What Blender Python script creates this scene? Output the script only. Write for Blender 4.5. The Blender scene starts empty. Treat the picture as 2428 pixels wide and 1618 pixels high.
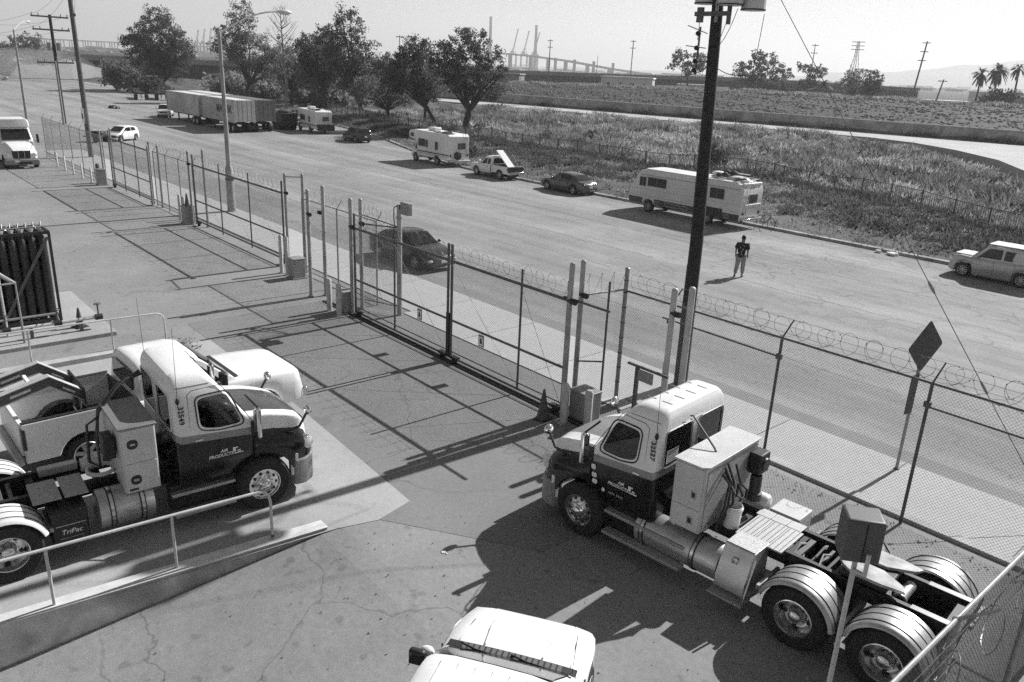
import bpy, math, random
import numpy as np
from mathutils import Vector, Matrix
random.seed(7); rng = np.random.default_rng(7)
R = math.radians
SC = bpy.context.scene
COL = SC.collection

# ------------------------------------------------------------------ camera
CAM_H = 8.1; PITCH = R(19.0); ROLL = R(2.6); YAW = R(48.3)
cam = bpy.data.cameras.new('camera'); camo = bpy.data.objects.new('camera', cam); COL.objects.link(camo)
cam.sensor_width = 36.0; cam.lens = 28.0; cam.clip_start = 0.1; cam.clip_end = 20000
_f = Vector((0, math.cos(PITCH), -math.sin(PITCH))); _r = Vector((1, 0, 0)); _u = _r.cross(_f)
_R = _r*math.cos(ROLL) + _u*math.sin(ROLL); _U = -_r*math.sin(ROLL) + _u*math.cos(ROLL)
_m = Matrix(((_R.x, _U.x, -_f.x), (_R.y, _U.y, -_f.y), (_R.z, _U.z, -_f.z)))
camo.matrix_world = Matrix.Translation((0, 0, CAM_H)) @ (Matrix.Rotation(YAW, 3, 'Z') @ _m).to_4x4()
SC.camera = camo

# ------------------------------------------------------------------ sky, sun, exposure
SUN_EL = R(37.5); SUN_AZ = 0.02
wd = bpy.data.worlds.new('World'); SC.world = wd; wd.use_nodes = True
nt = wd.node_tree; nt.nodes.clear()
sky = nt.nodes.new('ShaderNodeTexSky'); sky.sky_type = 'NISHITA'; sky.sun_disc = False
sky.sun_elevation = SUN_EL; sky.sun_rotation = R(1.1); sky.air_density = 1.0; sky.dust_density = 0.08; sky.ozone_density = 3.0
bw = nt.nodes.new('ShaderNodeRGBToBW'); bg = nt.nodes.new('ShaderNodeBackground'); wo = nt.nodes.new('ShaderNodeOutputWorld')
bg.inputs['Strength'].default_value = 0.070
nt.links.new(sky.outputs[0], bw.inputs[0]); nt.links.new(bw.outputs[0], bg.inputs[0]); nt.links.new(bg.outputs[0], wo.inputs[0])
sl = bpy.data.lights.new('sun', 'SUN'); sl.energy = 5.0; sl.angle = R(0.53); sl.color = (1, 1, 1)
slo = bpy.data.objects.new('sun', sl); COL.objects.link(slo)
_s = Vector((SUN_AZ, 1, 0)).normalized()*math.cos(SUN_EL) + Vector((0, 0, math.sin(SUN_EL)))
slo.rotation_euler = (-_s).to_track_quat('-Z', 'Y').to_euler(); slo.location = (0, 30, 60)
SC.view_settings.view_transform = 'Standard'; SC.view_settings.look = 'None'
SC.view_settings.exposure = 0.56; SC.view_settings.gamma = 1.0
HAZE = 0.0003
SC.cycles.use_denoising = False; SC.cycles.use_adaptive_sampling = True; SC.cycles.adaptive_threshold = 0.02; SC.cycles.adaptive_min_samples = 16
SC.cycles.max_bounces = 5; SC.cycles.volume_bounces = 0; SC.cycles.transparent_max_bounces = 12

# ------------------------------------------------------------------ materials
MATS = {}
def M(name, v, rough=0.6, metal=0.0, var=0.12, scale=6.0, bump=0.0, spec=0.5, detail=6.0, dirt=0.0, trans=0.0):
    """grey procedural material: base value v, mottled by two noise scales"""
    if name in MATS: return MATS[name]
    m = bpy.data.materials.new(name); m.use_nodes = True; n = m.node_tree; N = n.nodes; L = n.links
    b = N['Principled BSDF']; b.inputs['Roughness'].default_value = rough; b.inputs['Metallic'].default_value = metal
    b.inputs['Specular IOR Level'].default_value = spec
    tc = N.new('ShaderNodeTexCoord'); nz = N.new('ShaderNodeTexNoise'); nz.inputs['Scale'].default_value = scale; nz.inputs['Detail'].default_value = detail
    L.new(tc.outputs['Object'], nz.inputs['Vector'])
    rp = N.new('ShaderNodeValToRGB'); e = rp.color_ramp.elements
    lo, hi = v*(1-var), min(1, v*(1+var)); e[0].position = .3; e[1].position = .7
    e[0].color = (lo, lo, lo, 1); e[1].color = (hi, hi, hi, 1)
    L.new(nz.outputs[0], rp.inputs[0]); out = rp.outputs[0]
    if dirt:
        n2 = N.new('ShaderNodeTexNoise'); n2.inputs['Scale'].default_value = scale*.23; n2.inputs['Detail'].default_value = 8; n2.inputs['Distortion'].default_value = .6
        L.new(tc.outputs['Object'], n2.inputs['Vector'])
        r2 = N.new('ShaderNodeValToRGB'); r2.color_ramp.elements[0].position = .42; r2.color_ramp.elements[1].position = .6
        k = 1-dirt; r2.color_ramp.elements[0].color = (k, k, k, 1); r2.color_ramp.elements[1].color = (1, 1, 1, 1); L.new(n2.outputs[0], r2.inputs[0])
        mx = N.new('ShaderNodeMixRGB'); mx.blend_type = 'MULTIPLY'; mx.inputs[0].default_value = 1; L.new(out, mx.inputs[1]); L.new(r2.outputs[0], mx.inputs[2]); out = mx.outputs[0]
    L.new(out, b.inputs['Base Color'])
    if bump:
        n3 = N.new('ShaderNodeTexNoise'); n3.inputs['Scale'].default_value = scale*8; n3.inputs['Detail'].default_value = 4; L.new(tc.outputs['Object'], n3.inputs['Vector'])
        bp = N.new('ShaderNodeBump'); bp.inputs['Strength'].default_value = bump; bp.inputs['Distance'].default_value = .02; L.new(n3.outputs[0], bp.inputs['Height']); L.new(bp.outputs[0], b.inputs['Normal'])
    if trans:
        tb = N.new('ShaderNodeBsdfTranslucent'); L.new(out, tb.inputs[0]); ms = N.new('ShaderNodeMixShader'); ms.inputs[0].default_value = trans
        L.new(b.outputs[0], ms.inputs[1]); L.new(tb.outputs[0], ms.inputs[2]); L.new(ms.outputs[0], N['Material Output'].inputs['Surface'])
    MATS[name] = m; return m

def M_ground(name, v, fine=.25, big=.15, crack=0.0, crack_scale=.35, stretch=(1, 1, 1), streak=0.0, joints=None, rough=.85, crack_mask=(0.45, .6), speck=0.0, gator=None, stain=0.0):
    """pavement: fine grain, broad blotches, optional cracks, wheel-path streaks along X"""
    m = bpy.data.materials.new(name); m.use_nodes = True; n = m.node_tree; N = n.nodes; L = n.links
    b = N['Principled BSDF']; b.inputs['Roughness'].default_value = rough; b.inputs['Specular IOR Level'].default_value = .25
    tc = N.new('ShaderNodeTexCoord'); co = tc.outputs['Object']
    def noise(sc, det=5, src=co, dist=0):
        z = N.new('ShaderNodeTexNoise'); z.inputs['Scale'].default_value = sc; z.inputs['Detail'].default_value = det; z.inputs['Distortion'].default_value = dist; L.new(src, z.inputs['Vector']); return z.outputs[0]
    def ramp(src, a, bb, va, vb):
        r = N.new('ShaderNodeMapRange'); r.inputs[1].default_value = a; r.inputs[2].default_value = bb; r.inputs[3].default_value = va; r.inputs[4].default_value = vb; L.new(src, r.inputs[0]); return r.outputs[0]
    def mul(a, bb):
        q = N.new('ShaderNodeMath'); q.operation = 'MULTIPLY'; L.new(a, q.inputs[0]); L.new(bb, q.inputs[1]); return q.outputs[0]
    base = ramp(noise(55, 4), .3, .7, 1-fine, 1+fine)
    base = mul(base, ramp(noise(9, 5), .3, .7, 1-fine*.4, 1+fine*.4))
    base = mul(base, ramp(noise(.22, 6, dist=.4), .35, .65, 1-big, 1+big))
    base = mul(base, ramp(noise(1.1, 6), .35, .65, 1-big*.5, 1+big*.5))
    if streak:
        mp = N.new('ShaderNodeMapping'); mp.inputs['Scale'].default_value = (.012, .42, 1); L.new(co, mp.inputs[0])
        base = mul(base, ramp(noise(1.0, 3, mp.outputs[0]), .35, .65, 1-streak, 1+streak))
        mp = N.new('ShaderNodeMapping'); mp.inputs['Scale'].default_value = (.05, 1.6, 1); L.new(co, mp.inputs[0])
        base = mul(base, ramp(noise(1.0, 4, mp.outputs[0]), .35, .65, 1-streak*.5, 1+streak*.5))
    if speck:
        base = mul(base, ramp(noise(3.3, 8), .62, .68, 1, 1-speck))
    if crack:
        mp = N.new('ShaderNodeMapping'); mp.inputs['Scale'].default_value = stretch; L.new(co, mp.inputs[0])
        nz = N.new('ShaderNodeTexNoise'); nz.inputs['Scale'].default_value = .9; nz.inputs['Detail'].default_value = 8; L.new(mp.outputs[0], nz.inputs['Vector'])
        mx = N.new('ShaderNodeMixRGB'); mx.blend_type = 'LINEAR_LIGHT'; mx.inputs[0].default_value = .55; L.new(mp.outputs[0], mx.inputs[1]); L.new(nz.outputs['Color'], mx.inputs[2])
        vo = N.new('ShaderNodeTexVoronoi'); vo.feature = 'DISTANCE_TO_EDGE'; vo.inputs['Scale'].default_value = crack_scale; L.new(mx.outputs[0], vo.inputs['Vector'])
        line = ramp(vo.outputs['Distance'], 0.0, .008, 0, 1)
        msk = ramp(noise(.16, 4, dist=.5), crack_mask[0], crack_mask[1], 0, 1)
        a = N.new('ShaderNodeMath'); a.operation = 'MAXIMUM'; L.new(line, a.inputs[0])
        inv = N.new('ShaderNodeMath'); inv.operation = 'SUBTRACT'; inv.inputs[0].default_value = 1; L.new(msk, inv.inputs[1]); L.new(inv.outputs[0], a.inputs[1])
        base = mul(base, ramp(a.outputs[0], 0, 1, 1-crack, 1))
    if gator:
        (gx0, gx1), (gy0, gy1) = gator
        sep = N.new('ShaderNodeSeparateXYZ'); L.new(co, sep.inputs[0])
        nz = N.new('ShaderNodeTexNoise'); nz.inputs['Scale'].default_value = 1.3; nz.inputs['Detail'].default_value = 4; L.new(co, nz.inputs['Vector'])
        mx = N.new('ShaderNodeMixRGB'); mx.blend_type = 'LINEAR_LIGHT'; mx.inputs[0].default_value = .25; L.new(co, mx.inputs[1]); L.new(nz.outputs['Color'], mx.inputs[2])
        mp = N.new('ShaderNodeMapping'); mp.inputs['Scale'].default_value = (.55, 1.1, 1); L.new(mx.outputs[0], mp.inputs[0])
        vo = N.new('ShaderNodeTexVoronoi'); vo.feature = 'DISTANCE_TO_EDGE'; vo.inputs['Scale'].default_value = 1.1; L.new(mp.outputs[0], vo.inputs['Vector'])
        line = ramp(vo.outputs['Distance'], 0, .05, 0, 1); msk = mul(ramp(sep.outputs[0], gx0, gx1, 0, 1), ramp(sep.outputs[1], gy0, gy1, 0, 1)); msk = mul(msk, ramp(noise(.3, 4), .38, .58, 0, 1))
        inv = N.new('ShaderNodeMath'); inv.operation = 'SUBTRACT'; inv.inputs[0].default_value = 1; L.new(msk, inv.inputs[1]); a = N.new('ShaderNodeMath'); a.operation = 'MAXIMUM'; L.new(line, a.inputs[0]); L.new(inv.outputs[0], a.inputs[1])
        base = mul(base, ramp(a.outputs[0], 0, 1, .62, 1))
    if stain:
        base = mul(base, ramp(noise(.55, 3, dist=1.2), .66, .74, 1, 1-stain))
    sc_ = N.new('ShaderNodeMath'); sc_.operation = 'MULTIPLY'; sc_.inputs[1].default_value = v; L.new(base, sc_.inputs[0])
    cb = N.new('ShaderNodeCombineColor'); [L.new(sc_.outputs[0], cb.inputs[i]) for i in range(3)]; L.new(cb.outputs[0], b.inputs['Base Color'])
    MATS[name] = m; return m

white = M('white_paint', .76, .28, var=.04, scale=1.5, dirt=.05)
white2 = M('white_gelcoat', .70, .45, var=.06, scale=1.2, dirt=.12)
navy = M('dark_truck_paint', .012, .16, var=.2, scale=3)
stripe = M('silver_stripe', .26, .3, metal=.2, var=.05)
hoodgrey = M('hood_panel_grey', .06, .2, var=.1)
plastic = M('grey_plastic', .22, .5, var=.1)
blackp = M('black_plastic', .02, .45, var=.2)
black = M('black_steel', .012, .55, var=.3)
rubber = M('tyre_rubber', .016, .75, var=.25, scale=12)
alu = M('polished_aluminium', .62, .22, metal=1.0, var=.06, scale=9)
alub = M('brushed_aluminium', .5, .42, metal=.75, var=.12, scale=5, dirt=.12)
tread = M('tread_plate', .36, .5, metal=.3, var=.35, scale=60, bump=.4)
galv = M('galvanised_pipe', .27, .5, metal=.25, var=.2, scale=10)
galvd = M('weathered_pipe', .10, .6, metal=.15, var=.25, scale=10)
wire = M('fence_wire', .17, .55, metal=.2, var=.2)
coilm = M('razor_wire', .16, .45, metal=.5, var=.2)
postw = M('painted_bollard', .36, .6, var=.15, scale=5, dirt=.25)
boxgrey = M('cabinet_grey', .55, .42, var=.06, scale=4, dirt=.12)
conc = M('rough_concrete', .36, .85, var=.2, scale=3, bump=.25, dirt=.4)
concl = M('light_concrete', .42, .85, var=.12, scale=4, bump=.15, dirt=.2)
wood = M('creosoted_wood', .018, .8, var=.4, scale=5)
woodl = M('weathered_wood', .09, .85, var=.3, scale=6)
polem = M('concrete_pole', .30, .7, var=.12, scale=6, dirt=.2)
glass = M('dark_glass', .016, .08, var=.2, spec=.4)
glassl = M('curtained_glass', .10, .12, var=.5, scale=2.2, spec=.6)
glassm = M('windscreen_glass', .018, .06, var=.3, scale=1, spec=.35)
chrome = M('chrome', .75, .08, metal=1, var=.02)
lamp_glass = M('headlamp_glass', .6, .08, var=.1, spec=.8)
silver = M('silver_car_paint', .42, .25, metal=.35, var=.05)
darkcar = M('dark_car_paint', .03, .2, var=.1, spec=.6)
greycar = M('grey_car_paint', .085, .2, metal=.2, var=.1, spec=.8)
interior = M('dark_interior', .02, .8, var=.3)
skin = M('skin', .16, .6); cloth = M('black_shirt', .012, .85, var=.4); pants = M('khaki_trousers', .26, .85, var=.15); hairm = M('dark_hair', .012, .7); shoem = M('dark_shoe', .05, .6)
conem = M('traffic_cone_plastic', .07, .5, var=.15)
signback = M('sign_back', .045, .55, metal=.2, var=.15)
paper = M('paper_white', .75, .7, var=.04)
ink = M('black_ink', .015, .6); lettering = M('white_lettering', .78, .5, var=.03)
cylm = M('gas_cylinder_paint', .022, .5, var=.3, scale=4)
brass = M('brass_valve', .5, .3, metal=.8, var=.3, scale=30)
foliage = M('foliage', .17, .7, var=.45, scale=.9, spec=.2, trans=.5)
foliage_d = M('dark_foliage', .10, .7, var=.5, scale=.8, spec=.2, trans=.45)
foliage_p = M('pale_foliage', .24, .7, var=.4, scale=.9, spec=.2, trans=.5)
bark = M('bark', .045, .9, var=.4, scale=3); barkl = M('pale_bark', .22, .9, var=.4, scale=2)
drygrass = M('dry_grass', .40, .9, var=.35, scale=.35, spec=.1, dirt=.35, trans=.5)
verge_grass = M('weeds', .27, .9, var=.5, scale=.9, spec=.1, dirt=.4, trans=.5)
rockm = M('riprap_rock', .17, .9, var=.5, scale=.8)
contm = M('container_paint', .52, .5, var=.1, scale=1.5, dirt=.25); contd = M('dark_container_paint', .17, .5, var=.12, scale=1.5, dirt=.2)
farconc = M('far_concrete', .2, .9, var=.15, scale=.2); farsteel = M('far_steel', .12, .7, var=.1, scale=.1); hillm = M('hillside', .09, .95, var=.3, scale=.004)

def M_clear(name, tint=.8, gloss=.1):
    m = bpy.data.materials.new(name); m.use_nodes = True; n = m.node_tree; N = n.nodes; N.clear(); tr_ = N.new('ShaderNodeBsdfTransparent'); tr_.inputs[0].default_value = (tint, tint, tint, 1)
    gl = N.new('ShaderNodeBsdfGlossy'); gl.inputs['Roughness'].default_value = .02; gl.inputs[0].default_value = (.9, .9, .9, 1); fr = N.new('ShaderNodeFresnel'); fr.inputs[0].default_value = 1.45; mx = N.new('ShaderNodeMixShader'); o = N.new('ShaderNodeOutputMaterial')
    tc = N.new('ShaderNodeTexCoord'); nz = N.new('ShaderNodeTexNoise'); nz.inputs['Scale'].default_value = 3; n.links.new(tc.outputs['Object'], nz.inputs['Vector']); bp = N.new('ShaderNodeBump'); bp.inputs['Strength'].default_value = .02; n.links.new(nz.outputs[0], bp.inputs['Height']); n.links.new(bp.outputs[0], gl.inputs['Normal'])
    n.links.new(fr.outputs[0], mx.inputs[0]); n.links.new(tr_.outputs[0], mx.inputs[1]); n.links.new(gl.outputs[0], mx.inputs[2]); n.links.new(mx.outputs[0], o.inputs['Surface']); MATS[name] = m; return m
clear = M_clear('tinted_clear_glass', .78)
# ------------------------------------------------------------------ mesh helpers
class MB:
    def __init__(s): s.v = []; s.f = []; s.mi = []; s.cur = 0
    def add(s, vs, fs, T=None):
        o = len(s.v)
        if T is not None: vs = [tuple(T @ Vector(p)) for p in vs]
        s.v.extend([tuple(p) for p in vs]); s.f.extend([tuple(i+o for i in f) for f in fs]); s.mi.extend([s.cur]*len(fs)); return s
    def box(s, x0, x1, y0, y1, z0, z1, T=None):
        return s.add([(x0,y0,z0),(x1,y0,z0),(x1,y1,z0),(x0,y1,z0),(x0,y0,z1),(x1,y0,z1),(x1,y1,z1),(x0,y1,z1)],
                     [(0,3,2,1),(4,5,6,7),(0,1,5,4),(1,2,6,5),(2,3,7,6),(3,0,4,7)], T)
    def loft(s, rings, cap=True, closed=True, T=None):
        n = len(rings[0]); vs = [p for r in rings for p in r]; fs = []
        for i in range(len(rings)-1):
            for j in range(n if closed else n-1):
                k = (j+1) % n; fs.append((i*n+j, i*n+k, (i+1)*n+k, (i+1)*n+j))
        if cap and closed: fs.append(tuple(range(n))[::-1]); fs.append(tuple((len(rings)-1)*n+j for j in range(n)))
        return s.add(vs, fs, T)
    def tube(s, pts, r, n=6, closed=False, cap=True):
        pts = [Vector(p) for p in pts]; rings = []; N = len(pts); up = None
        for i, p in enumerate(pts):
            if closed: t = pts[(i+1) % N]-pts[i-1]
            else: t = pts[min(i+1, N-1)]-pts[max(i-1, 0)]
            t.normalize()
            if up is None: up = Vector((0,0,1)) if abs(t.z) < .9 else Vector((1,0,0))
            a = t.cross(up)
            if a.length < 1e-4: a = t.cross(Vector((1,0,0)))
            a.normalize(); b = a.cross(t).normalized(); up = b
            rr = r[i] if isinstance(r, (list, tuple)) else r
            rings.append([tuple(p + (a*math.cos(2*math.pi*k/n)+b*math.sin(2*math.pi*k/n))*rr) for k in range(n)])
        if closed: rings.append(rings[0]); cap = False
        return s.loft(rings, cap)
    def cyl(s, p, q, r, r2=None, n=14, cap=True): return s.tube([p, q], [r, r if r2 is None else r2], n, cap=cap)
    def lathe(s, prof, o=(0,0,0), axis='z', n=24, T=None, a0=0, a1=2*math.pi):
        rings = []; full = abs(a1-a0-2*math.pi) < 1e-6
        for k in range(n if full else n+1):
            a = a0+(a1-a0)*k/n; c, d = math.cos(a), math.sin(a); ring = []
            for r, h in prof:
                p = (r*c, r*d, h) if axis == 'z' else (r*c, h, r*d) if axis == 'y' else (h, r*c, r*d)
                ring.append((p[0]+o[0], p[1]+o[1], p[2]+o[2]))
            rings.append(ring)
        if full: rings.append(rings[0])
        return s.loft(rings, cap=False, closed=False, T=T)
    def prism(s, poly, ax, a, b, T=None):
        """poly of 2D points extruded from a to b along ax; xz plane for 'y', xy for 'z', yz for 'x'"""
        def P(u, w, h): return (u, h, w) if ax == 'y' else (u, w, h) if ax == 'z' else (h, u, w)
        n = len(poly); vs = [P(u, w, a) for u, w in poly]+[P(u, w, b) for u, w in poly]
        fs = [tuple(range(n))[::-1], tuple(range(n, 2*n))]+[(i, (i+1) % n, n+(i+1) % n, n+i) for i in range(n)]
        return s.add(vs, fs, T)
    def ball(s, c, r, n=10, m=7):
        if not isinstance(r, (tuple, list)): r = (r, r, r)
        vs = []; fs = []
        for i in range(m+1):
            th = math.pi*i/m
            for k in range(n):
                ph = 2*math.pi*k/n; vs.append((c[0]+r[0]*math.sin(th)*math.cos(ph), c[1]+r[1]*math.sin(th)*math.sin(ph), c[2]+r[2]*math.cos(th)))
        for i in range(m):
            for k in range(n): fs.append((i*n+k, (i+1)*n+k, (i+1)*n+(k+1) % n, i*n+(k+1) % n))
        return s.add(vs, fs)
    def torus(s, c, R0, r, axis='y', n=28, m=8):
        pts = []
        for k in range(n):
            a = 2*math.pi*k/n; u, w = R0*math.cos(a), R0*math.sin(a)
            pts.append((c[0]+u, c[1], c[2]+w) if axis == 'y' else (c[0]+u, c[1]+w, c[2]) if axis == 'z' else (c[0], c[1]+u, c[2]+w))
        return s.tube(pts, r, m, closed=True)
def mesh_of(name, mb, mats, smooth=True, ang=35):
    me = bpy.data.meshes.new(name); me.from_pydata(mb.v, [], mb.f)
    for m in (mats if isinstance(mats, (list, tuple)) else [mats]): me.materials.append(m)
    if any(mb.mi): me.polygons.foreach_set('material_index', mb.mi)
    me.update()
    if smooth:
        me.polygons.foreach_set('use_smooth', [True]*len(me.polygons))
        me.set_sharp_from_angle(angle=R(ang))
    return me
def obj(name, mb, mats, parent=None, smooth=True, bev=0, sub=0, loc=None, rz=None, ang=35, seg=2, T=None):
    me = mb if isinstance(mb, bpy.types.Mesh) else mesh_of(name, mb, mats, smooth, ang)
    o = bpy.data.objects.new(name, me); COL.objects.link(o)
    if parent: o.parent = parent
    if T is not None: o.matrix_local = T
    if loc: o.location = loc
    if rz is not None: o.rotation_euler = (0, 0, rz)
    if bev:
        b = o.modifiers.new('bevel', 'BEVEL'); b.width = bev; b.segments = seg; b.limit_method = 'ANGLE'; b.angle_limit = R(40); b.harden_normals = False
    if sub:
        b = o.modifiers.new('sub', 'SUBSURF'); b.levels = sub; b.render_levels = sub
    return o
def tag(o, label=None, cat=None, group=None, kind=None):
    if label: o['label'] = label
    if cat: o['category'] = cat
    if group: o['group'] = group
    if kind: o['kind'] = kind
    return o
def thing(name, label, cat, loc=(0,0,0), rz=0, group=None):
    o = bpy.data.objects.new(name, None); COL.objects.link(o); o.location = loc; o.rotation_euler = (0,0,rz)
    return tag(o, label, cat, group)
def copy_tree(o, parent=None):
    c = o.copy(); COL.objects.link(c); c.parent = parent
    for ch in list(o.children): copy_tree(ch, c)
    return c
def box_part(name, x0, x1, y0, y1, z0, z1, mat, parent, bev=.01, T=None): return obj(name, MB().box(x0,x1,y0,y1,z0,z1,T), mat, parent, bev=bev)
def text_mesh(txt, size, mat, name='lettering', depth=.002, shear=0, bold=0.0, spacing=1.0):
    cu = bpy.data.curves.new('t', 'FONT'); cu.body = txt; cu.size = size; cu.extrude = depth; cu.shear = shear; cu.offset = bold; cu.align_x = 'CENTER'; cu.align_y = 'CENTER'; cu.space_character = spacing; cu.resolution_u = 2
    ob = bpy.data.objects.new('t', cu); COL.objects.link(ob); dg = bpy.context.evaluated_depsgraph_get(); dg.update()
    me = bpy.data.meshes.new_from_object(ob.evaluated_get(dg)); bpy.data.objects.remove(ob); bpy.data.curves.remove(cu)
    me.materials.clear(); me.materials.append(mat); me.name = name; return me
def text_on(txt, size, parent, origin, xdir, ydir, mat=None, name='lettering', **k):
    x = Vector(xdir).normalized(); y = Vector(ydir).normalized(); z = x.cross(y)
    T = Matrix(((x.x, y.x, z.x, origin[0]), (x.y, y.y, z.y, origin[1]), (x.z, y.z, z.z, origin[2]), (0,0,0,1)))
    return obj(name, text_mesh(txt, size, mat or lettering, name, **k), None, parent, T=T)
def lerp(a, b, t): return a+(b-a)*t
def interp(x, pts): return float(np.interp(x, [p[0] for p in pts], [p[1] for p in pts]))
def rrect(w, h, r, cx=0, cy=0, n=4):
    out = []
    for (sx, sy, a0) in ((1,1,0),(-1,1,90),(-1,-1,180),(1,-1,270)):
        for k in range(n+1):
            a = R(a0+90*k/n); out.append((cx+sx*(w/2-r)+r*math.cos(a), cy+sy*(h/2-r)+r*math.sin(a)))
    return out
def round_poly(pts, r, n=4):
    """round the corners of a convex polygon"""
    out = []; N = len(pts)
    for i in range(N):
        p = Vector(pts[i]); a = Vector(pts[i-1])-p; b = Vector(pts[(i+1) % N])-p
        d = min(r, a.length*.45, b.length*.45); A = p+a.normalized()*d; B = p+b.normalized()*d
        for k in range(n+1):
            t = k/n; q = A*(1-t)**2+p*2*t*(1-t)+B*t*t; out.append((q.x, q.y))
    return out
def np_obj(name, V, F, mat, parent=None, smooth=False):
    me = bpy.data.meshes.new(name); V = np.asarray(V, dtype=np.float32); F = np.asarray(F, dtype=np.int32); k = F.shape[1]
    me.vertices.add(len(V)); me.vertices.foreach_set('co', V.ravel()); me.loops.add(F.size); me.loops.foreach_set('vertex_index', F.ravel())
    me.polygons.add(len(F)); me.polygons.foreach_set('loop_start', np.arange(0, F.size, k, dtype=np.int32)); me.polygons.foreach_set('loop_total', np.full(len(F), k, dtype=np.int32))
    for m in (mat if isinstance(mat, (list, tuple)) else [mat]): me.materials.append(m)
    me.update(calc_edges=True); me.validate()
    o = bpy.data.objects.new(name, me); COL.objects.link(o)
    if parent: o.parent = parent
    return o
# ================================================================== SETTING
asph_y = M_ground('yard_asphalt', .23, fine=.22, big=.10, crack=.4, crack_scale=.33, crack_mask=(.52, .62), speck=.25, stain=.15)
asph_d = M_ground('smooth_asphalt', .19, fine=.16, big=.08, crack=.35, crack_scale=.3, crack_mask=(.5, .62), stain=.15)
asph_s = M_ground('street_asphalt', .245, fine=.22, big=.10, crack=.42, crack_scale=.8, stretch=(.3, 1, 1), streak=.17, crack_mask=(.46, .62), gator=((-34, -20), (24, 31)), stain=.12)
conc_p = M_ground('pad_concrete', .34, fine=.10, big=.12, speck=.12)
conc_w = M_ground('sidewalk_concrete', .40, fine=.10, big=.06, speck=.08)
conc_g = M_ground('gutter_concrete', .215, fine=.12, big=.1)
dirt_m = M_ground('verge_soil', .085, fine=.4, big=.35, speck=.4)
levee_m = M_ground('levee_face_soil', .02, fine=.5, big=.4, speck=.3)
path_m = M_ground('path_concrete', .40, fine=.08, big=.08)
def struct(o): o['kind'] = 'structure'; return o
def sheet(name, poly, z, mat, parent=None):
    mb = MB(); mb.add([(x, y, z) for x, y in poly], [tuple(range(len(poly)))]); return obj(name, mb, mat, parent, smooth=False)
def ccw(p): return p if sum(p[i][0]*p[(i+1) % len(p)][1]-p[(i+1) % len(p)][0]*p[i][1] for i in range(len(p))) > 0 else p[::-1]

# yard: a sheet that dips into the dock well beside the low wall
WALL = [(-12.72, -7.0), (-11.97, .9), (-11.47, 5.95)]
def wall_x(y): return interp(y, [(p[1], p[0]) for p in WALL])
def yard_z(x, y):
    d = max(0, min(1, (5.95-y)/5.2)); s = max(0, min(1, (-5.6-x)/4.5)); s = s*s*(3-2*s)
    return -.68*d*s if x > wall_x(y)-.25 else (-1.0 if False else 0)
ys = [-40, -12, -7, -4]+list(np.arange(-3, 8.2, .4))+[9, 11, 13, 15.3]
mb = MB(); cols = []
for y in ys:
    wx = wall_x(y)-.12
    xs = [wx]+[lerp(wx, -4.5, t) for t in np.linspace(.04, 1, 18)]+[0, 6, 60]
    cols.append([(x, y, yard_z(x, y)) for x in xs])
mb.loft(cols, cap=False, closed=False)
wl = [wall_x(y)-.12 for y in ys]
mb.loft([[(-1500, y, 0), (-90, y, 0), (-40, y, 0), (-24, y, 0), (w, y, 0)] for y, w in zip(ys, wl)], cap=False, closed=False)
struct(obj('yard', mb, asph_y, smooth=False))
struct(sheet('driveway_apron', ccw([(-24.6, 8.15), (-17.3, 8.05), (-11.45, 7.68), (-11.25, 6.85), (-8.6, 8.6), (-8.4, 14.9), (-24.6, 14.6)]), .005, asph_d))
struct(sheet('truck_pad', ccw([(-22.7, -30), (-22.7, 8.15), (-17.3, 8.05), (-11.42, 7.7), (-11.2, 6.85), (-11.4, 6.1), (wall_x(.9)-.02, .9), (wall_x(-7)-.02, -7), (-13, -30)]), .009, conc_p))

# street, gutter, sidewalk
EDGE = [(-1500, 56), (-260, 55), (-190, 57.5), (-144, 60.5), (-110, 55.5), (-79, 49), (-68, 45.3), (-60, 42.7), (-55, 41.2), (-50, 40.7), (60, 40.7)]
def yc(x): return interp(x, EDGE)
struct(sheet('street', ccw([(-1500, 18.2), (90, 18.2), (90, 40.75)]+[(x, y+.05) for x, y in EDGE[::-1]]), -.004, asph_s))
struct(sheet('gutter', ccw([(-1500, 15.2), (-75, 15.2), (-75, 17.62), (90, 17.62), (90, 18.22), (-1500, 18.22)]), .002, conc_g))
sw = struct(sheet('sidewalk', ccw([(-75, 14.9), (90, 15.2), (90, 17.63), (-75, 17.63)]), .012, conc_g))
x = -74.6
while x < 8:
    w = 2.9 if x > -13 else 3.3
    y0 = 15.32 if x > -12.6 else 14.42 if x > -24 else 14.75
    for (ya, yb) in (((y0, 17.55),) if x > -60 else ((y0, 17.55),)):
        m = MB().box(0, w-.025, ya, yb, .013, .03)
        obj('slab', m, conc_w, sw, bev=.006, loc=(x, 0, 0), smooth=False)
    x += w
struct(obj('base_curb', MB().box(-12.3, 40, 15.0, 15.27, -.05, .07), concl, bev=.02))
# tar-sealed cracks and seams wandering along the street
st_ = bpy.data.objects['street']
for k in range(26):
    x0 = random.uniform(-95, -6); y0 = random.choice([21.7, 24.6, 25.6, 28.9, 29.4, 32.8, 33.6, 36.2, 37.5])+random.uniform(-.3, .3); L_ = random.uniform(6, 26); n = int(L_*2); w = random.uniform(.012, .035); pts = []; y = y0
    for i in range(n): y += random.gauss(0, .035); pts.append((x0+L_*i/n, y))
    if k % 5 == 4: pts = [(x0+random.gauss(0, .05)+.1*i, y0+.35*i) for i in range(9)]
    mb = MB(); mb.loft([[(x, y-w*random.uniform(.5, 1.3), -.001), (x, y+w*random.uniform(.5, 1.3), -.001)] for x, y in pts], cap=False, closed=False); obj('sealed_crack', mb, M('tar', .11, .7, var=.3), st_, smooth=False)
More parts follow.
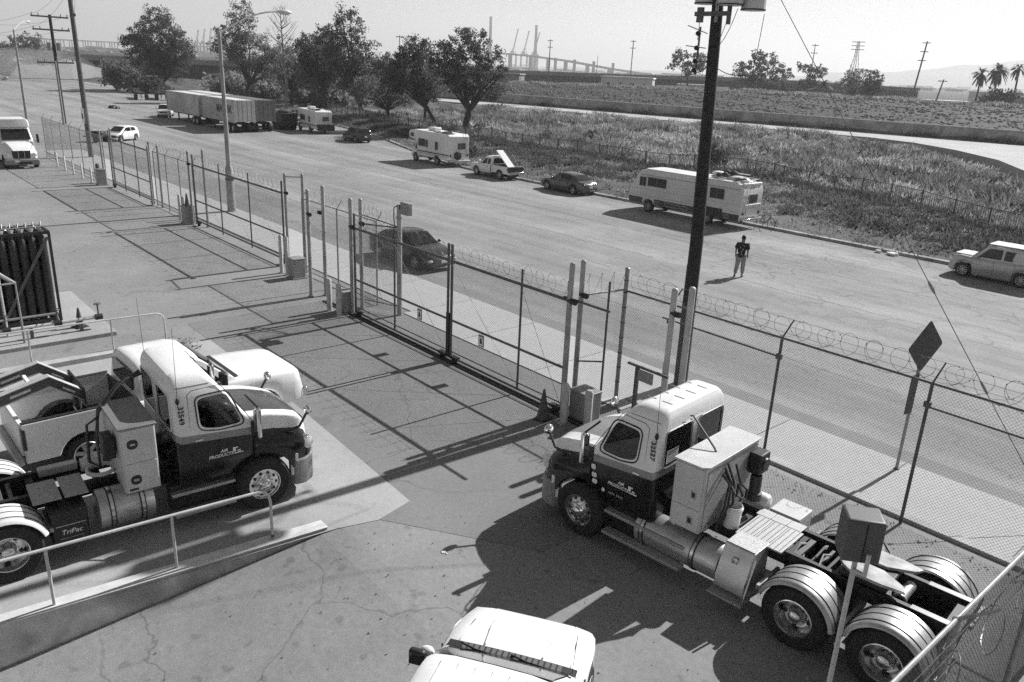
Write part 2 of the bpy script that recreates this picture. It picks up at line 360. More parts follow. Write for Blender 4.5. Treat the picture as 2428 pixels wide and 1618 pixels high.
# far kerb
mb = MB(); rings = []
kp = [(-260, 55), (-190, 57.5), (-144, 60.5), (-110, 55.5), (-79, 49), (-68, 45.3), (-60, 42.7), (-55, 41.2), (-50, 40.7)]+[(x, 40.7) for x in range(-45, 70, 5)]
for x, y in kp: rings.append([(x, y-.12, -.1), (x, y-.1, .13), (x, y+.15, .15), (x, y+.15, -.1)])
mb.loft(rings); struct(obj('far_kerb', mb, conc))

# terrain beyond the street
def yf(x): return interp(x, [(-320, 62), (-180, 63), (-144, 65), (-110, 60), (-90, 56), (-63, 54.2), (-54, 54.6), (-45, 56), (-35, 56.7), (-31.9, 56.4), (-27.8, 55.2), (-25, 54.3), (-21.8, 53), (-19.6, 52.2), (-16.8, 50.8), (-14.3, 49.4), (0, 42.5)])
def yw(x): x = max(-320, min(60, x)); return 124.6+.172*(x+37.8)
def yp(x): return min(yw(x)-7.5, interp(x, [(-320, 70), (-115, 100.6), (-67, 108.8), (-53, 111.4), (-46, 109.3), (-38.5, 103.4), (-31, 95), (-25.6, 85.7), (-18, 72), (-8, 52)]))
def yl(x): x = max(-320, min(60, x)); return 184+.21*(x+57.5)
def zl(x): return interp(x, [(-300, 3.2), (-183, 3.7), (-109, 4.9), (60, 5.1)])
def drop(x): return max(0, min(1, (x+58)/25))*1.1
def terr(x, y):
    a, b, p, w, l = yc(x), yf(x), yp(x), yw(x), yl(x)
    b = max(b, a+2); p = max(p, b+3); w = max(w, p+3); l = max(l, w+8)
    z = interp(y, [(40, -.3), (a, -.3), (a+.02, .12), (b, .7), (b+.35*(p-b), .15), (b+.75*(p-b), .3), (p-1.5, .9-drop(x)), (p+.5, .9-drop(x)), (w-.2, .8), (w+.3, 2.35), (l-1, zl(x)), (l+3, zl(x)), (l+20, 3.0), (600, 2.0), (9500, -2)])
    if a+1 < y < l+20: z += .22*math.sin(x*.31+y*.17)*math.sin(y*.23-x*.11)+.10*math.sin(x*1.1+.6*y)*math.sin(.9*y)
    if b+2 < y < p-2: e = min(1, (y-b-2)/4, (p-2-y)/4); z += e*(.45*math.sin(x*.55+1.4*math.sin(y*.31))*math.sin(y*.62+1.1*math.sin(x*.27))+.25*math.sin(x*1.3+y*.4)*math.sin(y*1.1-.5*x))
    return z
gx = [-9500, -3000, -1200, -600, -420]+list(np.arange(-320, -130, 6.0))+list(np.arange(-130, 20, 1.6))+[24, 40, 60, 120, 400, 2000]
def rows(x):
    a, b, p, w, l = yc(x), yf(x), yp(x), yw(x), yl(x); b = max(b, a+2); p = max(p, b+3); w = max(w, p+3); l = max(l, w+8)
    r = [a+.01, a+.03]+[lerp(a, b, t) for t in np.linspace(.15, 1, 7)]+[lerp(b, p-1.5, t) for t in np.linspace(.03, 1, 34)]+[p+.5, w-.2, w+.3]+[lerp(w+.3, l-1, t) for t in np.linspace(.08, 1, 12)]+[l+3, l+9, l+20, 300, 420, 600, 1200, 3000, 9500]
    return r
NL = 46
mb = MB(); mb.loft([[(x, y, terr(x, y)) for y in rows(x)[:NL]] for x in gx], cap=False, closed=False)
struct(obj('terrain', mb, dirt_m, smooth=True, ang=60))
mb = MB(); mb.loft([[(x, y, terr(x, y)) for y in rows(x)[NL-1:]] for x in gx], cap=False, closed=False)
struct(obj('levee', mb, levee_m, smooth=True, ang=60))
struct(sheet('ground', [(-9500, -900), (2000, -900), (2000, 62), (-9500, 62)], -1.3, dirt_m))

# river path: a raised slab, and the flood wall behind it
pts = [-150, -130, -115, -100, -85, -67, -58, -53, -49, -46, -42, -38.5, -35, -31, -28, -25.6, -22, -18, -13, -8, 0]
mb = MB(); mb.loft([[(x, yp(x)+.6, -1.2), (x, yp(x), 1.0), (x, yw(x)-.05, 1.06), (x, yw(x)-.05, -.5)] for x in pts]); struct(obj('river_path', mb, path_m, smooth=False))
fw = thing('flood_wall', 'long grey concrete flood wall behind the pale river path', 'wall')
xs = np.arange(-190, 30, 9.0)
panel_proto = None
for i, x in enumerate(xs):
    x1 = x+8.97; mb = MB(); mb.loft([[(q, yw(q), .6), (q, yw(q), 2.72), (q, yw(q)+.35, 2.72), (q, yw(q)+.35, .6)] for q in (x, x1)]); obj('panel', mb, conc, fw, bev=.03)
    mb = MB(); mb.loft([[(q, yw(q)-.06, 2.722), (q, yw(q)-.06, 2.86), (q, yw(q)+.42, 2.86), (q, yw(q)+.42, 2.722)] for q in (x, x1)]); obj('coping', mb, concl, fw)

# low wall of the truck pad with its pipe railing
mb = MB()
mb.loft([[(wall_x(y)-.26, y, -1.2), (wall_x(y)-.26, y, .05), (wall_x(y)+.0, y, .05), (wall_x(y)+.0, y, -1.2)] for y in (-9, .9, 3, 5.95)])
w_ = thing('dock_wall', 'stained low concrete wall edging the truck ramp in the foreground', 'wall')
obj('wall', mb, M('dock_concrete', .55, .85, var=.2, scale=3, bump=.25, dirt=.5), w_, bev=.012)
mb = MB(); mb.loft([[(wall_x(y)-.27, y, .052), (wall_x(y)-.27, y, .075), (wall_x(y)+.012, y, .075), (wall_x(y)+.012, y, .052)] for y in (-9, .9, 3, 5.95)]); obj('cap', mb, M('pale_cap', .55, .8, var=.12, scale=4), w_, bev=.006)
def railing(name, label, pts, posts, h, r=.026, drop_end=True):
    t = thing(name, label, 'railing')
    (x0, y0), (x1, y1) = pts; d = Vector((x1-x0, y1-y0, 0)).normalized()
    e = Vector((x1, y1, 0)); path = [Vector((x0, y0, h)), e-d*.22+Vector((0,0,h)), e-d*.1+Vector((0,0,h-.03)), e-d*.03+Vector((0,0,h-.1)), e+Vector((0,0,h-.24)), e+Vector((0,0,.02))]
    obj('handrail', MB().tube(path, r, 10), galvl, t)
    for k in posts:
        p = Vector((x0, y0, 0)).lerp(e, k); m = MB().cyl(p, p+Vector((0,0,h)), r*.95, n=10); m.cyl(p+Vector((0,0,.02)), p+Vector((0,0,.045)), r*2.2, n=12); obj('post', m, galvl, t)
    m = MB(); m.cyl(e+Vector((0,0,.02)), e+Vector((0,0,.05)), r*2.4, n=12); m.cyl(e+Vector((0,0,.1)), e+Vector((0,0,.16)), r*1.25, n=12); obj('foot_collar', m, galvd, t)
    return t
galvl = M('painted_pipe', .5, .45, var=.1, scale=8, dirt=.15)
railing('pipe_railing', 'pale bent pipe railing on the low wall in the left foreground', ((-12.42, -3.0), (-11.7, 5.0)), [(-1.5+3.0)/8.0, (1.63+3)/8.0, (3.4+3)/8.0], 1.05)
railing('pipe_railing', 'pale pipe railing behind the white pickup near the cylinder rack', ((-23.6, -3), (-22.85, 6.95)), [.05, .24, .45, .66, .86], 1.02, r=.022)
struct(obj('pad_kerb', MB().box(-22.97, -22.68, -8, 7.25, -.1, .16), concl, bev=.02))
struct(obj('rack_slab', MB().box(-29.9, -24.6, -12, 6.1, -.1, .12), conc_p, bev=.015, smooth=False))
# tire-stop chips of pale pavement paint and debris in the foreground
# ================================================================== FENCES AND GATES
def chain_link(A, B, z0, z1, parent, sp=.072, r=.0026, name='chain_link'):
    A = np.array([A[0], A[1]]); B = np.array([B[0], B[1]]); L = float(np.hypot(*(B-A))); H = z1-z0; d = (B-A)/L; nrm = np.array([-d[1], d[0]])
    segs = []
    for s in np.arange(-H, L, sp):
        a0, a1 = max(s, 0), min(s+H, L)
        if a1-a0 > .02: segs.append((a0, z0+a0-s, a1, z0+a1-s, 0)); segs.append((a0, z1-(a0-s), a1, z1-(a1-s), .004))
    V = []; F = []
    for (u0, w0, u1, w1, off) in segs:
        t = np.array([u1-u0, w1-w0]); t = t/np.hypot(*t); pn = np.array([-t[1], t[0]]); b = len(V)
        for (u, w) in ((u0, w0), (u1, w1)):
            for (ca, cb) in ((1, 0), (-.5, .87), (-.5, -.87)):
                uu = u+pn[0]*r*ca; ww = w+pn[1]*r*ca; q = A+d*uu+nrm*(off+r*cb); V.append((q[0], q[1], ww))
        F += [(b, b+1, b+4, b+3), (b+1, b+2, b+5, b+4), (b+2, b, b+3, b+5)]
    o = np_obj(name, V, F, wire, parent); o['kind'] = 'stuff'; return o
def coil(A, B, z, rad, parent, pitch=.34, r=.0042, along=.13, lat=.45, lean=(0, 0), name='razor_coil', squash=1.0):
    A = Vector((A[0], A[1], 0)); B = Vector((B[0], B[1], 0)); L = (B-A).length; d = (B-A)/L; nrm = Vector((-d.y, d.x, 0))
    n = int(L/pitch*16); pts = []
    for i in range(n+1):
        u = L*i/n; a = 2*math.pi*u/pitch; k = 1+.12*math.sin(u*2.3)+.06*math.sin(u*7.1)
        p = A+d*(u+along*math.cos(a))+nrm*(rad*k*lat*math.cos(a+.6)+lean[0])+Vector((0, 0, z+lean[1]+rad*k*squash*math.sin(a))); pts.append(p)
    m = MB().tube(pts, r, 4, cap=False)
    for i in range(3, n, 5): m.ball(pts[i], (.016, .016, .016), 4, 2)
    o = obj(name, m, coilm, parent); o['kind'] = 'stuff'; return o
def post(parent, x, y, z1, r=.03, mat=None, name='post', arm=None, z0=0):
    m = MB().cyl((x, y, z0), (x, y, z1), r, n=10)
    m.ball((x, y, z1), (r*1.25, r*1.25, r*.9), 10, 5)
    if arm:
        m.cyl((x, y, z1), (x+arm[0], y+arm[1], z1+arm[2]), r*.6, r*.45, n=8)
    return obj(name, m, mat or galv, parent)
def rail(parent, A, B, r=.022, mat=None, name='rail'): return obj(name, MB().cyl(A, B, r, n=10), mat or galv, parent)
def barbed(parent, A, B, zs, off=(0, .1)):
    for k, z in enumerate(zs):
        o = obj('strand', MB().cyl((A[0]+off[0]*k, A[1]+off[1]*k, z), (B[0]+off[0]*k, B[1]+off[1]*k, z), .0035, n=4), coilm, parent)

f = thing('chain_link_fence', 'chain link fence with razor wire between the right tractor and the sidewalk', 'fence')
FX = [-12.5, -11.05, -8.13, -5.05, -2.0]
post(f, FX[0], 14.85, 3.5, .055, galv)
for z in (.5, .9, 1.3, 1.7, 2.1, 2.5, 2.9, 3.2): obj('band', MB().cyl((FX[0], 14.85, z), (FX[0], 14.85, z+.035), .062, n=12), galvd, f)
for x in FX[1:]: post(f, x, 14.85, 2.95, .032, galvd, arm=(.05, .28, .36))
rail(f, (-12.5, 14.85, 2.95), (-2, 14.85, 2.95), .024, galvd, 'top_rail')
rail(f, (-11.25, 14.82, 2.58), (-8.13, 14.82, 2.54), .02, galvd, 'brace_rail'); rail(f, (-5.0, 14.82, 2.5), (-2, 14.82, 2.48), .02, galvd, 'brace_rail')
for x in (-11.05, -8.13, -5.05): obj('clamp', MB().box(x-.06, x+.06, 14.79, 14.88, 2.48, 2.6), galvd, f, bev=.01)
chain_link((-12.5, 14.87), (-2, 14.87), .08, 2.95, f)
barbed(f, (-12.5, 14.92), (-2, 14.92), (3.06, 3.18, 3.31))
coil((-12.4, 15.02), (-2.2, 15.02), 3.12, .27, f, pitch=.5, along=.26, lat=.35)
coil((-12.3, 15.06), (-2.2, 15.06), 3.13, .24, f, pitch=.83, along=.3, lat=.5, r=.0035)
f = thing('chain_link_fence', 'chain link fence with sagging razor coil in the bottom right corner', 'fence')
for y in (2.0, 5.0, 8.05, 11.1): post(f, -2.0, y, 2.95, .04, galv, arm=(.34, .06, .3))
rail(f, (-2, 1.5, 2.95), (-2, 14.8, 2.95), .026, galv, 'top_rail')
chain_link((-2.0, 1.5), (-2.0, 14.8), .1, 2.95, f, r=.0034)
coil((-1.72, 2), (-1.72, 14.3), 3.0, .34, f, pitch=.95, r=.0065, along=.36, lat=.5)
barbed(f, (-1.85, 1.6), (-1.85, 14.8), (3.05, 3.16, 3.27), off=(.1, 0))
rail(f, (-2, 2.0, 1.3), (-2, 8.05, 1.3), .02, galv, 'mid_rail')

def gate_leaf(label, x0, x1, y, subs, coil_on=True, mat=None, z_top=2.95, z_mid=1.24, z_bot=.13, mesh=True, group=None):
    g = thing('sliding_gate', label, 'gate', group=group); mt = mat or galvd
    rail(g, (x0, y, z_top), (x1, y, z_top), .042, mt, 'top_rail'); rail(g, (x0, y, z_mid), (x1, y, z_mid), .034, mt, 'mid_rail')
    rail(g, (x0, y, z_bot), (x1, y, z_bot), .035, mt, 'bottom_rail'); rail(g, (x0, y+.02, z_bot+.16), (x1, y+.02, z_bot+.16), .018, mt, 'bottom_rail')
    for x in (x0, x1): post(g, x, y, z_top+.45, .04, mt, 'stile', z0=.1)
    for x in subs: post(g, x, y, z_top+.38, .03, mt, 'stile', z0=.1)
    if mesh: chain_link((x0, y+.04), (x1, y+.04), z_bot, z_top, g)
    xs = [x0]+list(subs)+[x1]
    for a, b in zip(xs[:-1], xs[1:]): obj('truss_rod', MB().cyl((a, y-.03, z_top-.05), (b, y-.03, z_bot+.1), .006, n=5), mt, g)
    if coil_on: coil((x0+.1, y), (x1-.1, y), z_top+.26, .24, g, pitch=.42); barbed(g, (x0, y), (x1, y), (z_top+.14, z_top+.3), off=(0, 0))
    for x in (x0+.2, x1-.2):
        m = MB(); m.cyl((x, y-.05, .09), (x, y+.05, .09), .085, n=16); m.box(x-.16, x+.16, y-.07, y+.07, .12, .2); obj('roller', m, black, g)
    return g
gl = gate_leaf('sliding gate leaf in front of the moving dark sedan', -22.5, -17.38, 13.0, [-20.13])
gr = gate_leaf('sliding gate leaf nearest the right tractor, with a square sign on its mid rail', -17.22, -12.65, 13.0, [-14.31])
for g, x in ((gl, -18.72), (gr, -15.8)):
    obj('notice', MB().box(x-.12, x+.12, 12.955, 12.965, .86, 1.2), galv, g, bev=.004)
    m = MB(); m.box(x-.085, x+.085, 12.95, 12.954, .9, 1.14); obj('notice_face', m, paper, g)
    m = MB(); m.prism([(x-.05, .95), (x+.05, .95), (x+.02, 1.1), (x-.03, 1.1)], 'y', 12.946, 12.949); obj('notice_symbol', m, ink, g)
obj('latch_post', MB().box(-17.38, -17.24, 12.93, 12.99, .12, 1.45), black, gr, bev=.01)
t = thing('gate_track', 'steel gate track lying on the pavement under the main gate', 'track')
for yy in (12.86, 13.0): obj('track_rail', MB().box(-24.5, -9.6, yy-.03, yy+.03, .012, .05), black, t)
obj('track_bed', MB().box(-24.5, -9.6, 12.72, 13.14, .008, .014), conc_g, t)

def guide_post(x, y, h, label, r=.065, mat=None, roller=0, group='tall guide posts of the gates'):
    t = thing('gate_post', label, 'gate post', (x, y, 0), 0, group)
    m = MB().cyl((0,0,0), (0,0,h), r, n=14); m.ball((0,0,h), (r, r, r*.8), 14, 6); obj('post', m, mat or postw, t)
    obj('collar', MB().cyl((0,0,.011), (0,0,.05), r*1.5, n=14), conc, t)
    if roller:
        m = MB(); m.cyl((roller*.1, -.05, 2.98), (roller*.24, -.05, 2.98), .07, n=14); m.box(min(0, roller*.12), max(0, roller*.12), -.09, -.01, 2.95, 3.01); obj('guide_roller', m, black, t)
    return t
guide_post(-22.68, 12.98, 3.85, 'light tall post left of main gate, the nearer of two', roller=1)
guide_post(-23.02, 13.55, 3.75, 'light tall post left of main gate, behind its twin', roller=1)
guide_post(-25.3, 12.82, 3.78, 'light tall post, left one of the pair between two gates', roller=1)
guide_post(-25.15, 13.32, 3.9, 'light tall post, right one of the pair between two gates', roller=-1)
guide_post(-12.56, 12.96, 3.84, 'light tall post right of main gate, nearer one with black roller', roller=1)
guide_post(-12.8, 13.58, 3.78, 'light tall post right of main gate, banded one behind the roller', roller=1)
guide_post(-10.56, 14.25, 3.5, 'pale round topped post left of the dark utility pole', r=.075, mat=galvl, roller=1)
guide_post(-10.13, 14.3, 3.62, 'pale round topped post right in front of the dark utility pole', r=.075, mat=galvl)
f = thing('fence_return', 'short chain link return panel with razor wire right of main gate', 'fence')
post(f, -12.2, 13.9, 3.35, .028, galvd); rail(f, (-12.8, 13.6, 2.95), (-12.5, 14.8, 2.98), .024, galv); rail(f, (-12.8, 13.0, 3.0), (-11.35, 13.0, 3.0), .03, galvd, 'track_arm'); rail(f, (-12.2, 13.9, 1.35), (-12.7, 13.5, 1.3), .02, galvd)
chain_link((-12.78, 13.62), (-12.5, 14.8), .1, 2.95, f); coil((-12.78, 13.65), (-12.52, 14.85), 3.2, .26, f, pitch=.36)
f = thing('fence_return', 'short chain link return panel with razor wire left of main gate', 'fence')
rail(f, (-23.02, 13.6, 2.95), (-21.75, 14.2, 2.97), .024, galvd); rail(f, (-23.0, 13.6, 3.25), (-21.75, 14.2, 3.0), .02, galvd)
chain_link((-23.02, 13.6), (-21.75, 14.2), .1, 2.95, f); coil((-23, 13.7), (-21.8, 14.2), 3.25, .25, f, pitch=.34)
rail(f, (-22.95, 13.6, .35), (-21.75, 14.2, .3), .018, galvd)
t = thing('floodlight_post', 'grey post carrying a square floodlight by the moving sedan', 'light post', (-21.72, 14.22, 0))
m = MB().cyl((0,0,0), (0,0,3.75), .085, n=14); obj('post', m, postw, t)
obj('collar', MB().cyl((0,0,3.28), (0,0,3.36), .1, n=14), galv, t)
m = MB(); m.box(.18, .62, -.1, .1, 3.46, 3.86); fl = obj('floodlight', m, polem, t, bev=.03); obj('bracket', MB().box(.06, .3, -.06, .06, 3.6, 3.74), black, t, bev=.02)
obj('conduit', MB().tube([(0, -.09, 3.7), (-.16, -.1, 3.62), (-.18, -.1, 3.3), (-.1, -.1, 2.9), (-.05, -.1, 2.2)], .018, 6), blackp, t)

# left run of fence, gates and poles
def fence_run(label, x0, x1, y, step=2.9, coil_on=True, arm=True, zt=2.95):
    f = thing('chain_link_fence', label, 'fence'); n = max(1, round((x1-x0)/step))
    for i in range(n+1): post(f, lerp(x0, x1, i/n), y, zt, .03, galv, arm=(0, .22, .3) if arm else None)
    rail(f, (x0, y, zt), (x1, y, zt), .022, galv, 'top_rail'); chain_link((x0, y+.03), (x1, y+.03), .08, zt, f, sp=.11, r=.003)
    if coil_on: coil((x0, y+.12), (x1, y+.12), zt+.22, .24, f, pitch=.5)
    rail(f, (x0, y, .12), (x1, y, .12), .018, galv, 'bottom_rail')
    return f
fence_run('chain link fence between the two left gates and main gate', -28.5, -23.1, 14.2, 2.7)
gate_leaf('sliding gate in the middle left, with a thick bottom rail', -39.6, -30.0, 14.1, [-36.4, -33.2], z_bot=.24)
fence_run('short chain link fence between the two left sliding gates', -45.7, -40.0, 14.2, 1.9)
gate_leaf('farthest sliding gate on the left with a black bottom rail', -53.4, -46.0, 14.1, [-50.9, -48.4], z_bot=.26, coil_on=False)
fence_run('far left chain link fence behind a row of small bollards', -70.2, -54.6, 14.05, 2.6, coil_on=False)
for i, (x, y, h, lb) in enumerate([(-29.9, 14.2, 3.7, 'left upright of the square gate frame'), (-28.5, 14.25, 3.85, 'right upright of the square gate frame'), (-39.9, 14.0, 3.55, 'light post left of the middle left gate'), (-38.9, 14.35, 3.7, 'light post just inside the middle left gate'), (-45.9, 14.0, 3.2, 'light post right of the farthest gate, left of its pair'), (-45.2, 14.3, 3.3, 'light post right of the farthest gate, right of its pair'), (-54.5, 13.9, 3.3, 'light post left of the farthest gate, left of its pair'), (-53.5, 14.25, 3.5, 'light post left of the farthest gate, right of its pair')]):
    guide_post(x, y, h, lb, r=.055, mat=galv, roller=(1 if i in (0, 2) else 0))
t = thing('gate_frame_bar', 'thin crossbar joining the tops of the square gate frame', 'bar'); obj('bar', MB().cyl((-29.9, 14.2, 3.6), (-28.5, 14.25, 3.75), .022, n=8), galv, t)

def bollard(x, y, h, label, r=.075, mat=None, group='bollards along the gate line'):
    t = thing('bollard', label, 'bollard', (x, y, 0), 0, group); m = MB(); m.lathe([(0, h+.04), (r*.6, h+.03), (r, h-.03), (r, 0)], n=16); obj('pipe', m, mat or galvl, t)
    obj('footing', MB().cyl((0,0,.006), (0,0,.02), r*1.9, n=14), conc, t); return t
bollard(-28.9, 13.42, 1.5, 'left one of two pale bollards beside the middle gate cabinet')
bollard(-28.5, 13.47, 1.5, 'right one of two pale bollards beside the middle gate cabinet')
bollard(-23.42, 12.52, 1.1, 'pale bollard on the left of main gate cabinet', r=.09)
bollard(-22.74, 12.5, 1.08, 'pale bollard on the right of main gate cabinet', r=.09)
bollard(-12.3, 12.75, .98, 'tall bollard behind the dark cone by the right tractor', r=.1)
bollard(-11.8, 13.05, .9, 'bollard right of the cabinet behind the right tractor hood', r=.1)
bollard(-41.35, 13.9, 1.25, 'left one of two far bollards beside the cabinet with a cone'); bollard(-40.9, 13.95, 1.2, 'right one of two far bollards beside the cabinet with a cone')
bollard(-55.4, 13.8, 1.2, 'dark stout bollard beside the farthest gate cabinet', r=.12, mat=galvd)
for i, lb in enumerate(['leftmost of the five small white bollards far left', 'second from left of the five small white bollards far left', 'middle one of the five small white bollards far left', 'fourth from left of the five small white bollards far left', 'rightmost of the five small white bollards far left']):
    bollard(-64.2+2.15*i, 13.42, .95, lb, r=.06, mat=white2, group='small white bollards')
bollard(-1.25, 9.6, 1.9, 'thick leaning post outside the bottom right fence', r=.13, mat=postw)
def cabinet(x, y, w, d, h, label, rz=0):
    t = thing('gate_operator', label, 'cabinet', (x, y, 0), rz, 'gate operator cabinets'); obj('housing', MB().box(-w/2, w/2, -d/2, d/2, .05, h), boxg2, t, bev=.03)
    obj('lid', MB().box(-w/2-.015, w/2+.015, -d/2-.015, d/2+.015, h+.002, h+.05), boxg2, t, bev=.015); obj('base', MB().box(-w/2-.05, w/2+.05, -d/2-.05, d/2+.05, .01, .05), conc, t); return t
boxg2 = M('operator_housing', .3, .5, var=.12, scale=4, dirt=.2)
cabinet(-23.0, 12.95, .5, .5, .72, 'grey gate cabinet between bollards left of main gate'); cabinet(-27.95, 13.6, .5, .5, .75, 'grey gate cabinet right of two pale bollards, middle gate')
cabinet(-40.25, 13.9, .5, .5, .85, 'far gate cabinet with a traffic cone on top'); cabinet(-54.6, 13.75, .5, .5, .95, 'farthest gate cabinet beside a dark stout bollard'); cabinet(-12.15, 13.3, .6, .5, .72, 'gate cabinet behind the hood of the right tractor')
def cone(x, y, z, h, label):
    t = thing('traffic_cone', label, 'traffic cone', (x, y, z), .3, 'traffic cones'); m = MB(); m.lathe([(0, h), (.025, h), (.14*h/.7, .03)], n=16); obj('cone', m, conem, t)
    obj('foot', MB().box(-.18, .18, -.18, .18, 0, .03), black, t, bev=.01); return t
cone(-12.72, 12.45, .006, .78, 'dark traffic cone at the nose of the right tractor'); cone(-25.6, 5.35, .12, .6, 'traffic cone beside the gas cylinder rack'); cone(-40.25, 13.9, .905, .6, 'traffic cone standing on a far gate cabinet')
t = thing('card_reader', 'small keypad box on a post behind the right tractor', 'keypad', (-11.2, 14.0, 0)); obj('post', MB().box(-.04, .04, -.04, .04, 0, 1.5), galvd, t); obj('frame', MB().box(-.3, .9, -.03, .03, 1.5, 1.56), galvd, t, bev=.01); obj('panel', MB().box(.05, .5, -.05, .0, 1.2, 1.48), galv, t, bev=.02)
# ================================================================== TRACTORS
def tyre_prof(R0, w, rim): return [(rim, -w/2+.01), (rim+.06, -w/2), (R0-.05, -w/2), (R0-.012, -w/2+.035), (R0, -w*.28), (R0-.012, -w*.2), (R0-.012, -w*.18), (R0, -w*.12), (R0, w*.12), (R0-.012, w*.18), (R0-.012, w*.2), (R0, w*.28), (R0-.012, w/2-.035), (R0-.05, w/2), (rim+.06, w/2), (rim, w/2-.01)]
_wheel_cache = {}
def truck_wheel(parent, x, y, kind):
    """kind: front (convex disc) or rear (deep dish, dual tyres). outward is away from y=0"""
    s = 1 if y > 0 else -1
    if kind not in _wheel_cache:
        t = MB(); t.lathe(tyre_prof(.52, .28, .29), axis='y', n=40)
        if kind == 'rear': t.lathe(tyre_prof(.52, .28, .29), o=(0, -.34, 0), axis='y', n=40)
        r = MB()
        if kind == 'front':
            r.lathe([(.295, .12), (.30, .135), (.285, .135), (.27, .1), (.245, .095), (.19, .115), (.13, .12), (.11, .135)], axis='y', n=40)
            r.cur = 1
            for k in range(10):
                a = 2*math.pi*k/10; r.cyl((.218*math.cos(a), .09, .218*math.sin(a)), (.218*math.cos(a), .112, .218*math.sin(a)), .03, n=12)
            r.cur = 0
            for k in range(10):
                a = 2*math.pi*(k+.5)/10; r.cyl((.155*math.cos(a), .11, .155*math.sin(a)), (.155*math.cos(a), .15, .155*math.sin(a)), .015, .011, n=6)
            h = MB(); h.lathe([(.115, .1), (.11, .15), (.085, .17), (.08, .2), (.05, .22), (0, .225)], axis='y', n=24)
        else:
            r.lathe([(.295, .12), (.30, .135), (.285, .14), (.27, .1), (.262, .02), (.25, -.05), (.235, -.075), (.16, -.06), (.13, -.06)], axis='y', n=40)
            r.cur = 1
            for k in range(5):
                a = 2*math.pi*k/5; r.cyl((.2*math.cos(a), -.1, .2*math.sin(a)), (.2*math.cos(a), -.05, .2*math.sin(a)), .033, n=12)
            r.cur = 0
            for k in range(10):
                a = 2*math.pi*(k+.5)/10; r.cyl((.155*math.cos(a), -.065, .155*math.sin(a)), (.155*math.cos(a), -.02, .155*math.sin(a)), .014, n=6)
            h = MB(); h.lathe([(.125, -.08), (.12, .0), (.1, .04), (.095, .09), (.06, .115), (.0, .12)], axis='y', n=24)
        _wheel_cache[kind] = (mesh_of('tyre', t, rubber), mesh_of('rim', r, [alu, black]), mesh_of('hub', h, alu if kind == 'rear' else chrome))
    a, b, c = _wheel_cache[kind]
    w = obj('wheel', a, None, parent, loc=(x, y-s*.14, .505), rz=0 if s > 0 else math.pi); w.rotation_euler = (0, random.uniform(0, 3), 0 if s > 0 else math.pi)
    obj('rim', b, None, w); obj('hub', c, None, w); return w
CAB_L = [(.80, -.05, 1.02), (1.0, -.04, 1.06), (1.3, -.04, 1.07), (1.52, -.04, 1.07), (1.66, -.05, 1.07), (1.76, -.08, 1.065), (1.95, -.22, 1.05), (2.2, -.39, 1.03), (2.45, -.55, 1.005), (2.6, -.66, .985), (2.7, -.73, .955), (2.77, -.79, .91), (2.82, -.86, .85), (2.845, -.94, .77)]
def cab_hw(z): return interp(z, [(a, c) for a, b, c in CAB_L])
def cab_xf(z): return interp(z, [(a, b) for a, b, c in CAB_L])
def side_panel(poly, off, s, th=.006):
    """polygon in (x,z) laid on the cab side, s=+1 left, -1 right"""
    m = MB(); n = len(poly); vs = [(x, s*(cab_hw(z)+off), z) for x, z in poly]+[(x, s*(cab_hw(z)+off-th), z) for x, z in poly]
    f0 = tuple(range(n)); m.add(vs, [f0 if s < 0 else f0[::-1], tuple(range(n, 2*n))[::-1] if s < 0 else tuple(range(n, 2*n))]+[(i, (i+1) % n, n+(i+1) % n, n+i) for i in range(n)]); return m
def fender(parent, x, s, mat, ribs=True, a0=18, a1=172, r=.615, y0=.62, y1=1.25):
    m = MB(); arcs = [R(a0+(a1-a0)*k/22) for k in range(23)]
    prof = [(r-.03, y0), (r, y0+.015), (r+.005, (y0+y1)/2), (r, y1-.06), (r-.02, y1-.02), (r-.06, y1), (r-.07, y1-.01), (r-.03, y1-.035), (r-.014, y1-.07), (r-.012, y0+.03)]
    m.loft([[(x+q*math.cos(a), s*yy, .5+q*math.sin(a)) for q, yy in prof] for a in arcs]); fo = obj('fender', m, mat, parent, ang=50)
    if ribs:
        for yy in (lerp(y0, y1, .2), lerp(y0, y1, .5), lerp(y0, y1, .8)):
            m = MB().tube([(x+(r+.006)*math.cos(a), s*yy, .5+(r+.006)*math.sin(a)) for a in arcs], .008, 5); obj('rib', m, black, fo)
    for a in (a0, a1):
        a = R(a); m = MB().box(-.03, .03, min(s*.44, s*(y1-.1)), max(s*.44, s*(y1-.1)), -.035, .035, Matrix.Translation((x+(r+.05)*math.cos(a), 0, .5+(r+.02)*math.sin(a)))); obj('fender_bracket', m, galv, fo, bev=.008)
    return fo
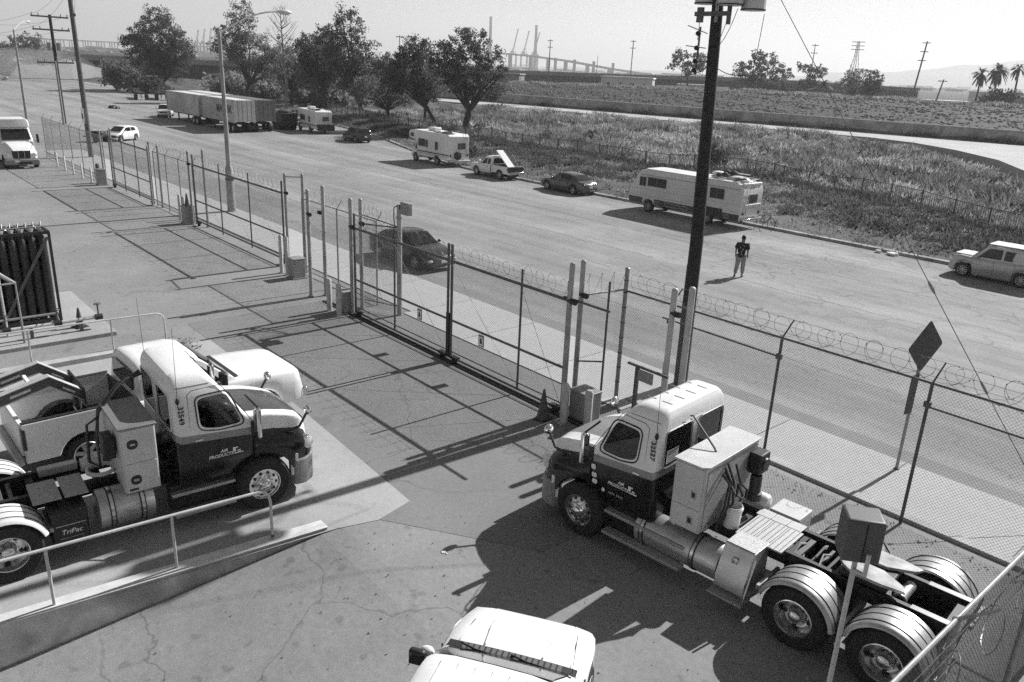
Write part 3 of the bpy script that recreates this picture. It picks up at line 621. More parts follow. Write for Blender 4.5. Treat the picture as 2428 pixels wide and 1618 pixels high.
def truck(label, loc, yaw, eq, number):
    t = thing('tractor_truck', label, 'truck', (loc[0], loc[1], 0), R(yaw)); vis = 1 if eq == 'R' else -1
    # cab
    m = MB(); rings = []
    for k, (z, xf, hw) in enumerate(CAB_L):
        xr = -1.47 if z < 2.62 else interp(z, [(2.62, -1.47), (2.75, -1.45), (2.82, -1.41), (2.845, -1.35)])
        rc = .10 if z < 2.7 else .13
        ring = rrect(xf-xr, 2*hw, rc, (xf+xr)/2, 0, 4); lf = interp(z, [(1.3, 0), (1.5, 1), (1.77, 1), (1.95, .45), (2.2, 0)])
        rings.append([(x, y, z+lf*(max(0, -x-.2)*.085+max(0, -x-1.36)*.6)) for x, y in ring])
    for k in range(len(rings)-1):
        m.cur = 0 if k < 3 else 1 if k == 3 else 2
        m.loft(rings[k:k+2], cap=False)
    m.cur = 2; m.add(rings[-1], [tuple(range(len(rings[-1])))]); m.cur = 0; m.add(rings[0], [tuple(range(len(rings[0])))[::-1]])
    import bmesh
    me = mesh_of('cab', m, [navy, stripe, white, interior]); bm = bmesh.new(); bm.from_mesh(me); bmesh.ops.remove_doubles(bm, verts=bm.verts, dist=.0005); bmesh.ops.recalc_face_normals(bm, faces=bm.faces); bm.to_mesh(me); bm.free()
    co_ = bpy.data.objects.new('cab_tmp', me); COL.objects.link(co_); cut = []
    cm = MB(); cm.loft([[(x, y, z) for x, y in rrect(cab_xf(z)-.07+1.41, 2*(cab_hw(z)-.06), .05, (cab_xf(z)-.07-1.41)/2, 0, 3)] for z in (1.05, 1.3, 1.6, 1.78, 2.0, 2.3, 2.58, 2.68)]); cut.append(cm)
    for s in (1, -1):
        w_ = round_poly([(-.53, 2.41), (-1.04, 2.39), (-1.02, 1.86), (-.72, 1.79), (-.29, 1.80)], .11); cut.append(MB().prism(w_, 'y', *sorted((s*.85, s*1.2))))
    for (y0, y1) in ((.12, .9), (-.9, -.12)): cut.append(MB().prism(round_poly([(y0, 1.84), (y1, 1.84), (y1, 2.48), (y0, 2.48)], .09), 'x', -1.6, -1.3))
    cm = MB(); cm.loft([[(cab_xf(z)-.2, -(cab_hw(z)-.15), z), (cab_xf(z)+.12, -(cab_hw(z)-.15), z), (cab_xf(z)+.12, cab_hw(z)-.15, z), (cab_xf(z)-.2, cab_hw(z)-.15, z)] for z in (1.83, 2.1, 2.35, 2.52)]); cut.append(cm)
    tmp = []
    for cm in cut:
        cme = mesh_of('cutter', cm, [navy, stripe, white, interior], smooth=False); bm = bmesh.new(); bm.from_mesh(cme); bmesh.ops.recalc_face_normals(bm, faces=bm.faces); bm.to_mesh(cme); bm.free(); cme.polygons.foreach_set('material_index', [3]*len(cme.polygons))
        k_ = bpy.data.objects.new('cutter', cme); COL.objects.link(k_); tmp.append(k_); bo_m = co_.modifiers.new('cut', 'BOOLEAN'); bo_m.object = k_; bo_m.operation = 'DIFFERENCE'; bo_m.solver = 'EXACT'
    dg = bpy.context.evaluated_depsgraph_get(); dg.update(); me2 = bpy.data.meshes.new_from_object(co_.evaluated_get(dg)); bpy.data.objects.remove(co_); [bpy.data.objects.remove(q) for q in tmp]
    me2.polygons.foreach_set('use_smooth', [True]*len(me2.polygons)); me2.set_sharp_from_angle(angle=R(30)); obj('cab', me2, None, t)
    for sy in (.48, -.48):
        st = obj('seat', MB().box(-1.2, -.72, sy-.26, sy+.26, 1.25, 1.5), M('seat_cloth', .05, .85, var=.2), t, bev=.06); obj('seat_back', MB().box(-1.32, -1.16, sy-.25, sy+.25, 1.5, 2.15), MATS['seat_cloth'], st, bev=.06); obj('head_rest', MB().box(-1.32, -1.2, sy-.14, sy+.14, 2.18, 2.36), MATS['seat_cloth'], st, bev=.05)
    obj('dashboard', MB().box(-.5, -.16, -.95, .95, 1.3, 1.72), blackp, t, bev=.06); obj('steering_wheel', MB().torus((-.62, .48, 1.78), .21, .018, 'x', 22, 6), blackp, t); obj('sun_visor', MB().box(-.72, -.7, -.7, -.2, 2.42, 2.55), M('grey_print', .3), t)
    if eq == 'R':
        for yy in (-.55, -.18, .18, .55):
            for x0 in (-.98, -1.3): obj('roof_bead', MB().box(x0-.0, x0+.2, yy-.006, yy+.006, 2.846, 2.853), stripe, t)
    seam = M('seam', .008, .8)
    # doors, windows
    for s in (1, -1):
        win = round_poly([(-.53, 2.41), (-1.04, 2.39), (-1.02, 1.86), (-.72, 1.79), (-.29, 1.80)], .11)
        d = obj('door_window', side_panel(win, -.012, s, .004), clear, t)
        big = round_poly([(-.50, 2.46), (-1.08, 2.44), (-1.06, 1.82), (-.73, 1.745), (-.23, 1.755)], .13)
        n = len(big); mm = MB(); V = [(x, s*(cab_hw(z)+.004), z) for x, z in big]; mm.tube(V, .014, 5, closed=True); obj('gasket', mm, blackp, d)
        edge = [(-1.19, 2.5), (-1.2, 1.9), (-1.21, 1.4), (-1.2, 1.0)]; obj('door_seam', MB().tube([(x, s*(cab_hw(z)+.001), z) for x, z in edge], .006, 4), seam, t)
        edge = [(-1.19, 2.5), (-1.1, 2.56), (-.62, 2.58), (-.3, 2.1), (-.1, 1.76), (-.13, 1.3), (-.16, 1.0)]; obj('door_seam', MB().tube([(x, s*(cab_hw(z)+.001), z) for x, z in edge], .006, 4), seam, t)
        obj('roof_seam', MB().tube([(x, s*(cab_hw(2.64)+.001), 2.64) for x in (-.8, -1.0, -1.2, -1.38)], .005, 4), seam, t)
        obj('door_handle', MB().box(-1.14, -1.0, min(s*1.06, s*1.1), max(s*1.06, s*1.1), 1.62, 1.66), chrome, t, bev=.01)
        # mirrors
        mo = obj('door_mirror', MB().box(-.13, -.03, min(s*1.2, s*1.37), max(s*1.2, s*1.37), 1.52, 2.12), chrome, t, bev=.045, seg=3)
        obj('mirror_glass', MB().box(-.136, -.131, min(s*1.22, s*1.35), max(s*1.22, s*1.35), 1.56, 2.08), M('mirror_dark', .12, .08, metal=.8), mo)
        obj('mirror_arm', MB().tube([(-.08, s*1.05, 1.62), (-.06, s*1.3, 1.55), (-.06, s*1.3, 2.1), (-.2, s*1.03, 2.3)], .02, 6), blackp, mo)
        hm = obj('hood_mirror', MB().ball((.98, s*1.02, 1.72), (.07, .12, .1), 12, 8), chrome, t)
        obj('mirror_arm', MB().tube([(.5, s*.98, 1.36), (.8, s*1.02, 1.42), (.95, s*1.02, 1.66)], .025, 6), blackp, hm)
        obj('arm_mount', MB().ball((.42, s*.95, 1.38), (.17, .05, .055), 10, 6), blackp, hm)
        obj('hood_latch', MB().box(-.14, .02, min(s*1.05, s*1.09), max(s*1.05, s*1.09), 1.5, 1.78), blackp, t, bev=.03)
        obj('headlamp', MB().ball((.87, s*1.0, 1.06), (.2, .13, .16), 16, 10), lamp_glass, t)
        obj('side_marker', MB().ball((-.02, s*1.1, 1.28), (.05, .015, .025), 10, 6), lamp_glass, t)
        truck_wheel(t, 0, s*1.22, 'front')
        for ax in (-4.13, -5.43): truck_wheel(t, ax, s*1.22, 'rear')
        obj('step_skirt', MB().box(-1.62, -.58, min(s*.72, s*.98), max(s*.72, s*.98), .34, .82), black, t, bev=.02)
    ws = MB(); zz = [1.80, 2.0, 2.2, 2.4, 2.54]; ws.loft([[(cab_xf(z)-.01, y*(cab_hw(z)-.14), z) for y in np.linspace(-1, 1, 9)] for z in zz], cap=False, closed=False); obj('windscreen', ws, clear, t)
    for (y0, y1) in ((.12, .9), (-.9, -.12)):
        p = round_poly([(y0, 1.84), (y1, 1.84), (y1, 2.48), (y0, 2.48)], .09); w = obj('rear_window', MB().prism(p, 'x', -1.462, -1.458), clear, t)
        obj('gasket', MB().tube([(-1.476, a, b) for a, b in round_poly([(y0-.02, 1.82), (y1+.02, 1.82), (y1+.02, 2.5), (y0-.02, 2.5)], .1)], .013, 5, closed=True), stripe if eq == 'R' else white, w)
    # hood
    m = MB(); xs = [-.1, -.02, .1, .2, .3, .4, .5, .58, .66, .78, .88, .97, 1.04, 1.09]
    secs = []
    for x in xs:
        zt = interp(x, [(-.1, 1.78), (.3, 1.72), (.7, 1.61), (.9, 1.52), (1.0, 1.42), (1.06, 1.28), (1.09, 1.12)]); wt = interp(x, [(-.1, .94), (.5, .88), (.85, .80), (1.0, .70), (1.09, .56)])
        fo = interp(x, [(-.1, 1.08), (0, 1.14), (.15, 1.18), (.65, 1.18), (.85, 1.13), (1.0, 1.02), (1.09, .86)]); zf = interp(x, [(-.1, 1.42), (0, 1.36), (.15, 1.30), (.5, 1.26), (.85, 1.2), (1.09, 1.05)])
        zb = .62 if abs(x) > .6 else max(.62, .5+math.sqrt(max(0, .60**2-x*x)))
        if x < -.05: zb = 1.0
        zf = max(zf, zb+.1)
        h = [(0, zt+.035), (wt*.62, zt+.02), (wt*.66, zt+.012), (wt, zt-.02), (wt+.03, zt-.07), (wt+.05, zt-.24), (min(wt+.1, fo-.08), min(zf+.1, zt-.28)), (fo-.06, zf+.02), (fo, zf-.06), (fo+.005, (zf+zb)/2), (fo, zb+.02), (fo-.05, zb)]
        secs.append(h)
    band = [1, 1, 2, 2, 2, 0, 0, 0, 0, 0, 0]
    for j in range(11):
        for s in (1, -1):
            m.cur = band[j] if not (j == 0 and eq == 'R') else 1
            A = [[(x, s*h[j][0], h[j][1]), (x, s*h[j+1][0], h[j+1][1])] for x, h in zip(xs, secs)]
            if s < 0: A = [r[::-1] for r in A]
            m.loft(A, cap=False, closed=False)
    hood_top = hoodgrey if eq == 'L' else stripe
    import bmesh
    me = mesh_of('hood', m, [navy, hood_top, white]); bm = bmesh.new(); bm.from_mesh(me); bmesh.ops.remove_doubles(bm, verts=bm.verts, dist=.0005); bmesh.ops.recalc_face_normals(bm, faces=bm.faces); bm.to_mesh(me); bm.free(); me.polygons.foreach_set('use_smooth', [True]*len(me.polygons)); me.set_sharp_from_angle(angle=R(42))
    obj('hood', me, None, t)
    m = MB().tube([(-.1, s_*y, z) for s_, y, z in ((-1, 1.08, 1.0), (-1, 1.085, 1.42), (-1, .96, 1.6), (-1, .92, 1.74), (1, .92, 1.76), (1, .96, 1.6), (1, 1.085, 1.42), (1, 1.08, 1.0))], .012, 5); obj('hood_seam', m, seam, t)
    obj('grille', MB().prism(rrect(.95, .62, .12, 0, 1.0), 'x', 1.07, 1.13), blackp, t, bev=.02)
    # bumper
    half = [(.62, 1.2), (.82, 1.2), (1.0, 1.08), (1.14, .8), (1.2, .4)]; full = half+[(x, -y) for x, y in half[::-1]]; inner = [(x-.1, y*.88) for x, y in full[::-1]]
    obj('bumper', MB().prism(full+inner, 'z', .28, .82), plastic, t, bev=.04, ang=50, seg=3)
    for s in (1, -1): obj('bumper_trim', MB().prism([(.55, s*1.14), (.66, s*1.2), (.68, s*1.2), (.6, s*1.12)] if s > 0 else [(.6, s*1.12), (.68, s*1.2), (.66, s*1.2), (.55, s*1.14)], 'z', .5, .95), white, t)
    # steps
    xe = -1.62 if eq == 'L' else -2.15
    for s in (1, -1):
        e = xe if s == vis else -1.62
        obj('step', MB().box(e, -.5, min(s*.93, s*1.12), max(s*.93, s*1.12), .66, .72), alub if eq == 'L' else tread, t, bev=.01)
        obj('step', MB().box(e, -.55, min(s*1.02, s*1.22), max(s*1.02, s*1.22), .3, .36), alub if eq == 'L' else tread, t, bev=.01)
    # chassis
    for s in (1, -1):
        obj('frame_rail', MB().box(-6.05, .7, min(s*.36, s*.45), max(s*.36, s*.45), .82, 1.05), black, t, bev=.008)
        obj('rail_glint', MB().box(-6.04, -5.45, min(s*.345, s*.455), max(s*.345, s*.455), 1.052, 1.06), alu, t)  # bright metal strip added to stand in for sun glint on the rail ends
        for k in range(3): obj('spring_hanger', MB().box(-3.75-k*.95, -3.6-k*.95, min(s*.3, s*.5), max(s*.3, s*.5), .5, .9), black, t)
    for x in (-.4, -1.6, -2.6, -3.6, -4.78, -5.95): obj('cross_member', MB().box(x-.06, x+.06, -.36, .36, .85, 1.0), black, t)
    for ax in (-4.13, -5.43):
        obj('axle', MB().cyl((ax, -1, .52), (ax, 1, .52), .09, n=12), black, t); obj('differential', MB().ball((ax, 0, .55), (.24, .26, .22), 12, 8), black, t)
        for s in (1, -1): obj('air_bag', MB().lathe([(0, .84), (.13, .83), (.14, .75), (.11, .7), (.14, .65), (.13, .58), (0, .57)], o=(ax-.35, s*.4, 0), n=16), blackp, t)
    obj('axle', MB().cyl((0, -1, .5), (0, 1, .5), .07, n=12), black, t); obj('engine', MB().box(-.3, .9, -.4, .4, .5, 1.05), black, t, bev=.05); obj('gearbox', MB().box(-1.9, -.3, -.25, .25, .5, .9), black, t, bev=.06)
    obj('drive_shaft', MB().cyl((-1.9, 0, .65), (-4.0, 0, .58), .05, n=10), black, t)
    # fifth wheel
    fw = MB(); arc = [(.48*math.cos(R(a)), .48*math.sin(R(a))) for a in range(-75, 256, 15)]
    poly = [(-.55, -.26), (-.62, -.40), (-.30, -.46)]+[(.45*math.cos(R(a)), .47*math.sin(R(a))) for a in range(-80, 81, 16)]+[(-.30, .46), (-.62, .40), (-.55, .26), (-.2, .06), (.02, .06), (.05, 0), (.02, -.06), (-.2, -.06)]
    fw.prism([(-4.72+x, y) for x, y in poly], 'z', 1.17, 1.22); obj('fifth_wheel', fw, M('greased_plate', .42, .3, metal=.5, var=.35, scale=4), t, bev=.008)
    obj('fifth_wheel_base', MB().box(-5.1, -4.4, -.44, .44, 1.06, 1.165), black, t, bev=.03)
    for s in (1, -1):
        for ax in (-4.13, -5.43): fender(t, ax, s, alub if eq == 'R' else white2, ribs=True)
    obj('tail_beam', MB().box(-6.1, -6.02, -.9, .9, .78, .95), black, t, bev=.01)
    # number on the rear corner of the cab, door lettering and emblem
    x0 = -1.33
    text_on(number, .125, t, (x0, vis*(cab_hw(2.05)+.014), 2.12), (0, vis*-.045, -1), (-vis, 0, 0), ink, 'number', bold=.004, spacing=1.15)
    u = -vis   # reading direction along x
    def dl(txt, size, x, z, **k): text_on(txt, size, t, (x, vis*1.078, z), (u, 0, 0), (0, 0, 1), lettering, 'lettering', shear=.25, bold=.002, **k)
    dl('AIR', .085, -.72+u*.06, 1.32); dl('PRODUCTS', .085, -.72, 1.24)
    m = MB()
    for (a, b, zc, h) in ((.22, .27, 1.30, .09), (.28, .31, 1.33, .03), (.30, .36, 1.265, .028), (.24, .4, 1.225, .022)):
        xa, xb = sorted((-.72+u*a, -.72+u*b)); m.box(xa, xb, vis*1.078-.002, vis*1.078+.002, zc-h/2, zc+h/2)
    obj('emblem', m, lettering, t)
    # antennas
    s = vis
    for sx in ((s, 1),): obj('antenna', MB().tube([(-1.36, s*1.02, 2.3), (-1.36, s*1.04, 2.6), (-1.345, s*1.06, 3.75)], [.006, .005, .003], 5), black, t); obj('antenna_mount', MB().ball((-1.36, s*1.03, 2.42), (.035, .03, .06), 8, 6), black, t)
    if eq == 'L': obj('antenna', MB().tube([(-1.36, -s*1.0, 2.3), (-1.36, -s*1.02, 2.6), (-1.38, -s*1.05, 3.75)], [.006, .005, .003], 5), black, t)
    return t
def tank(t, x0, x1, y, z, r, straps, mat):
    m = MB(); m.lathe([(0, x0), (r*.75, x0+.005), (r*.97, x0+.03), (r, x0+.06), (r, x1-.06), (r*.97, x1-.03), (r*.75, x1-.005), (0, x1)], o=(0, y, z), axis='x', n=36); o = obj('fuel_tank', m, mat, t)
    for x in straps:
        m = MB(); m.lathe([(r+.004, x-.045), (r+.012, x-.045), (r+.012, x+.045), (r+.004, x+.045)], o=(0, y, z), axis='x', n=36); obj('strap', m, blackp, o)
        m = MB(); m.lathe([(r+.013, x-.025), (r+.016, x-.025), (r+.016, x+.025), (r+.013, x+.025)], o=(0, y, z), axis='x', n=36); obj('strap_band', m, alu, o)
    m = MB(); m.lathe([(0, r+.05), (.06, r+.045), (.065, r-.01)], o=(lerp(x0, x1, .62), y, z), n=16); obj('filler_cap', m, alub, o)
    return o
# -------- right tractor
tr = truck('day cab tractor with white roof and dark sides on the right, parked by the fence', (-8.74, 10.7), 185.1, 'R', '325273')
def P(name, *a, mat=black, bev=.01, **k): return obj(name, MB().box(*a), mat, tr, bev=bev, **k)
tank(tr, -2.78, -1.12, .80, .58, .31, (-1.3, -2.3), alub)
c = P('cabinet', -2.36, -1.8, -.66, 1.08, 1.05, 2.22, mat=boxgrey, bev=.012)
obj('cabinet_lid', MB().prism([(-2.39, -.69), (-1.77, -.69), (-1.77, 1.11), (-2.3, 1.11), (-2.39, 1.0)], 'z', 2.222, 2.25), boxgrey, c, bev=.008)
obj('cabinet_door', MB().box(-2.34, -1.82, 1.082, 1.094, 1.47, 2.2), boxgrey, c, bev=.006); obj('cabinet_door', MB().box(-2.34, -1.82, 1.082, 1.094, 1.07, 1.455), boxgrey, c, bev=.006)
for x, z in ((-2.2, 1.72), (-2.18, 1.25)):
    o = obj('latch', MB().box(x-.05, x+.05, 1.095, 1.104, z-.07, z+.07), alub, c, bev=.01); obj('latch_slot', MB().box(x-.03, x+.03, 1.105, 1.109, z-.045, z+.045), blackp, o)
obj('rear_panel', MB().box(-2.372, -2.362, -.6, 1.0, 1.1, 2.15), tread, c, bev=.004)
obj('heater_box', MB().box(-2.62, -2.38, -.62, -.28, 1.72, 2.1), black, c, bev=.03); obj('heater_fan', MB().lathe([(0, -.03), (.11, -.03), (.12, 0)], o=(-2.625, -.45, 1.9), axis='x', n=20), blackp, c)
# hoses, pogo bar
obj('hose_bar', MB().tube([(-1.5, .25, 2.62), (-1.56, .28, 2.66), (-2.1, .42, 2.3), (-2.62, .52, 1.7)], .018, 6), galvd, tr)
obj('grab_rail', MB().tube([(-1.49, -.15, 2.58), (-1.55, -.12, 2.6), (-1.56, .5, 2.6), (-1.5, .52, 2.58)], .014, 6), galvl, tr)
for k, (dy, dz) in enumerate(((0, 0), (.06, -.1), (-.08, .05))):
    obj('air_hose', MB().tube([(-2.4, .55+dy, 2.1+dz), (-2.52, .5+dy, 1.85), (-2.58, .62+dy*2, 1.5), (-2.5, .7+dy, 1.15), (-2.45, .62, .98)], .022, 7), blackp, tr)
obj('air_hose', MB().tube([(-2.46, .3, 2.1), (-2.55, .22, 1.75), (-2.62, .1, 1.62), (-2.66, .22, 1.5), (-2.6, .42, 1.62), (-2.58, .36, 1.8), (-2.6, .2, 1.55), (-2.55, .3, 1.1)], .02, 7), blackp, tr)
P('side_box', -3.3, -2.82, .52, .76, .55, 1.09, mat=alub)
m = MB(); m.prism([(.5, .34), (1.12, .34), (1.2, .42), (1.2, .62), (.98, 1.1), (.5, 1.1)], 'x', -3.32, -2.8); sb = obj('tool_box', m, alub, tr, bev=.012)
obj('lid_plate', MB().box(-3.31, -2.81, .55, .96, 1.102, 1.112), tread, sb, bev=.004); obj('latch', MB().box(-3.1, -3.0, 1.06, 1.1, .86, .96), chrome, sb, bev=.01)
obj('box_step', MB().box(-3.36, -2.76, 1.0, 1.32, .30, .335), tread, sb, bev=.006); obj('end_bracket', MB().tube([(-3.36, 1.02, 1.04), (-3.36, 1.26, .5), (-3.36, 1.26, .34)], .02, 6), alu, sb)
for k in range(3):
    obj('deck_plate', MB().box(-3.56+.27*k, -3.56+.262+.27*k, -.2, .6, 1.062, 1.09), M('punched_plate', .42, .5, metal=.2, var=.15, scale=40), tr, bev=.006)
    obj('deck_plate', MB().box(-3.5+.27*k, -3.5+.262+.27*k, -.47, -.22, 1.062, 1.085), MATS['punched_plate'], tr, bev=.006)
m = MB()
for k in range(3):
    for i in range(3):
        for j in range(15): m.box(-3.52+.27*k+i*.085, -3.50+.27*k+i*.085, -.17+j*.051, -.145+j*.051, 1.0905, 1.0915)
o = obj('punched_holes', m, black, tr); o['kind'] = 'stuff'
P('battery_box', -3.3, -2.75, -1.15, -.62, .55, 1.04, mat=boxgrey, bev=.02)
obj('air_tank', MB().lathe([(0, -2.75), (.12, -2.73), (.15, -2.68), (.15, -2.3), (.12, -2.25), (0, -2.23)], o=(0, -.62, 1.12), axis='x', n=20), white2, tr)
obj('filter_canister', MB().lathe([(0, 1.72), (.09, 1.71), (.1, 1.66), (.1, 1.4), (.13, 1.38), (.13, 1.25), (0, 1.24)], o=(-2.55, -.35, 0), n=18), blackp, tr)
obj('exhaust_stub', MB().lathe([(0, -.2), (.085, -.2), (.085, .2), (.1, .22), (.1, .28), (.06, .28)], o=(-5.25, -.02, .98), axis='y', n=18), alub, tr)
P('coiled_valves', -3.75, -3.62, -.3, .3, .95, 1.0, mat=galvd)
for k in range(6): obj('frame_bracket', MB().box(-3.95-.13*k, -3.9-.13*k, -.3, .34, .92, .98), galvd if k % 2 else black, tr, bev=.005)
for (x, y, z, a) in ((-3.66, .1, 1.0, .3), (-3.95, -.05, 1.02, -.4), (-4.1, .18, 1.03, .9)): obj('hose_fitting', MB().tube([(x, y-.2, z), (x+.05*a, y, z+.08), (x, y+.25, z)], .018, 6), galv, tr)
pp = obj('window_notice', MB().box(-1.486, -1.481, .5, .85, 1.9, 2.14), paper, tr)
for k in range(5): obj('notice_line', MB().box(-1.4885, -1.4865, .54, .81, 1.93+.042*k, 1.945+.042*k), M('grey_print', .3), pp)
for (x, z, w, h) in ((-.17, 1.42, .1, .1), (-.2, 1.27, .11, .09), (-.22, 1.15, .11, .09), (-.42, 1.06, .06, .07)): obj('sticker', MB().prism(rrect(w, h, min(w, h)*.35, x, z), 'y', 1.082, 1.086), paper, tr)
for k in range(9): obj('small_print', MB().box(-.56-.035*k, -.54-.035*k, 1.079, 1.083, 1.04, 1.08), M('grey_print', .3), tr) if k != 4 else None
b = thing('bucket', 'white plastic bucket standing on the deck of the right tractor', 'bucket'); b.parent = None
bo = RTW = Matrix.Translation((-8.74, 10.7, 0)) @ Matrix.Rotation(R(185.1), 4, 'Z'); b.location = bo @ Vector((-2.58, .42, 1.052))
m = MB(); m.lathe([(0, .005), (.125, 0), (.15, .30), (.155, .30), (.155, .33), (.165, .33), (.165, .36), (.155, .37), (.15, .39), (.143, .39), (.14, .06), (0, .05)], n=28); obj('tub', m, white, b)
obj('contents', MB().lathe([(0, .27), (.06, .28), (.141, .26)], n=20), M('rags', .4, .9, var=.4, scale=20, bump=.6), b); obj('bail', MB().tube([(.165*math.cos(a), .165*math.sin(a), .36+.07*math.sin(a*.5)**2) for a in np.linspace(0, math.pi, 12)], .004, 5), alu, b)
# -------- left tractor
tl = truck('day cab tractor with white roof and dark sides on the left concrete pad', (-14.05, 5.48), 86.6, 'L', '325497')
def P(name, *a, mat=black, bev=.01, **k): return obj(name, MB().box(*a), mat, tl, bev=bev, **k)
tank(tl, -2.8, -1.88, -.82, .68, .34, (-2.58, -2.1), alub)
c = P('cabinet', -2.34, -1.78, -1.1, .2, .96, 2.14, mat=boxgrey, bev=.012); obj('cabinet_lid', MB().box(-2.37, -1.75, -1.13, .23, 2.142, 2.175), M('cabinet_lid_grey', .16, .5, var=.15, scale=3), c, bev=.01)
for (z0, z1, zc) in ((1.52, 2.12, 1.86), (.98, 1.5, 1.2)):
    d = obj('cabinet_door', MB().box(-2.32, -1.8, -1.115, -1.102, z0, z1), boxgrey, c, bev=.006); m = MB().prism(rrect(.17, .17, .07, -2.16, zc), 'y', -1.121, -1.116); obj('latch_pocket', m, blackp, d); obj('latch', MB().box(-2.2, -2.12, -1.128, -1.122, zc-.02, zc+.02), alub, d)
obj('small_label', MB().box(-2.28, -2.14, -1.119, -1.116, 1.01, 1.05), ink, tl)
ap = P('auxiliary_unit', -3.5, -2.95, -1.12, -.6, .32, .97, bev=.03); text_on('TriPac', .12, tl, (-3.22, -1.124, .58), (1, 0, 0), (0, 0, 1), lettering, 'lettering', shear=.2)
obj('unit_line', MB().box(-3.44, -3.0, -1.125, -1.121, .7, .712), alub, ap); obj('unit_line', MB().box(-3.4, -3.04, -1.125, -1.121, .47, .476), alub, ap)
for (x0, x1) in ((-3.68, -3.26), (-3.22, -2.86)): obj('deck_plate', MB().box(x0, x1, -.88, -.1, 1.065, 1.09), tread, tl, bev=.006)
P('deck_box', -3.45, -2.85, .1, .25, 1.06, 1.2, mat=alub); obj('air_tank', MB().cyl((-2.8, .1, 1.12), (-2.45, .1, 1.12), .12, n=18), white2, tl)
obj('coil_ring', MB().lathe([(.2, 1.1), (.24, 1.1), (.24, 1.16), (.2, 1.16), (.2, 1.1)], o=(-2.55, -.25, 0), n=24), white2, tl)
for k, (a, b_) in enumerate(((0, 0), (.05, .1), (-.06, .18))):
    obj('air_hose', MB().tube([(-1.6, .3+b_, 2.55), (-2.0, .25+a, 2.45), (-2.42, .05+a, 2.1), (-2.5, -.05+b_, 1.6), (-2.55, -.3, 1.2), (-2.7, -.2+a, 1.3), (-2.62, .1, 1.85), (-2.45, .0, 2.0)], .022, 7), blackp, tl)
P('heater_box', -2.55, -2.37, -.85, -.5, 1.55, 1.95, bev=.02)
for k in range(5): obj('frame_bracket', MB().box(-3.95-.15*k, -3.88-.15*k, -.35, .3, .93, 1.0), galvd if k % 2 else black, tl, bev=.005)
# ================================================================== CARS, PICKUPS, MOTORHOMES
_cw = {}
def car_wheel(parent, x, y, r=.33, w=.2, mat=None, spokes=5):
    key = (round(r, 3), round(w, 3), (mat or alub).name, spokes); s = 1 if y > 0 else -1
    if key not in _cw:
        t = MB(); rim = r*.64; t.lathe([(rim, -w/2), (r*.9, -w/2), (r*.98, -w*.38), (r, -w*.2), (r, w*.2), (r*.98, w*.38), (r*.9, w/2), (rim, w/2)], axis='y', n=30)
        h = MB(); h.cur = 1; h.lathe([(0, w*.12), (rim*.98, w*.1)], axis='y', n=24); h.cur = 0
        h.lathe([(rim*1.02, w*.5), (rim*1.0, w*.53), (rim*.93, w*.5), (rim*.92, w*.2)], axis='y', n=28); h.lathe([(0, w*.4), (rim*.24, w*.38), (rim*.26, w*.2)], axis='y', n=16)
        for k in range(spokes):
            a = 2*math.pi*k/spokes; T = Matrix.Rotation(a, 4, 'Y'); q = .07 if spokes <= 6 else .04; h.box(rim*.15, rim*.95, w*.22, w*.36, -q*rim*2.2, q*rim*2.2, T)
        _cw[key] = (mesh_of('tyre', t, rubber), mesh_of('rim', h, [mat or alub, black]))
    a, b = _cw[key]; o = obj('wheel', a, None, parent); o.location = (x, y-s*w/2, r); o.rotation_euler = (0, random.uniform(0, 3), 0 if s > 0 else math.pi); obj('rim', b, None, o); return o
def body_loft(t, name, W, belt, plan, xr0, xf0, wheels, rw, mat, clear=.2, mats=None, crown=.02, bevel_top=.93):
    x0, x1 = belt[0][0], belt[-1][0]; xs = sorted(set([round(v, 3) for v in np.linspace(x0, x1, 26)]+[round(wx+d*(rw+.075), 3) for wx in wheels for d in (-1.02, -.98, -.9, -.75, -.5, -.25, 0, .25, .5, .75, .9, .98, 1.02)])); xs = [x for x in xs if x0 <= x <= x1]
    rings = []
    for x in xs:
        zt = interp(x, belt); hw = W/2*interp(x, plan); zb = clear+max(0, abs(x)/max(abs(x0), x1)-.9)*.6
        for wx in wheels:
            q = (rw+.075)**2-(x-wx)**2
            if q > 0: zb = max(zb, rw+math.sqrt(q))
        zb = min(zb, zt-.12)
        h = [(0, zt+crown), (hw*.7, zt+crown*.7), (hw*bevel_top, zt-.02), (hw*.985, zt-.09), (hw, lerp(zt, zb, .4)), (hw*.985, zb+.05), (hw*.95, zb)]
        rings.append([(x, y, z) for y, z in h]+[(x, -y, z) for y, z in h[::-1][:-1]])
    return obj(name, MB().loft(rings), mat, t, ang=45)
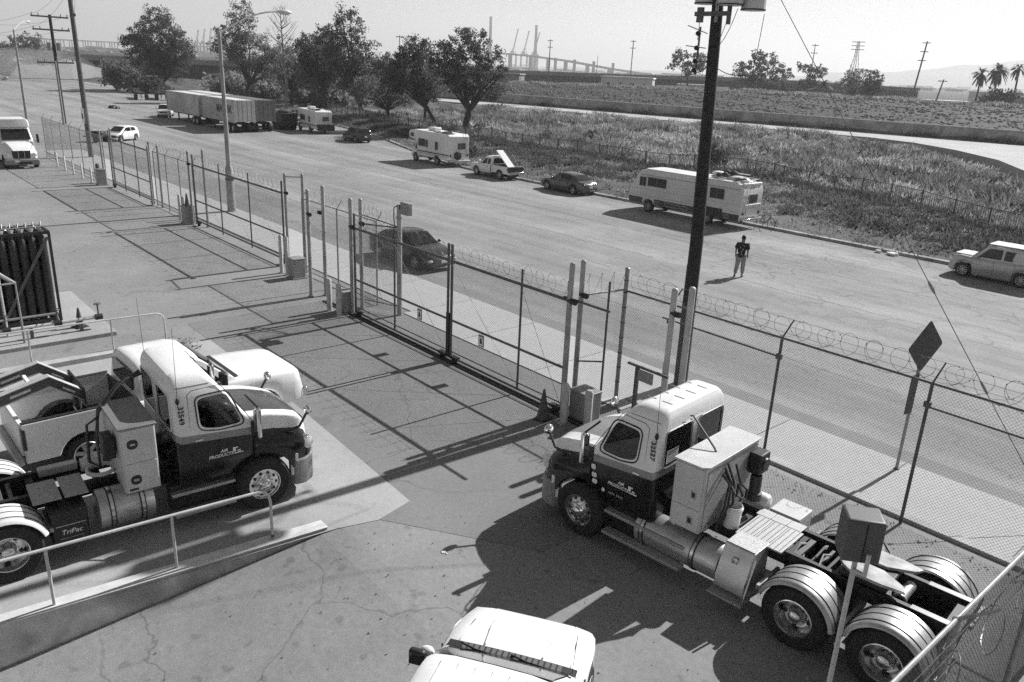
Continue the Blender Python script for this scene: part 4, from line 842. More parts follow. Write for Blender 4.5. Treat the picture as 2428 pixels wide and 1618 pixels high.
def car(label, cat, loc, yaw, S=1.0, L=4.7, W=1.82, belt=None, roof=None, wheels=(-1.35, 1.4), rw=.33, paint=None, roofpaint=None, glasses=(), ws=None, bl=None, wr=.74, wb=.90, rimmat=None, spokes=5, name='parked_car', plan=None, glassmat=None, group=None, extra=None):
    t = thing(name, label, cat, (loc[0], loc[1], 0), R(yaw), group); t.scale = (S, S, S); P = paint or darkcar; gm = glassmat or glass
    plan = plan or [(-L/2, .78), (-L/2+.15, .9), (-L/2+.7, 1), (L/2-1.0, 1), (L/2-.4, .94), (L/2-.1, .82), (L/2, .68)]
    body_loft(t, 'body', W, belt, plan, -L/2, L/2, wheels, rw, P)
    def bz(x): return interp(x, belt)-.03
    def rz_(x): return interp(x, roof)
    def hwr(x): return W/2*wr*interp(x, plan); 
    def hwb(x): return W/2*wb*interp(x, plan)
    xs = np.linspace(roof[0][0], roof[-1][0], 26); rings = []
    for x in xs:
        zr = max(rz_(x), bz(x)+.004); f = min(1, (zr-bz(x))/.3); w0 = hwb(x); w1 = lerp(w0*.97, hwr(x), min(1, (zr-bz(x))/.48))
        h = [(0, zr+.025*f), (w1*.6, zr+.018*f), (w1*.9, zr-.012*f), (w1, zr-.06*f), (w0, bz(x))]; rings.append([(x, y, z) for y, z in h]+[(x, -y, z) for y, z in h[::-1][:-1]])
    obj('cabin', MB().loft(rings), roofpaint or P, t, ang=40)
    def yside(x, z):
        zr = rz_(x)-.06; b = bz(x); return lerp(hwb(x), hwr(x), max(0, min(1, (z-b)/max(.05, zr-b))))
    for poly in glasses:
        for s in (1, -1):
            p = round_poly(poly, .06, 3); n = len(p); m = MB(); m.add([(x, s*(yside(x, z)+.012), z) for x, z in p]+[(x, s*(yside(x, z)-.02), z) for x, z in p], [tuple(range(n))[::s], tuple(range(n, 2*n))[::-s]]+[(i, (i+1) % n, n+(i+1) % n, n+i) for i in range(n)]); obj('side_window', m, gm, t, smooth=False)
    for nm, seg in (('windscreen', ws), ('rear_window', bl)):
        if seg:
            m = MB(); qs = np.linspace(seg[0], seg[1], 9); m.loft([[(x, k*lerp(hwb(x)*.9, hwr(x)*.93, min(1, (rz_(x)-bz(x))/.48)), rz_(x)+.034-.02*k*k) for k in np.linspace(-1, 1, 9)] for x in qs], cap=False, closed=False); obj(nm, m, gm if nm == 'rear_window' else glassm, t)
    for wx in wheels:
        for s in (1, -1): car_wheel(t, wx, s*W/2*.985, rw, .2, rimmat, spokes)
    zf = interp(L/2-.12, belt); zr = interp(-L/2+.1, belt)
    for s in (1, -1):
        obj('headlamp', MB().ball((L/2-.2, s*W*.36, zf-.12), (.2, .13, .075), 12, 7), lamp_glass, t); obj('tail_lamp', MB().ball((-L/2+.12, s*W*.37, zr-.16), (.1, .13, .08), 10, 6), M('tail_lamp', .06, .15), t)
        mx = ws[0] if ws else L*.18; obj('door_mirror', MB().ball((mx-.22, s*(W/2+.06), interp(mx, belt)+.06), (.07, .1, .07), 10, 7), P, t)
        obj('rear_bumper_trim' if s < 0 else 'front_bumper_trim', MB().box(*( (-L/2-.01, -L/2+.1) if s < 0 else (L/2-.14, L/2-.03)), -W*.26, W*.26, .26, .36), blackp, t, bev=.02)
        for dx in (.15, -.85): obj('door_handle', MB().box(dx-.1, dx+.02, s*W/2-.012, s*W/2+.015, interp(dx, belt)-.16, interp(dx, belt)-.13), P, t)
        for dx in (.95, .0, -.85): obj('door_seam', MB().box(dx-.004, dx+.004, s*W/2*.99-.008, s*W/2*.99+.011, .32, interp(dx, belt)-.06), MATS['seam'], t)
    obj('number_plate', MB().box(-L/2-.03, -L/2-.0, -.16, .16, zr-.42, zr-.27), paper, t); obj('number_plate', MB().box(L/2-.02, L/2+.015, -.16, .16, .4, .53), paper, t)
    if extra: extra(t)
    return t
SED = dict(L=4.8, W=1.83, belt=[(-2.4, .78), (-2.3, .95), (-1.7, 1.0), (-.9, .97), (.6, .93), (.95, .95), (1.7, .86), (2.15, .74), (2.4, .52)], roof=[(-1.9, .98), (-1.1, 1.36), (-.5, 1.45), (.0, 1.45), (.3, 1.40), (1.1, .93)],
           glasses=([(-1.25, 1.03), (-.42, 1.0), (-.40, 1.36), (-.85, 1.33)], [(-.34, 1.0), (.72, .98), (.22, 1.33), (-.32, 1.37)]), ws=(1.02, .33), bl=(-1.15, -1.8), wheels=(-1.38, 1.42))
car('moving dark sedan seen through the chain link gate', 'car', (-28.0, 18.95), 2.5, S=.93, paint=darkcar, name='moving_car', **SED)
def spoiler(t): obj('grille_trim', MB().box(2.36, 2.42, -.4, .4, .5, .6), chrome, t)
car('dark grey sedan parked at the far kerb between pickup and motorhome', 'car', (-39.75, 40.0), 180, S=.92, paint=greycar, **SED)
# boxy silver wagon with white roof
def boxy(t):
    obj('roof_panel', MB().prism(rrect(2.5, 1.2, .15, -.78, 0), 'z', 1.655, 1.69), white, t, bev=.02)
    obj('hood_panel', MB().prism(rrect(.75, 1.15, .1, 1.42, 0), 'z', 1.01, 1.035), white, t, bev=.012)
car('boxy silver wagon with white roof cut by the right edge', 'car', (-11.8, 39.4), 181, S=.96, L=3.95, W=1.7, belt=[(-1.97, .9), (-1.9, 1.05), (-.5, 1.03), (1.0, .98), (1.5, 1.0), (1.8, .93), (1.97, .6)], roof=[(-1.96, 1.0), (-1.9, 1.5), (-1.7, 1.62), (0, 1.65), (.35, 1.62), (.55, 1.5), (1.0, 1.0)],
    glasses=([(-1.6, 1.08), (-.35, 1.06), (-.35, 1.5), (-1.55, 1.5)], [(-.25, 1.06), (.72, 1.05), (.32, 1.5), (-.25, 1.52)]), ws=(.95, .5), bl=(-1.9, -1.955), wheels=(-1.22, 1.26), rw=.33, paint=silver, wr=.86, wb=.95, spokes=9, extra=boxy)
# small white hatchback
car('small white hatchback on the far left beside the wooden pole', 'car', (-81.6, 22.8), 305, S=.88, L=3.7, W=1.66, belt=[(-1.85, .75), (-1.75, .98), (-.4, .95), (.8, .92), (1.4, .8), (1.75, .62), (1.85, .45)], roof=[(-1.8, .95), (-1.62, 1.38), (-.9, 1.5), (-.1, 1.52), (.25, 1.46), (1.15, .92)],
    glasses=([(-1.25, 1.05), (-.55, 1.02), (-.5, 1.38), (-1.1, 1.36)], [(-.45, 1.02), (.65, .98), (.2, 1.36), (-.42, 1.4)]), ws=(1.05, .3), bl=(-1.62, -1.76), wheels=(-1.15, 1.2), rw=.3, paint=white, wr=.8, wb=.94)
# dark crossover behind the camper
car('dark crossover parked under the trees behind the camper van', 'car', (-75.2, 44.0), 176, S=.9, L=4.6, W=1.85, belt=[(-2.3, .85), (-2.2, 1.05), (.7, 1.02), (1.0, 1.04), (1.8, .95), (2.2, .75), (2.3, .55)], roof=[(-2.2, 1.05), (-1.95, 1.5), (-1.5, 1.66), (0, 1.68), (.3, 1.6), (1.1, 1.02)],
    glasses=([(-1.9, 1.12), (-.9, 1.1), (-.9, 1.55), (-1.7, 1.5)], [(-.8, 1.1), (.75, 1.08), (.3, 1.52), (-.8, 1.58)]), ws=(1.0, .35), bl=(-1.95, -2.15), wheels=(-1.35, 1.38), rw=.36, paint=darkcar, wr=.8, wb=.93)
# near white SUV at the bottom edge
def suv_bits(t):
    cowl = MB(); cowl.loft([[(x, y*.84, z+.022*(1-y*y)) for y in np.linspace(-1, 1, 11)] for x, z in ((.80, 1.135), (.98, 1.12))], cap=False, closed=False); co = obj('cowl', cowl, blackp, t)
    for y in np.linspace(-.62, .62, 17): obj('cowl_vent', MB().box(.86, .96, y-.026, y+.026, 1.149-.02*abs(y), 1.156-.02*abs(y)), M('vent_grey', .12, .5), co)
    for (ya, yb) in ((.66, -.02), (.0, -.68)):
        obj('wiper', MB().tube([(.90, ya, 1.17), (.80, (ya*2+yb)/3, 1.205), (.76, yb, 1.2)], .014, 5), black, t); obj('wiper_blade', MB().tube([(.79, ya*.6+yb*.4, 1.215), (.735, yb-.12, 1.20)], .011, 4), black, t)
    obj('antenna', MB().cyl((.9, -.78, 1.1), (.98, -.80, 1.62), .004, n=5), black, t)
    for y in (.42, -.42): obj('hood_crease', MB().tube([(1.02, y*.9, 1.136), (1.4, y*1.0, 1.105), (1.75, y*1.05, 1.02)], .012, 6), white, t)
    for y in (.7, -.7): obj('hood_gap', MB().tube([(1.0, y*1.05, 1.1), (1.5, y, 1.055), (1.9, y*.93, .94), (2.1, y*.8, .85)], .006, 4), MATS['seam'], t)
    for y in (-.5, -.3, -.1, .1, .3, .5): obj('roof_rib', MB().box(-1.9, -.06, y-.03, y+.03, 1.758, 1.769), white, t, bev=.005)
    mo = obj('tow_mirror', MB().box(.44, .55, .98, 1.2, 1.06, 1.26), black, t, bev=.04); obj('mirror_glass', MB().box(.432, .438, 1.0, 1.18, 1.08, 1.24), M('mirror_dark', .12, .08, metal=.8), mo); obj('mirror_arm', MB().box(.46, .54, .86, 1.0, 1.05, 1.12), black, mo)
suv = car('white SUV in the bottom foreground with its hood toward the tractor', 'suv', (-5.47, 4.76), 122, S=1.0, L=4.75, W=1.9, belt=[(-2.37, .9), (-2.3, 1.1), (.5, 1.08), (.85, 1.1), (1.2, 1.09), (1.65, 1.02), (2.0, .9), (2.22, .74), (2.37, .5)], roof=[(-2.3, 1.1), (-2.1, 1.6), (-1.8, 1.72), (-.2, 1.75), (.02, 1.70), (.15, 1.62), (.9, 1.10)],
    glasses=([(-1.9, 1.18), (-.95, 1.16), (-.95, 1.6), (-1.75, 1.58)], [(-.85, 1.16), (.55, 1.14), (.1, 1.58), (-.85, 1.63)]), ws=(.84, .12), bl=(-2.1, -2.25), wheels=(-1.4, 1.42), rw=.38, paint=white, wr=.80, wb=.92, name='white_suv', extra=suv_bits)

def pickup(label, loc, yaw, S, L=5.6, W=1.9, cab_rear=-.35, rw=.4, wheels=(-1.65, 1.75), H=1.85, belt_z=1.15, paint=None, big=False, tail=None, rimmat=None, name='pickup_truck'):
    P = paint or white; t = thing(name, label, 'pickup', (loc[0], loc[1], 0), R(yaw)); t.scale = (S, S, S)
    belt = [(cab_rear-.05, belt_z-.02), (.9, belt_z-.04), (1.15, belt_z-.02), (1.9, belt_z-.05), (L/2-.25, belt_z-.11), (L/2-.08, belt_z-.17), (L/2-.02, belt_z-.3), (L/2, .6)]
    plan = [(cab_rear-.05, 1), (L/2-.6, 1), (L/2-.25, .975), (L/2-.06, .93), (L/2, .86)]
    body_loft(t, 'body', W, belt, plan, 0, 0, [wheels[1]], rw, P, clear=.38)
    roof = [(cab_rear-.03, belt_z), (cab_rear+.02, H-.05), (cab_rear+.15, H), (.35, H), (.6, H-.06), (1.3, belt_z)]
    def hwr(x): return W/2*.80
    def bz(x): return interp(x, belt)-.03
    rings = []
    for x in list(np.linspace(cab_rear-.03, cab_rear+.15, 5))+list(np.linspace(cab_rear+.25, 1.3, 18)):
        zr = max(interp(x, roof), bz(x)+.004); f = min(1, (zr-bz(x))/.3); w0 = W/2*.93*interp(x, plan); w1 = lerp(w0*.98, hwr(x), min(1, (zr-bz(x))/.55))
        h = [(0, zr+.03*f), (w1*.6, zr+.022*f), (w1*.9, zr-.01*f), (w1, zr-.06*f), (w0, bz(x))]; rings.append([(x, y, z) for y, z in h]+[(x, -y, z) for y, z in h[::-1][:-1]])
    obj('cab', MB().loft(rings), P, t, ang=40)
    def ys(z): return lerp(W/2*.93, W/2*.80, max(0, min(1, (z-belt_z+.05)/(H-.06-belt_z+.05))))
    mid = lerp(cab_rear, 1.2, .36)
    for poly in ([(cab_rear+.12, belt_z+.06), (mid-.06, belt_z+.04), (mid-.06, H-.17), (cab_rear+.14, H-.18)], [(mid+.04, belt_z+.04), (1.0, belt_z+.02), (.55, H-.2), (mid+.04, H-.16)]):
        for s in (1, -1):
            p = round_poly(poly, .06, 3); n = len(p); m = MB(); m.add([(x, s*(ys(z)+.012), z) for x, z in p]+[(x, s*(ys(z)-.03), z) for x, z in p], [tuple(range(n))[::s], tuple(range(n, 2*n))[::-s]]+[(i, (i+1) % n, n+(i+1) % n, n+i) for i in range(n)]); obj('side_window', m, glass, t, smooth=False)
    m = MB(); m.loft([[(x, k*lerp(W/2*.84, W/2*.74, (x-1.24)/(.62-1.24)), interp(x, roof)+.04-.02*k*k) for k in np.linspace(-1, 1, 9)] for x in np.linspace(1.24, .62, 8)], cap=False, closed=False); obj('windscreen', m, glassm, t)
    obj('rear_window', MB().prism(round_poly([(-W*.33, belt_z+.1), (W*.33, belt_z+.1), (W*.30, H-.14), (-W*.30, H-.14)], .08), 'x', cab_rear-.05, cab_rear-.03), glass, t)
    # bed with open top and wheel arches
    x0, x1 = -L/2+.08, cab_rear-.09; wx = wheels[0]; ra = rw+.08
    arch = [(wx+ra*math.cos(a), max(.52, rw+ra*math.sin(a))) for a in np.linspace(0, math.pi, 13)]
    poly = [(x1, .52)]+[p for p in arch]+[(x0, .52), (x0, belt_z+.04), (x1, belt_z+.04)]
    for s in (1, -1):
        ya, yb = sorted((s*W/2*.995, s*(W/2-.09))); b = obj('bed_side', MB().prism(poly, 'y', ya, yb), P, t, bev=.02, smooth=False)
        obj('bed_rail', MB().box(x0, x1, min(s*(W/2-.1), s*(W/2-.01)), max(s*(W/2-.1), s*(W/2-.01)), belt_z+.042, belt_z+.06), blackp, b, bev=.006)
        obj('inner_arch', MB().prism([(wx+(ra+.05)*math.cos(a), rw+(ra+.05)*math.sin(a)) for a in np.linspace(0.2, math.pi-.2, 11)], 'y', min(s*(W/2-.1), s*(W/2-.34)), max(s*(W/2-.1), s*(W/2-.34))), blackp, b)
        obj('tail_lamp', MB().box(x0-.02, x0+.06, s*W/2*.99-.1 if s > 0 else s*W/2-.004, s*W/2+.004 if s > 0 else s*W/2*.99+.1, .8, belt_z-.06), M('tail_lamp', .06, .15), t, bev=.02)
        obj('headlamp', MB().ball((L/2-.2, s*W*.35, belt_z-.34), (.15, .13, .11), 12, 8), lamp_glass, t)
        mo = obj('door_mirror', MB().box(.86, 1.0, min(s*(W/2+.06), s*(W/2+.3)), max(s*(W/2+.06), s*(W/2+.3)), belt_z, belt_z+.3), blackp if big else P, t, bev=.04)
        obj('front_arch_trim', MB().tube([(wheels[1]+(rw+.085)*math.cos(a), s*W/2*1.0, rw+(rw+.085)*math.sin(a)) for a in np.linspace(.15, math.pi-.15, 13)], .018, 5), P, t)
        obj('door_handle', MB().box(mid-.2, mid-.06, s*W/2-.01, s*W/2+.02, belt_z-.2, belt_z-.17), blackp, t)
        for wv in wheels: car_wheel(t, wv, s*W/2*.99, rw, .26, rimmat, 6)
    obj('bed_floor', MB().box(x0, x1, -W/2+.1, W/2-.1, .6, .66), blackp, t); obj('bed_front', MB().box(x1-.03, x1, -W/2+.1, W/2-.1, .62, belt_z+.02), blackp, t)
    obj('tailgate', MB().box(x0-.04, x0+.05, -W/2+.1, W/2-.1, .66, belt_z+.04), tail or P, t, bev=.02)
    obj('rear_bumper', MB().box(x0-.16, x0-.02, -W/2+.04, W/2-.04, .48, .66), chrome if not big else alub, t, bev=.03); obj('front_bumper', MB().box(L/2-.1, L/2+.1, -W/2+.08, W/2-.08, .45, .68), chrome, t, bev=.05)
    obj('grille', MB().box(L/2-.06, L/2+.03, -W*.27, W*.27, .7, belt_z-.26), blackp, t, bev=.03); obj('underbody', MB().box(-L/2+.2, L/2-.4, -.5, .5, .3, .6), black, t)
    return t
pk = pickup('white crew pickup with an open bed beside the left tractor', (-17.18, 5.02), 91, 1.0, L=5.95, W=1.98, cab_rear=-.72, rw=.41, wheels=(-1.83, 1.85), H=1.95, belt_z=1.30, big=True, rimmat=alub)
obj('wiper', MB().tube([(1.28, .5, 1.33), (1.1, .1, 1.45), (1.05, -.3, 1.47)], .012, 5), black, pk); obj('cowl', MB().box(1.22, 1.42, -.8, .8, 1.275, 1.30), blackp, pk, bev=.01)
p2_ = pickup('white pickup with a dark tailgate and a board sticking out of its bed', (-47.75, 40.1), 180, .9, L=5.2, W=1.85, rw=.38, wheels=(-1.5, 1.6), H=1.75, belt_z=1.08, tail=blackp)
b = thing('white_board', 'long white board propped in the bed of the street pickup', 'board'); m = MB(); m.box(-1.15, 1.15, -.3, .3, -.04, .04); o = obj('board', m, white2, b, bev=.01); b.location = (-46.7, 40.2, 1.36); b.rotation_euler = (0, R(33), R(-6))
p3_ = pickup('small white pickup facing the street left of the container trailers', (-110.3, 36.4), -25, .88, L=5.3, W=1.85, rw=.38, wheels=(-1.5, 1.65), H=1.8, belt_z=1.1)

# gooseneck trailer neck over the pickup bed
gt = thing('gooseneck_trailer', 'bent steel gooseneck trailer neck over the bed of the white pickup', 'trailer')
for X, nm in ((-16.55, 'beam'), (-17.45, 'beam')):
    prof = [(-2.5, 1.0), (-.6, 1.15), (1.9, 1.84), (2.78, 2.06), (3.32, 1.66)]
    m = MB(); m.loft([[(X-.03, y, z-.19), (X+.03, y, z-.19), (X+.03, y, z), (X-.03, y, z)] for y, z in prof]); bo_ = obj('beam', m, M('trailer_steel', .12, .5, var=.15, scale=3), gt)
    for dz in (-.205, .002):
        m = MB(); m.loft([[(X-.09, y, z+dz), (X+.09, y, z+dz), (X+.09, y, z+dz+.018), (X-.09, y, z+dz+.018)] for y, z in prof]); obj('flange', m, galvl, bo_)
    for (ya, yb) in ((2.1, 2.45), (3.0, 3.2)): obj('reflector', MB().loft([[(X+.032, y, interp(y, prof)-.14), (X+.036, y, interp(y, prof)-.14), (X+.036, y, interp(y, prof)-.09), (X+.032, y, interp(y, prof)-.09)] for y in (ya, yb)]), paper, bo_)
obj('end_plate', MB().box(-17.6, -16.4, 3.32, 3.36, 1.38, 1.74), black, gt, bev=.01); obj('coupler', MB().cyl((-17.0, 3.3, 1.4), (-17.0, 3.3, .75), .07, n=12), black, gt); obj('deck', MB().box(-17.4, -16.6, -2.5, 1.7, .95, 1.05), black, gt)
for y, z in ((1.9, 1.72), (2.5, 1.86)): obj('cross_bar', MB().box(-17.45, -16.55, y-.03, y+.03, z-.05, z+.02), paper if y > 2 else galvl, gt)
o = obj('spare_wheel', MB().lathe(tyre_prof(.38, .24, .22), o=(-17.0, 1.55, 1.75), n=30), rubber, gt); obj('safety_chain', MB().tube([(-16.75, 3.34, 1.4), (-16.7, 3.3, 1.2), (-16.8, 3.25, 1.05), (-16.9, 3.2, 1.2)], .012, 5), galvd, gt)

# ---------------- motorhomes
def rv_windows(t, wins, ysid, mat=None, frame=None):
    for (x0, x1, z0, z1, split) in wins:
        m = MB().box(x0, x1, ysid-.012, ysid+.02, z0, z1); w = obj('window', m, mat or glassl, t); fr = MB(); e = .03
        for (a, b, c, d) in ((x0-e, x1+e, z0-e, z0), (x0-e, x1+e, z1, z1+e), (x0-e, x0, z0, z1), (x1, x1+e, z0, z1)): fr.box(a, b, ysid-.005, ysid+.03, c, d)
        if split: fr.box((x0+x1)/2-.012, (x0+x1)/2+.012, ysid+.021, ysid+.03, z0, z1)
        obj('window_frame', fr, frame or galv, w)
def motorhome():
    t = thing('motorhome', 'long cream motorhome with loaded roof rack parked behind the utility pole', 'motorhome', (-28.75, 39.5, 0), R(180)); S = .845; t.scale = (S,)*3; W = 1.15   # local x forward
    out = [(-4.55, .55), (-4.7, .8), (-4.75, 2.6), (-4.55, 2.95), (-4.2, 3.0), (3.4, 3.0), (3.9, 2.93), (4.15, 2.7), (4.6, 1.95), (4.85, 1.5), (4.9, .75), (4.85, .6)]
    arches = [3.05, -2.1]
    bottom = []
    for wx in arches: bottom += [(wx+.52*math.cos(a), .42+.52*math.sin(a)) for a in np.linspace(.35, math.pi-.35, 9)]
    poly = out+[(4.2, .6)]+bottom+[(-3.8, .58)]
    obj('body', MB().prism(poly[::-1], 'y', -W, W), M('cream_gelcoat', .66, .5, var=.06, scale=1.2, dirt=.14), t, bev=.05, seg=3, ang=50)
    roofp = MB(); roofp.prism([(-4.2, -W+.1), (3.4, -W+.1), (3.7, -W+.3), (3.7, W-.3), (3.4, W-.1), (-4.2, W-.1)], 'z', 3.002, 3.06); obj('roof', roofp, white2, t, bev=.03)
    for s in (1, -1):
        # dark skirt band in pieces between the wheel arches
        for (a, b_) in ((-4.62, -2.66), (-1.54, 2.5), (3.6, 4.85)): obj('skirt', MB().box(a, b_, min(s*W, s*(W+.012)), max(s*W, s*(W+.012)), .58, 1.0), M('brown_skirt', .05, .5, var=.15), t)
        rv_windows(t, [(1.55, 3.2, 1.9, 2.5, True), (3.4, 3.95, 1.85, 2.45, True), (-3.3, -2.2, 1.85, 2.5, True)], s*W if s > 0 else -W-.02, mat=glass)
        obj('drip_rail', MB().box(-4.5, 3.9, min(s*W, s*(W+.02)), max(s*W, s*(W+.02)), 2.62, 2.645), galvd, t)
        for z in (1.15, 1.62): obj('body_line', MB().box(-4.6, 4.6, min(s*W, s*(W+.006)), max(s*W, s*(W+.006)), z, z+.012), galv, t)
        obj('generator_door', MB().box(-3.3, -1.95, min(s*W, s*(W+.016)), max(s*W, s*(W+.016)), .62, 1.22), blackp, t, bev=.01)
        for (a, b_) in ((2.1, 2.4), (.2, 1.5), (-.5, .1), (-3.85, -3.5)):
            fr = MB(); z0, z1 = .66, .9; e = .03; y0, y1 = sorted((s*(W+.012), s*(W+.022)))
            for (p, q, c, d) in ((a, b_, z0, z0+e), (a, b_, z1-e, z1), (a, a+e, z0, z1), (b_-e, b_, z0, z1)): fr.box(p, q, y0, y1, c, d)
            obj('hatch_frame', fr, galvl, t)
        for wx in arches: car_wheel(t, wx, s*(W-.02), .42, .28, M('steel_wheel', .35, .5), 8)
        obj('tail_lamp', MB().box(-4.78, -4.72, min(s*.85, s*1.0), max(s*.85, s*1.0), 1.0, 1.15), blackp, t)
    obj('windscreen', MB().prism([(4.18, 2.66), (4.62, 1.95), (4.65, 1.97), (4.21, 2.68)], 'y', -W+.12, W-.12), glassm, t)
    obj('rear_window', MB().box(-4.775, -4.74, -.55, .55, 1.75, 2.3), glassl, t); obj('rear_visor', MB().box(-4.83, -4.74, -1.0, .85, 1.6, 1.68), white2, t, bev=.02); obj('engine_hatch', MB().box(-4.765, -4.735, -.6, .6, .95, 1.4), MATS['cream_gelcoat'], t, bev=.01)
    obj('rear_bumper', MB().box(-4.95, -4.72, -1.1, 1.1, .62, .76), chrome, t, bev=.03); obj('roof_cap', MB().box(-4.7, -4.5, -1.05, 1.05, 2.86, 3.05), white2, t, bev=.05)
    for y in (-.12, .06, .24): obj('marker_lamp', MB().ball((-4.72, y, 2.72), (.03, .035, .03), 8, 5), blackp, t)
    ld = obj('ladder', MB().tube([(-4.4, .92, 3.2), (-4.86, .92, 3.12), (-4.86, .92, .9)], .02, 6), chrome, t); obj('ladder_rail', MB().tube([(-4.4, .6, 3.2), (-4.86, .6, 3.12), (-4.86, .6, .9)], .02, 6), chrome, ld)
    for k in range(7): obj('rung', MB().cyl((-4.86, .6, 1.05+.3*k), (-4.86, .92, 1.05+.3*k), .018, n=6), chrome, ld)
    rk = obj('roof_rack', MB().tube([(-4.5, -.95, 3.22), (-1.9, -.95, 3.22), (-1.9, .95, 3.22), (-4.5, .95, 3.22), (-4.5, -.95, 3.22)], .02, 6), chrome, t)
    for x in (-4.2, -3.4, -2.6, -2.0):
        for y in (-.95, .95): obj('rack_leg', MB().cyl((x, y, 3.05), (x, y, 3.22), .014, n=6), chrome, rk)
    obj('roof_pod', MB().ball((-3.4, -.1, 3.14), (.9, .5, .2), 16, 8), white2, t); obj('roof_tyre', MB().torus((-3.9, .35, 3.2), .3, .1, 'z', 22, 8), rubber, t); obj('roof_vent', MB().box(-2.2, -1.5, -.5, .2, 3.06, 3.45), white2, t, bev=.04)
    for (x, y, z, r) in ((-2.6, .3, 3.35, .22), (-2.9, -.3, 3.4, .26), (-2.2, .4, 3.3, .18), (-2.5, -.05, 3.5, .2)): obj('bundle', MB().ball((x, y, z), (r*1.2, r, r*.8), 9, 6), M('tarp', .05, .8, var=.6, scale=6), t)
    obj('plank', MB().box(-4.0, -2.0, -.6, -.35, 3.42, 3.46), galvl, t)
    return t
motorhome()
def camper(label, loc, yaw, S, L=6.6, dark_front=False, spare=True):
    t = thing('camper_van', label, 'camper', (loc[0], loc[1], 0), R(yaw)); t.scale = (S,)*3; W = 1.15
    out = [(-3.3, .62), (-3.35, 2.75), (-3.15, 2.9), (2.2, 2.98), (3.0, 2.85), (3.15, 2.55), (3.05, 2.2), (2.0, 2.05), (1.75, 1.95), (1.75, .62)]
    ar = [(-1.35+.5*math.cos(a), .4+.5*math.sin(a)) for a in np.linspace(.45, math.pi-.45, 9)]
    obj('coach_body', MB().prism((out+ar)[::-1], 'y', -W, W), M('camper_gelcoat', .76, .5, var=.06, scale=1.2, dirt=.12), t, bev=.05, seg=3, ang=50)
    belt = [(1.7, 1.2), (2.1, 1.2), (2.7, 1.12), (3.1, 1.0), (3.3, .75)]; body_loft(t, 'cab_nose', 1.9, belt, [(1.7, 1), (3.0, .96), (3.3, .8)], 0, 0, [2.35], .37, MATS['camper_gelcoat'], clear=.4)
    m = MB(); m.prism([(1.76, 1.18), (2.45, 1.15), (2.05, 2.03), (1.76, 2.03)], 'y', -.88, .88); obj('cab_glass', m, glass, t)
    for s in (1, -1):
        rv_windows(t, [(.4, 1.5, 1.55, 2.2, True), (.0, .28, 1.5, 2.15, False), (-1.6, -1.2, 1.4, 2.1, False), (2.3, 2.8, 2.32, 2.62, False)], s*W if s > 0 else -W-.02, mat=glass)
        obj('stripe', MB().box(-3.3, 1.74, min(s*W, s*(W+.008)), max(s*W, s*(W+.008)), 1.02, 1.12), blackp, t); obj('stripe', MB().box(-3.3, 1.74, min(s*W, s*(W+.008)), max(s*W, s*(W+.008)), .9, .94), plastic, t)
        for wx in (-1.35, 2.35): car_wheel(t, wx, s*.98 if wx > 0 else s*(W-.03), .38, .24, M('steel_wheel', .35, .5), 8)
        obj('tail_lamp', MB().box(-3.38, -3.33, min(s*.9, s*1.05), max(s*.9, s*1.05), .95, 1.15), blackp, t)
    obj('rear_window', MB().box(-3.37, -3.335, -.75, .15, 1.6, 2.15), glassl, t); obj('rear_bumper', MB().box(-3.6, -3.3, -1.1, 1.1, .5, .62), galvl, t, bev=.02)
    if spare: w = obj('spare_wheel', MB().lathe(tyre_prof(.38, .22, .2), o=(-3.5, .25, 1.05), axis='x', n=28), rubber, t); obj('wheel_cover', MB().lathe([(0, -3.62), (.25, -3.61), (.36, -3.56)], o=(0, .25, 1.05), axis='x', n=24), blackp, w)
    obj('roof_unit', MB().box(-.1, 1.0, -.4, .4, 2.96, 3.28), white2, t, bev=.09, seg=3); obj('roof_vent', MB().box(-1.9, -1.3, -.3, .3, 2.94, 3.05), blackp, t, bev=.02); obj('solar_panel', MB().box(-3.0, -.6, .2, .95, 2.95, 2.99), glass, t)
    obj('ladder', MB().tube([(-3.1, -.95, 3.0), (-3.42, -.95, 2.9), (-3.42, -.95, .9)], .018, 6), chrome, t); obj('ladder', MB().tube([(-3.1, -.7, 3.0), (-3.42, -.7, 2.9), (-3.42, -.7, .9)], .018, 6), chrome, t)
    for s in (.5, -.5): obj('roof_rail', MB().tube([(-3.0, s*1.9, 3.06), (-1.0, s*1.9, 3.08), (-1.0, s*1.9, 2.95)], .014, 5), chrome, t)
    if dark_front: obj('cargo_box', MB().box(-4.3, -3.62, -1.1, 1.0, .45, 1.25), black, t, bev=.03)
    return t
camper('white camper van with a spare wheel on its tail at the far kerb', (-56.6, 40.95), 180, .9)
camper('white camper van with a dark box on its tail by the container trailers', (-86.6, 45.0), 176, .86, dark_front=True, spare=False)
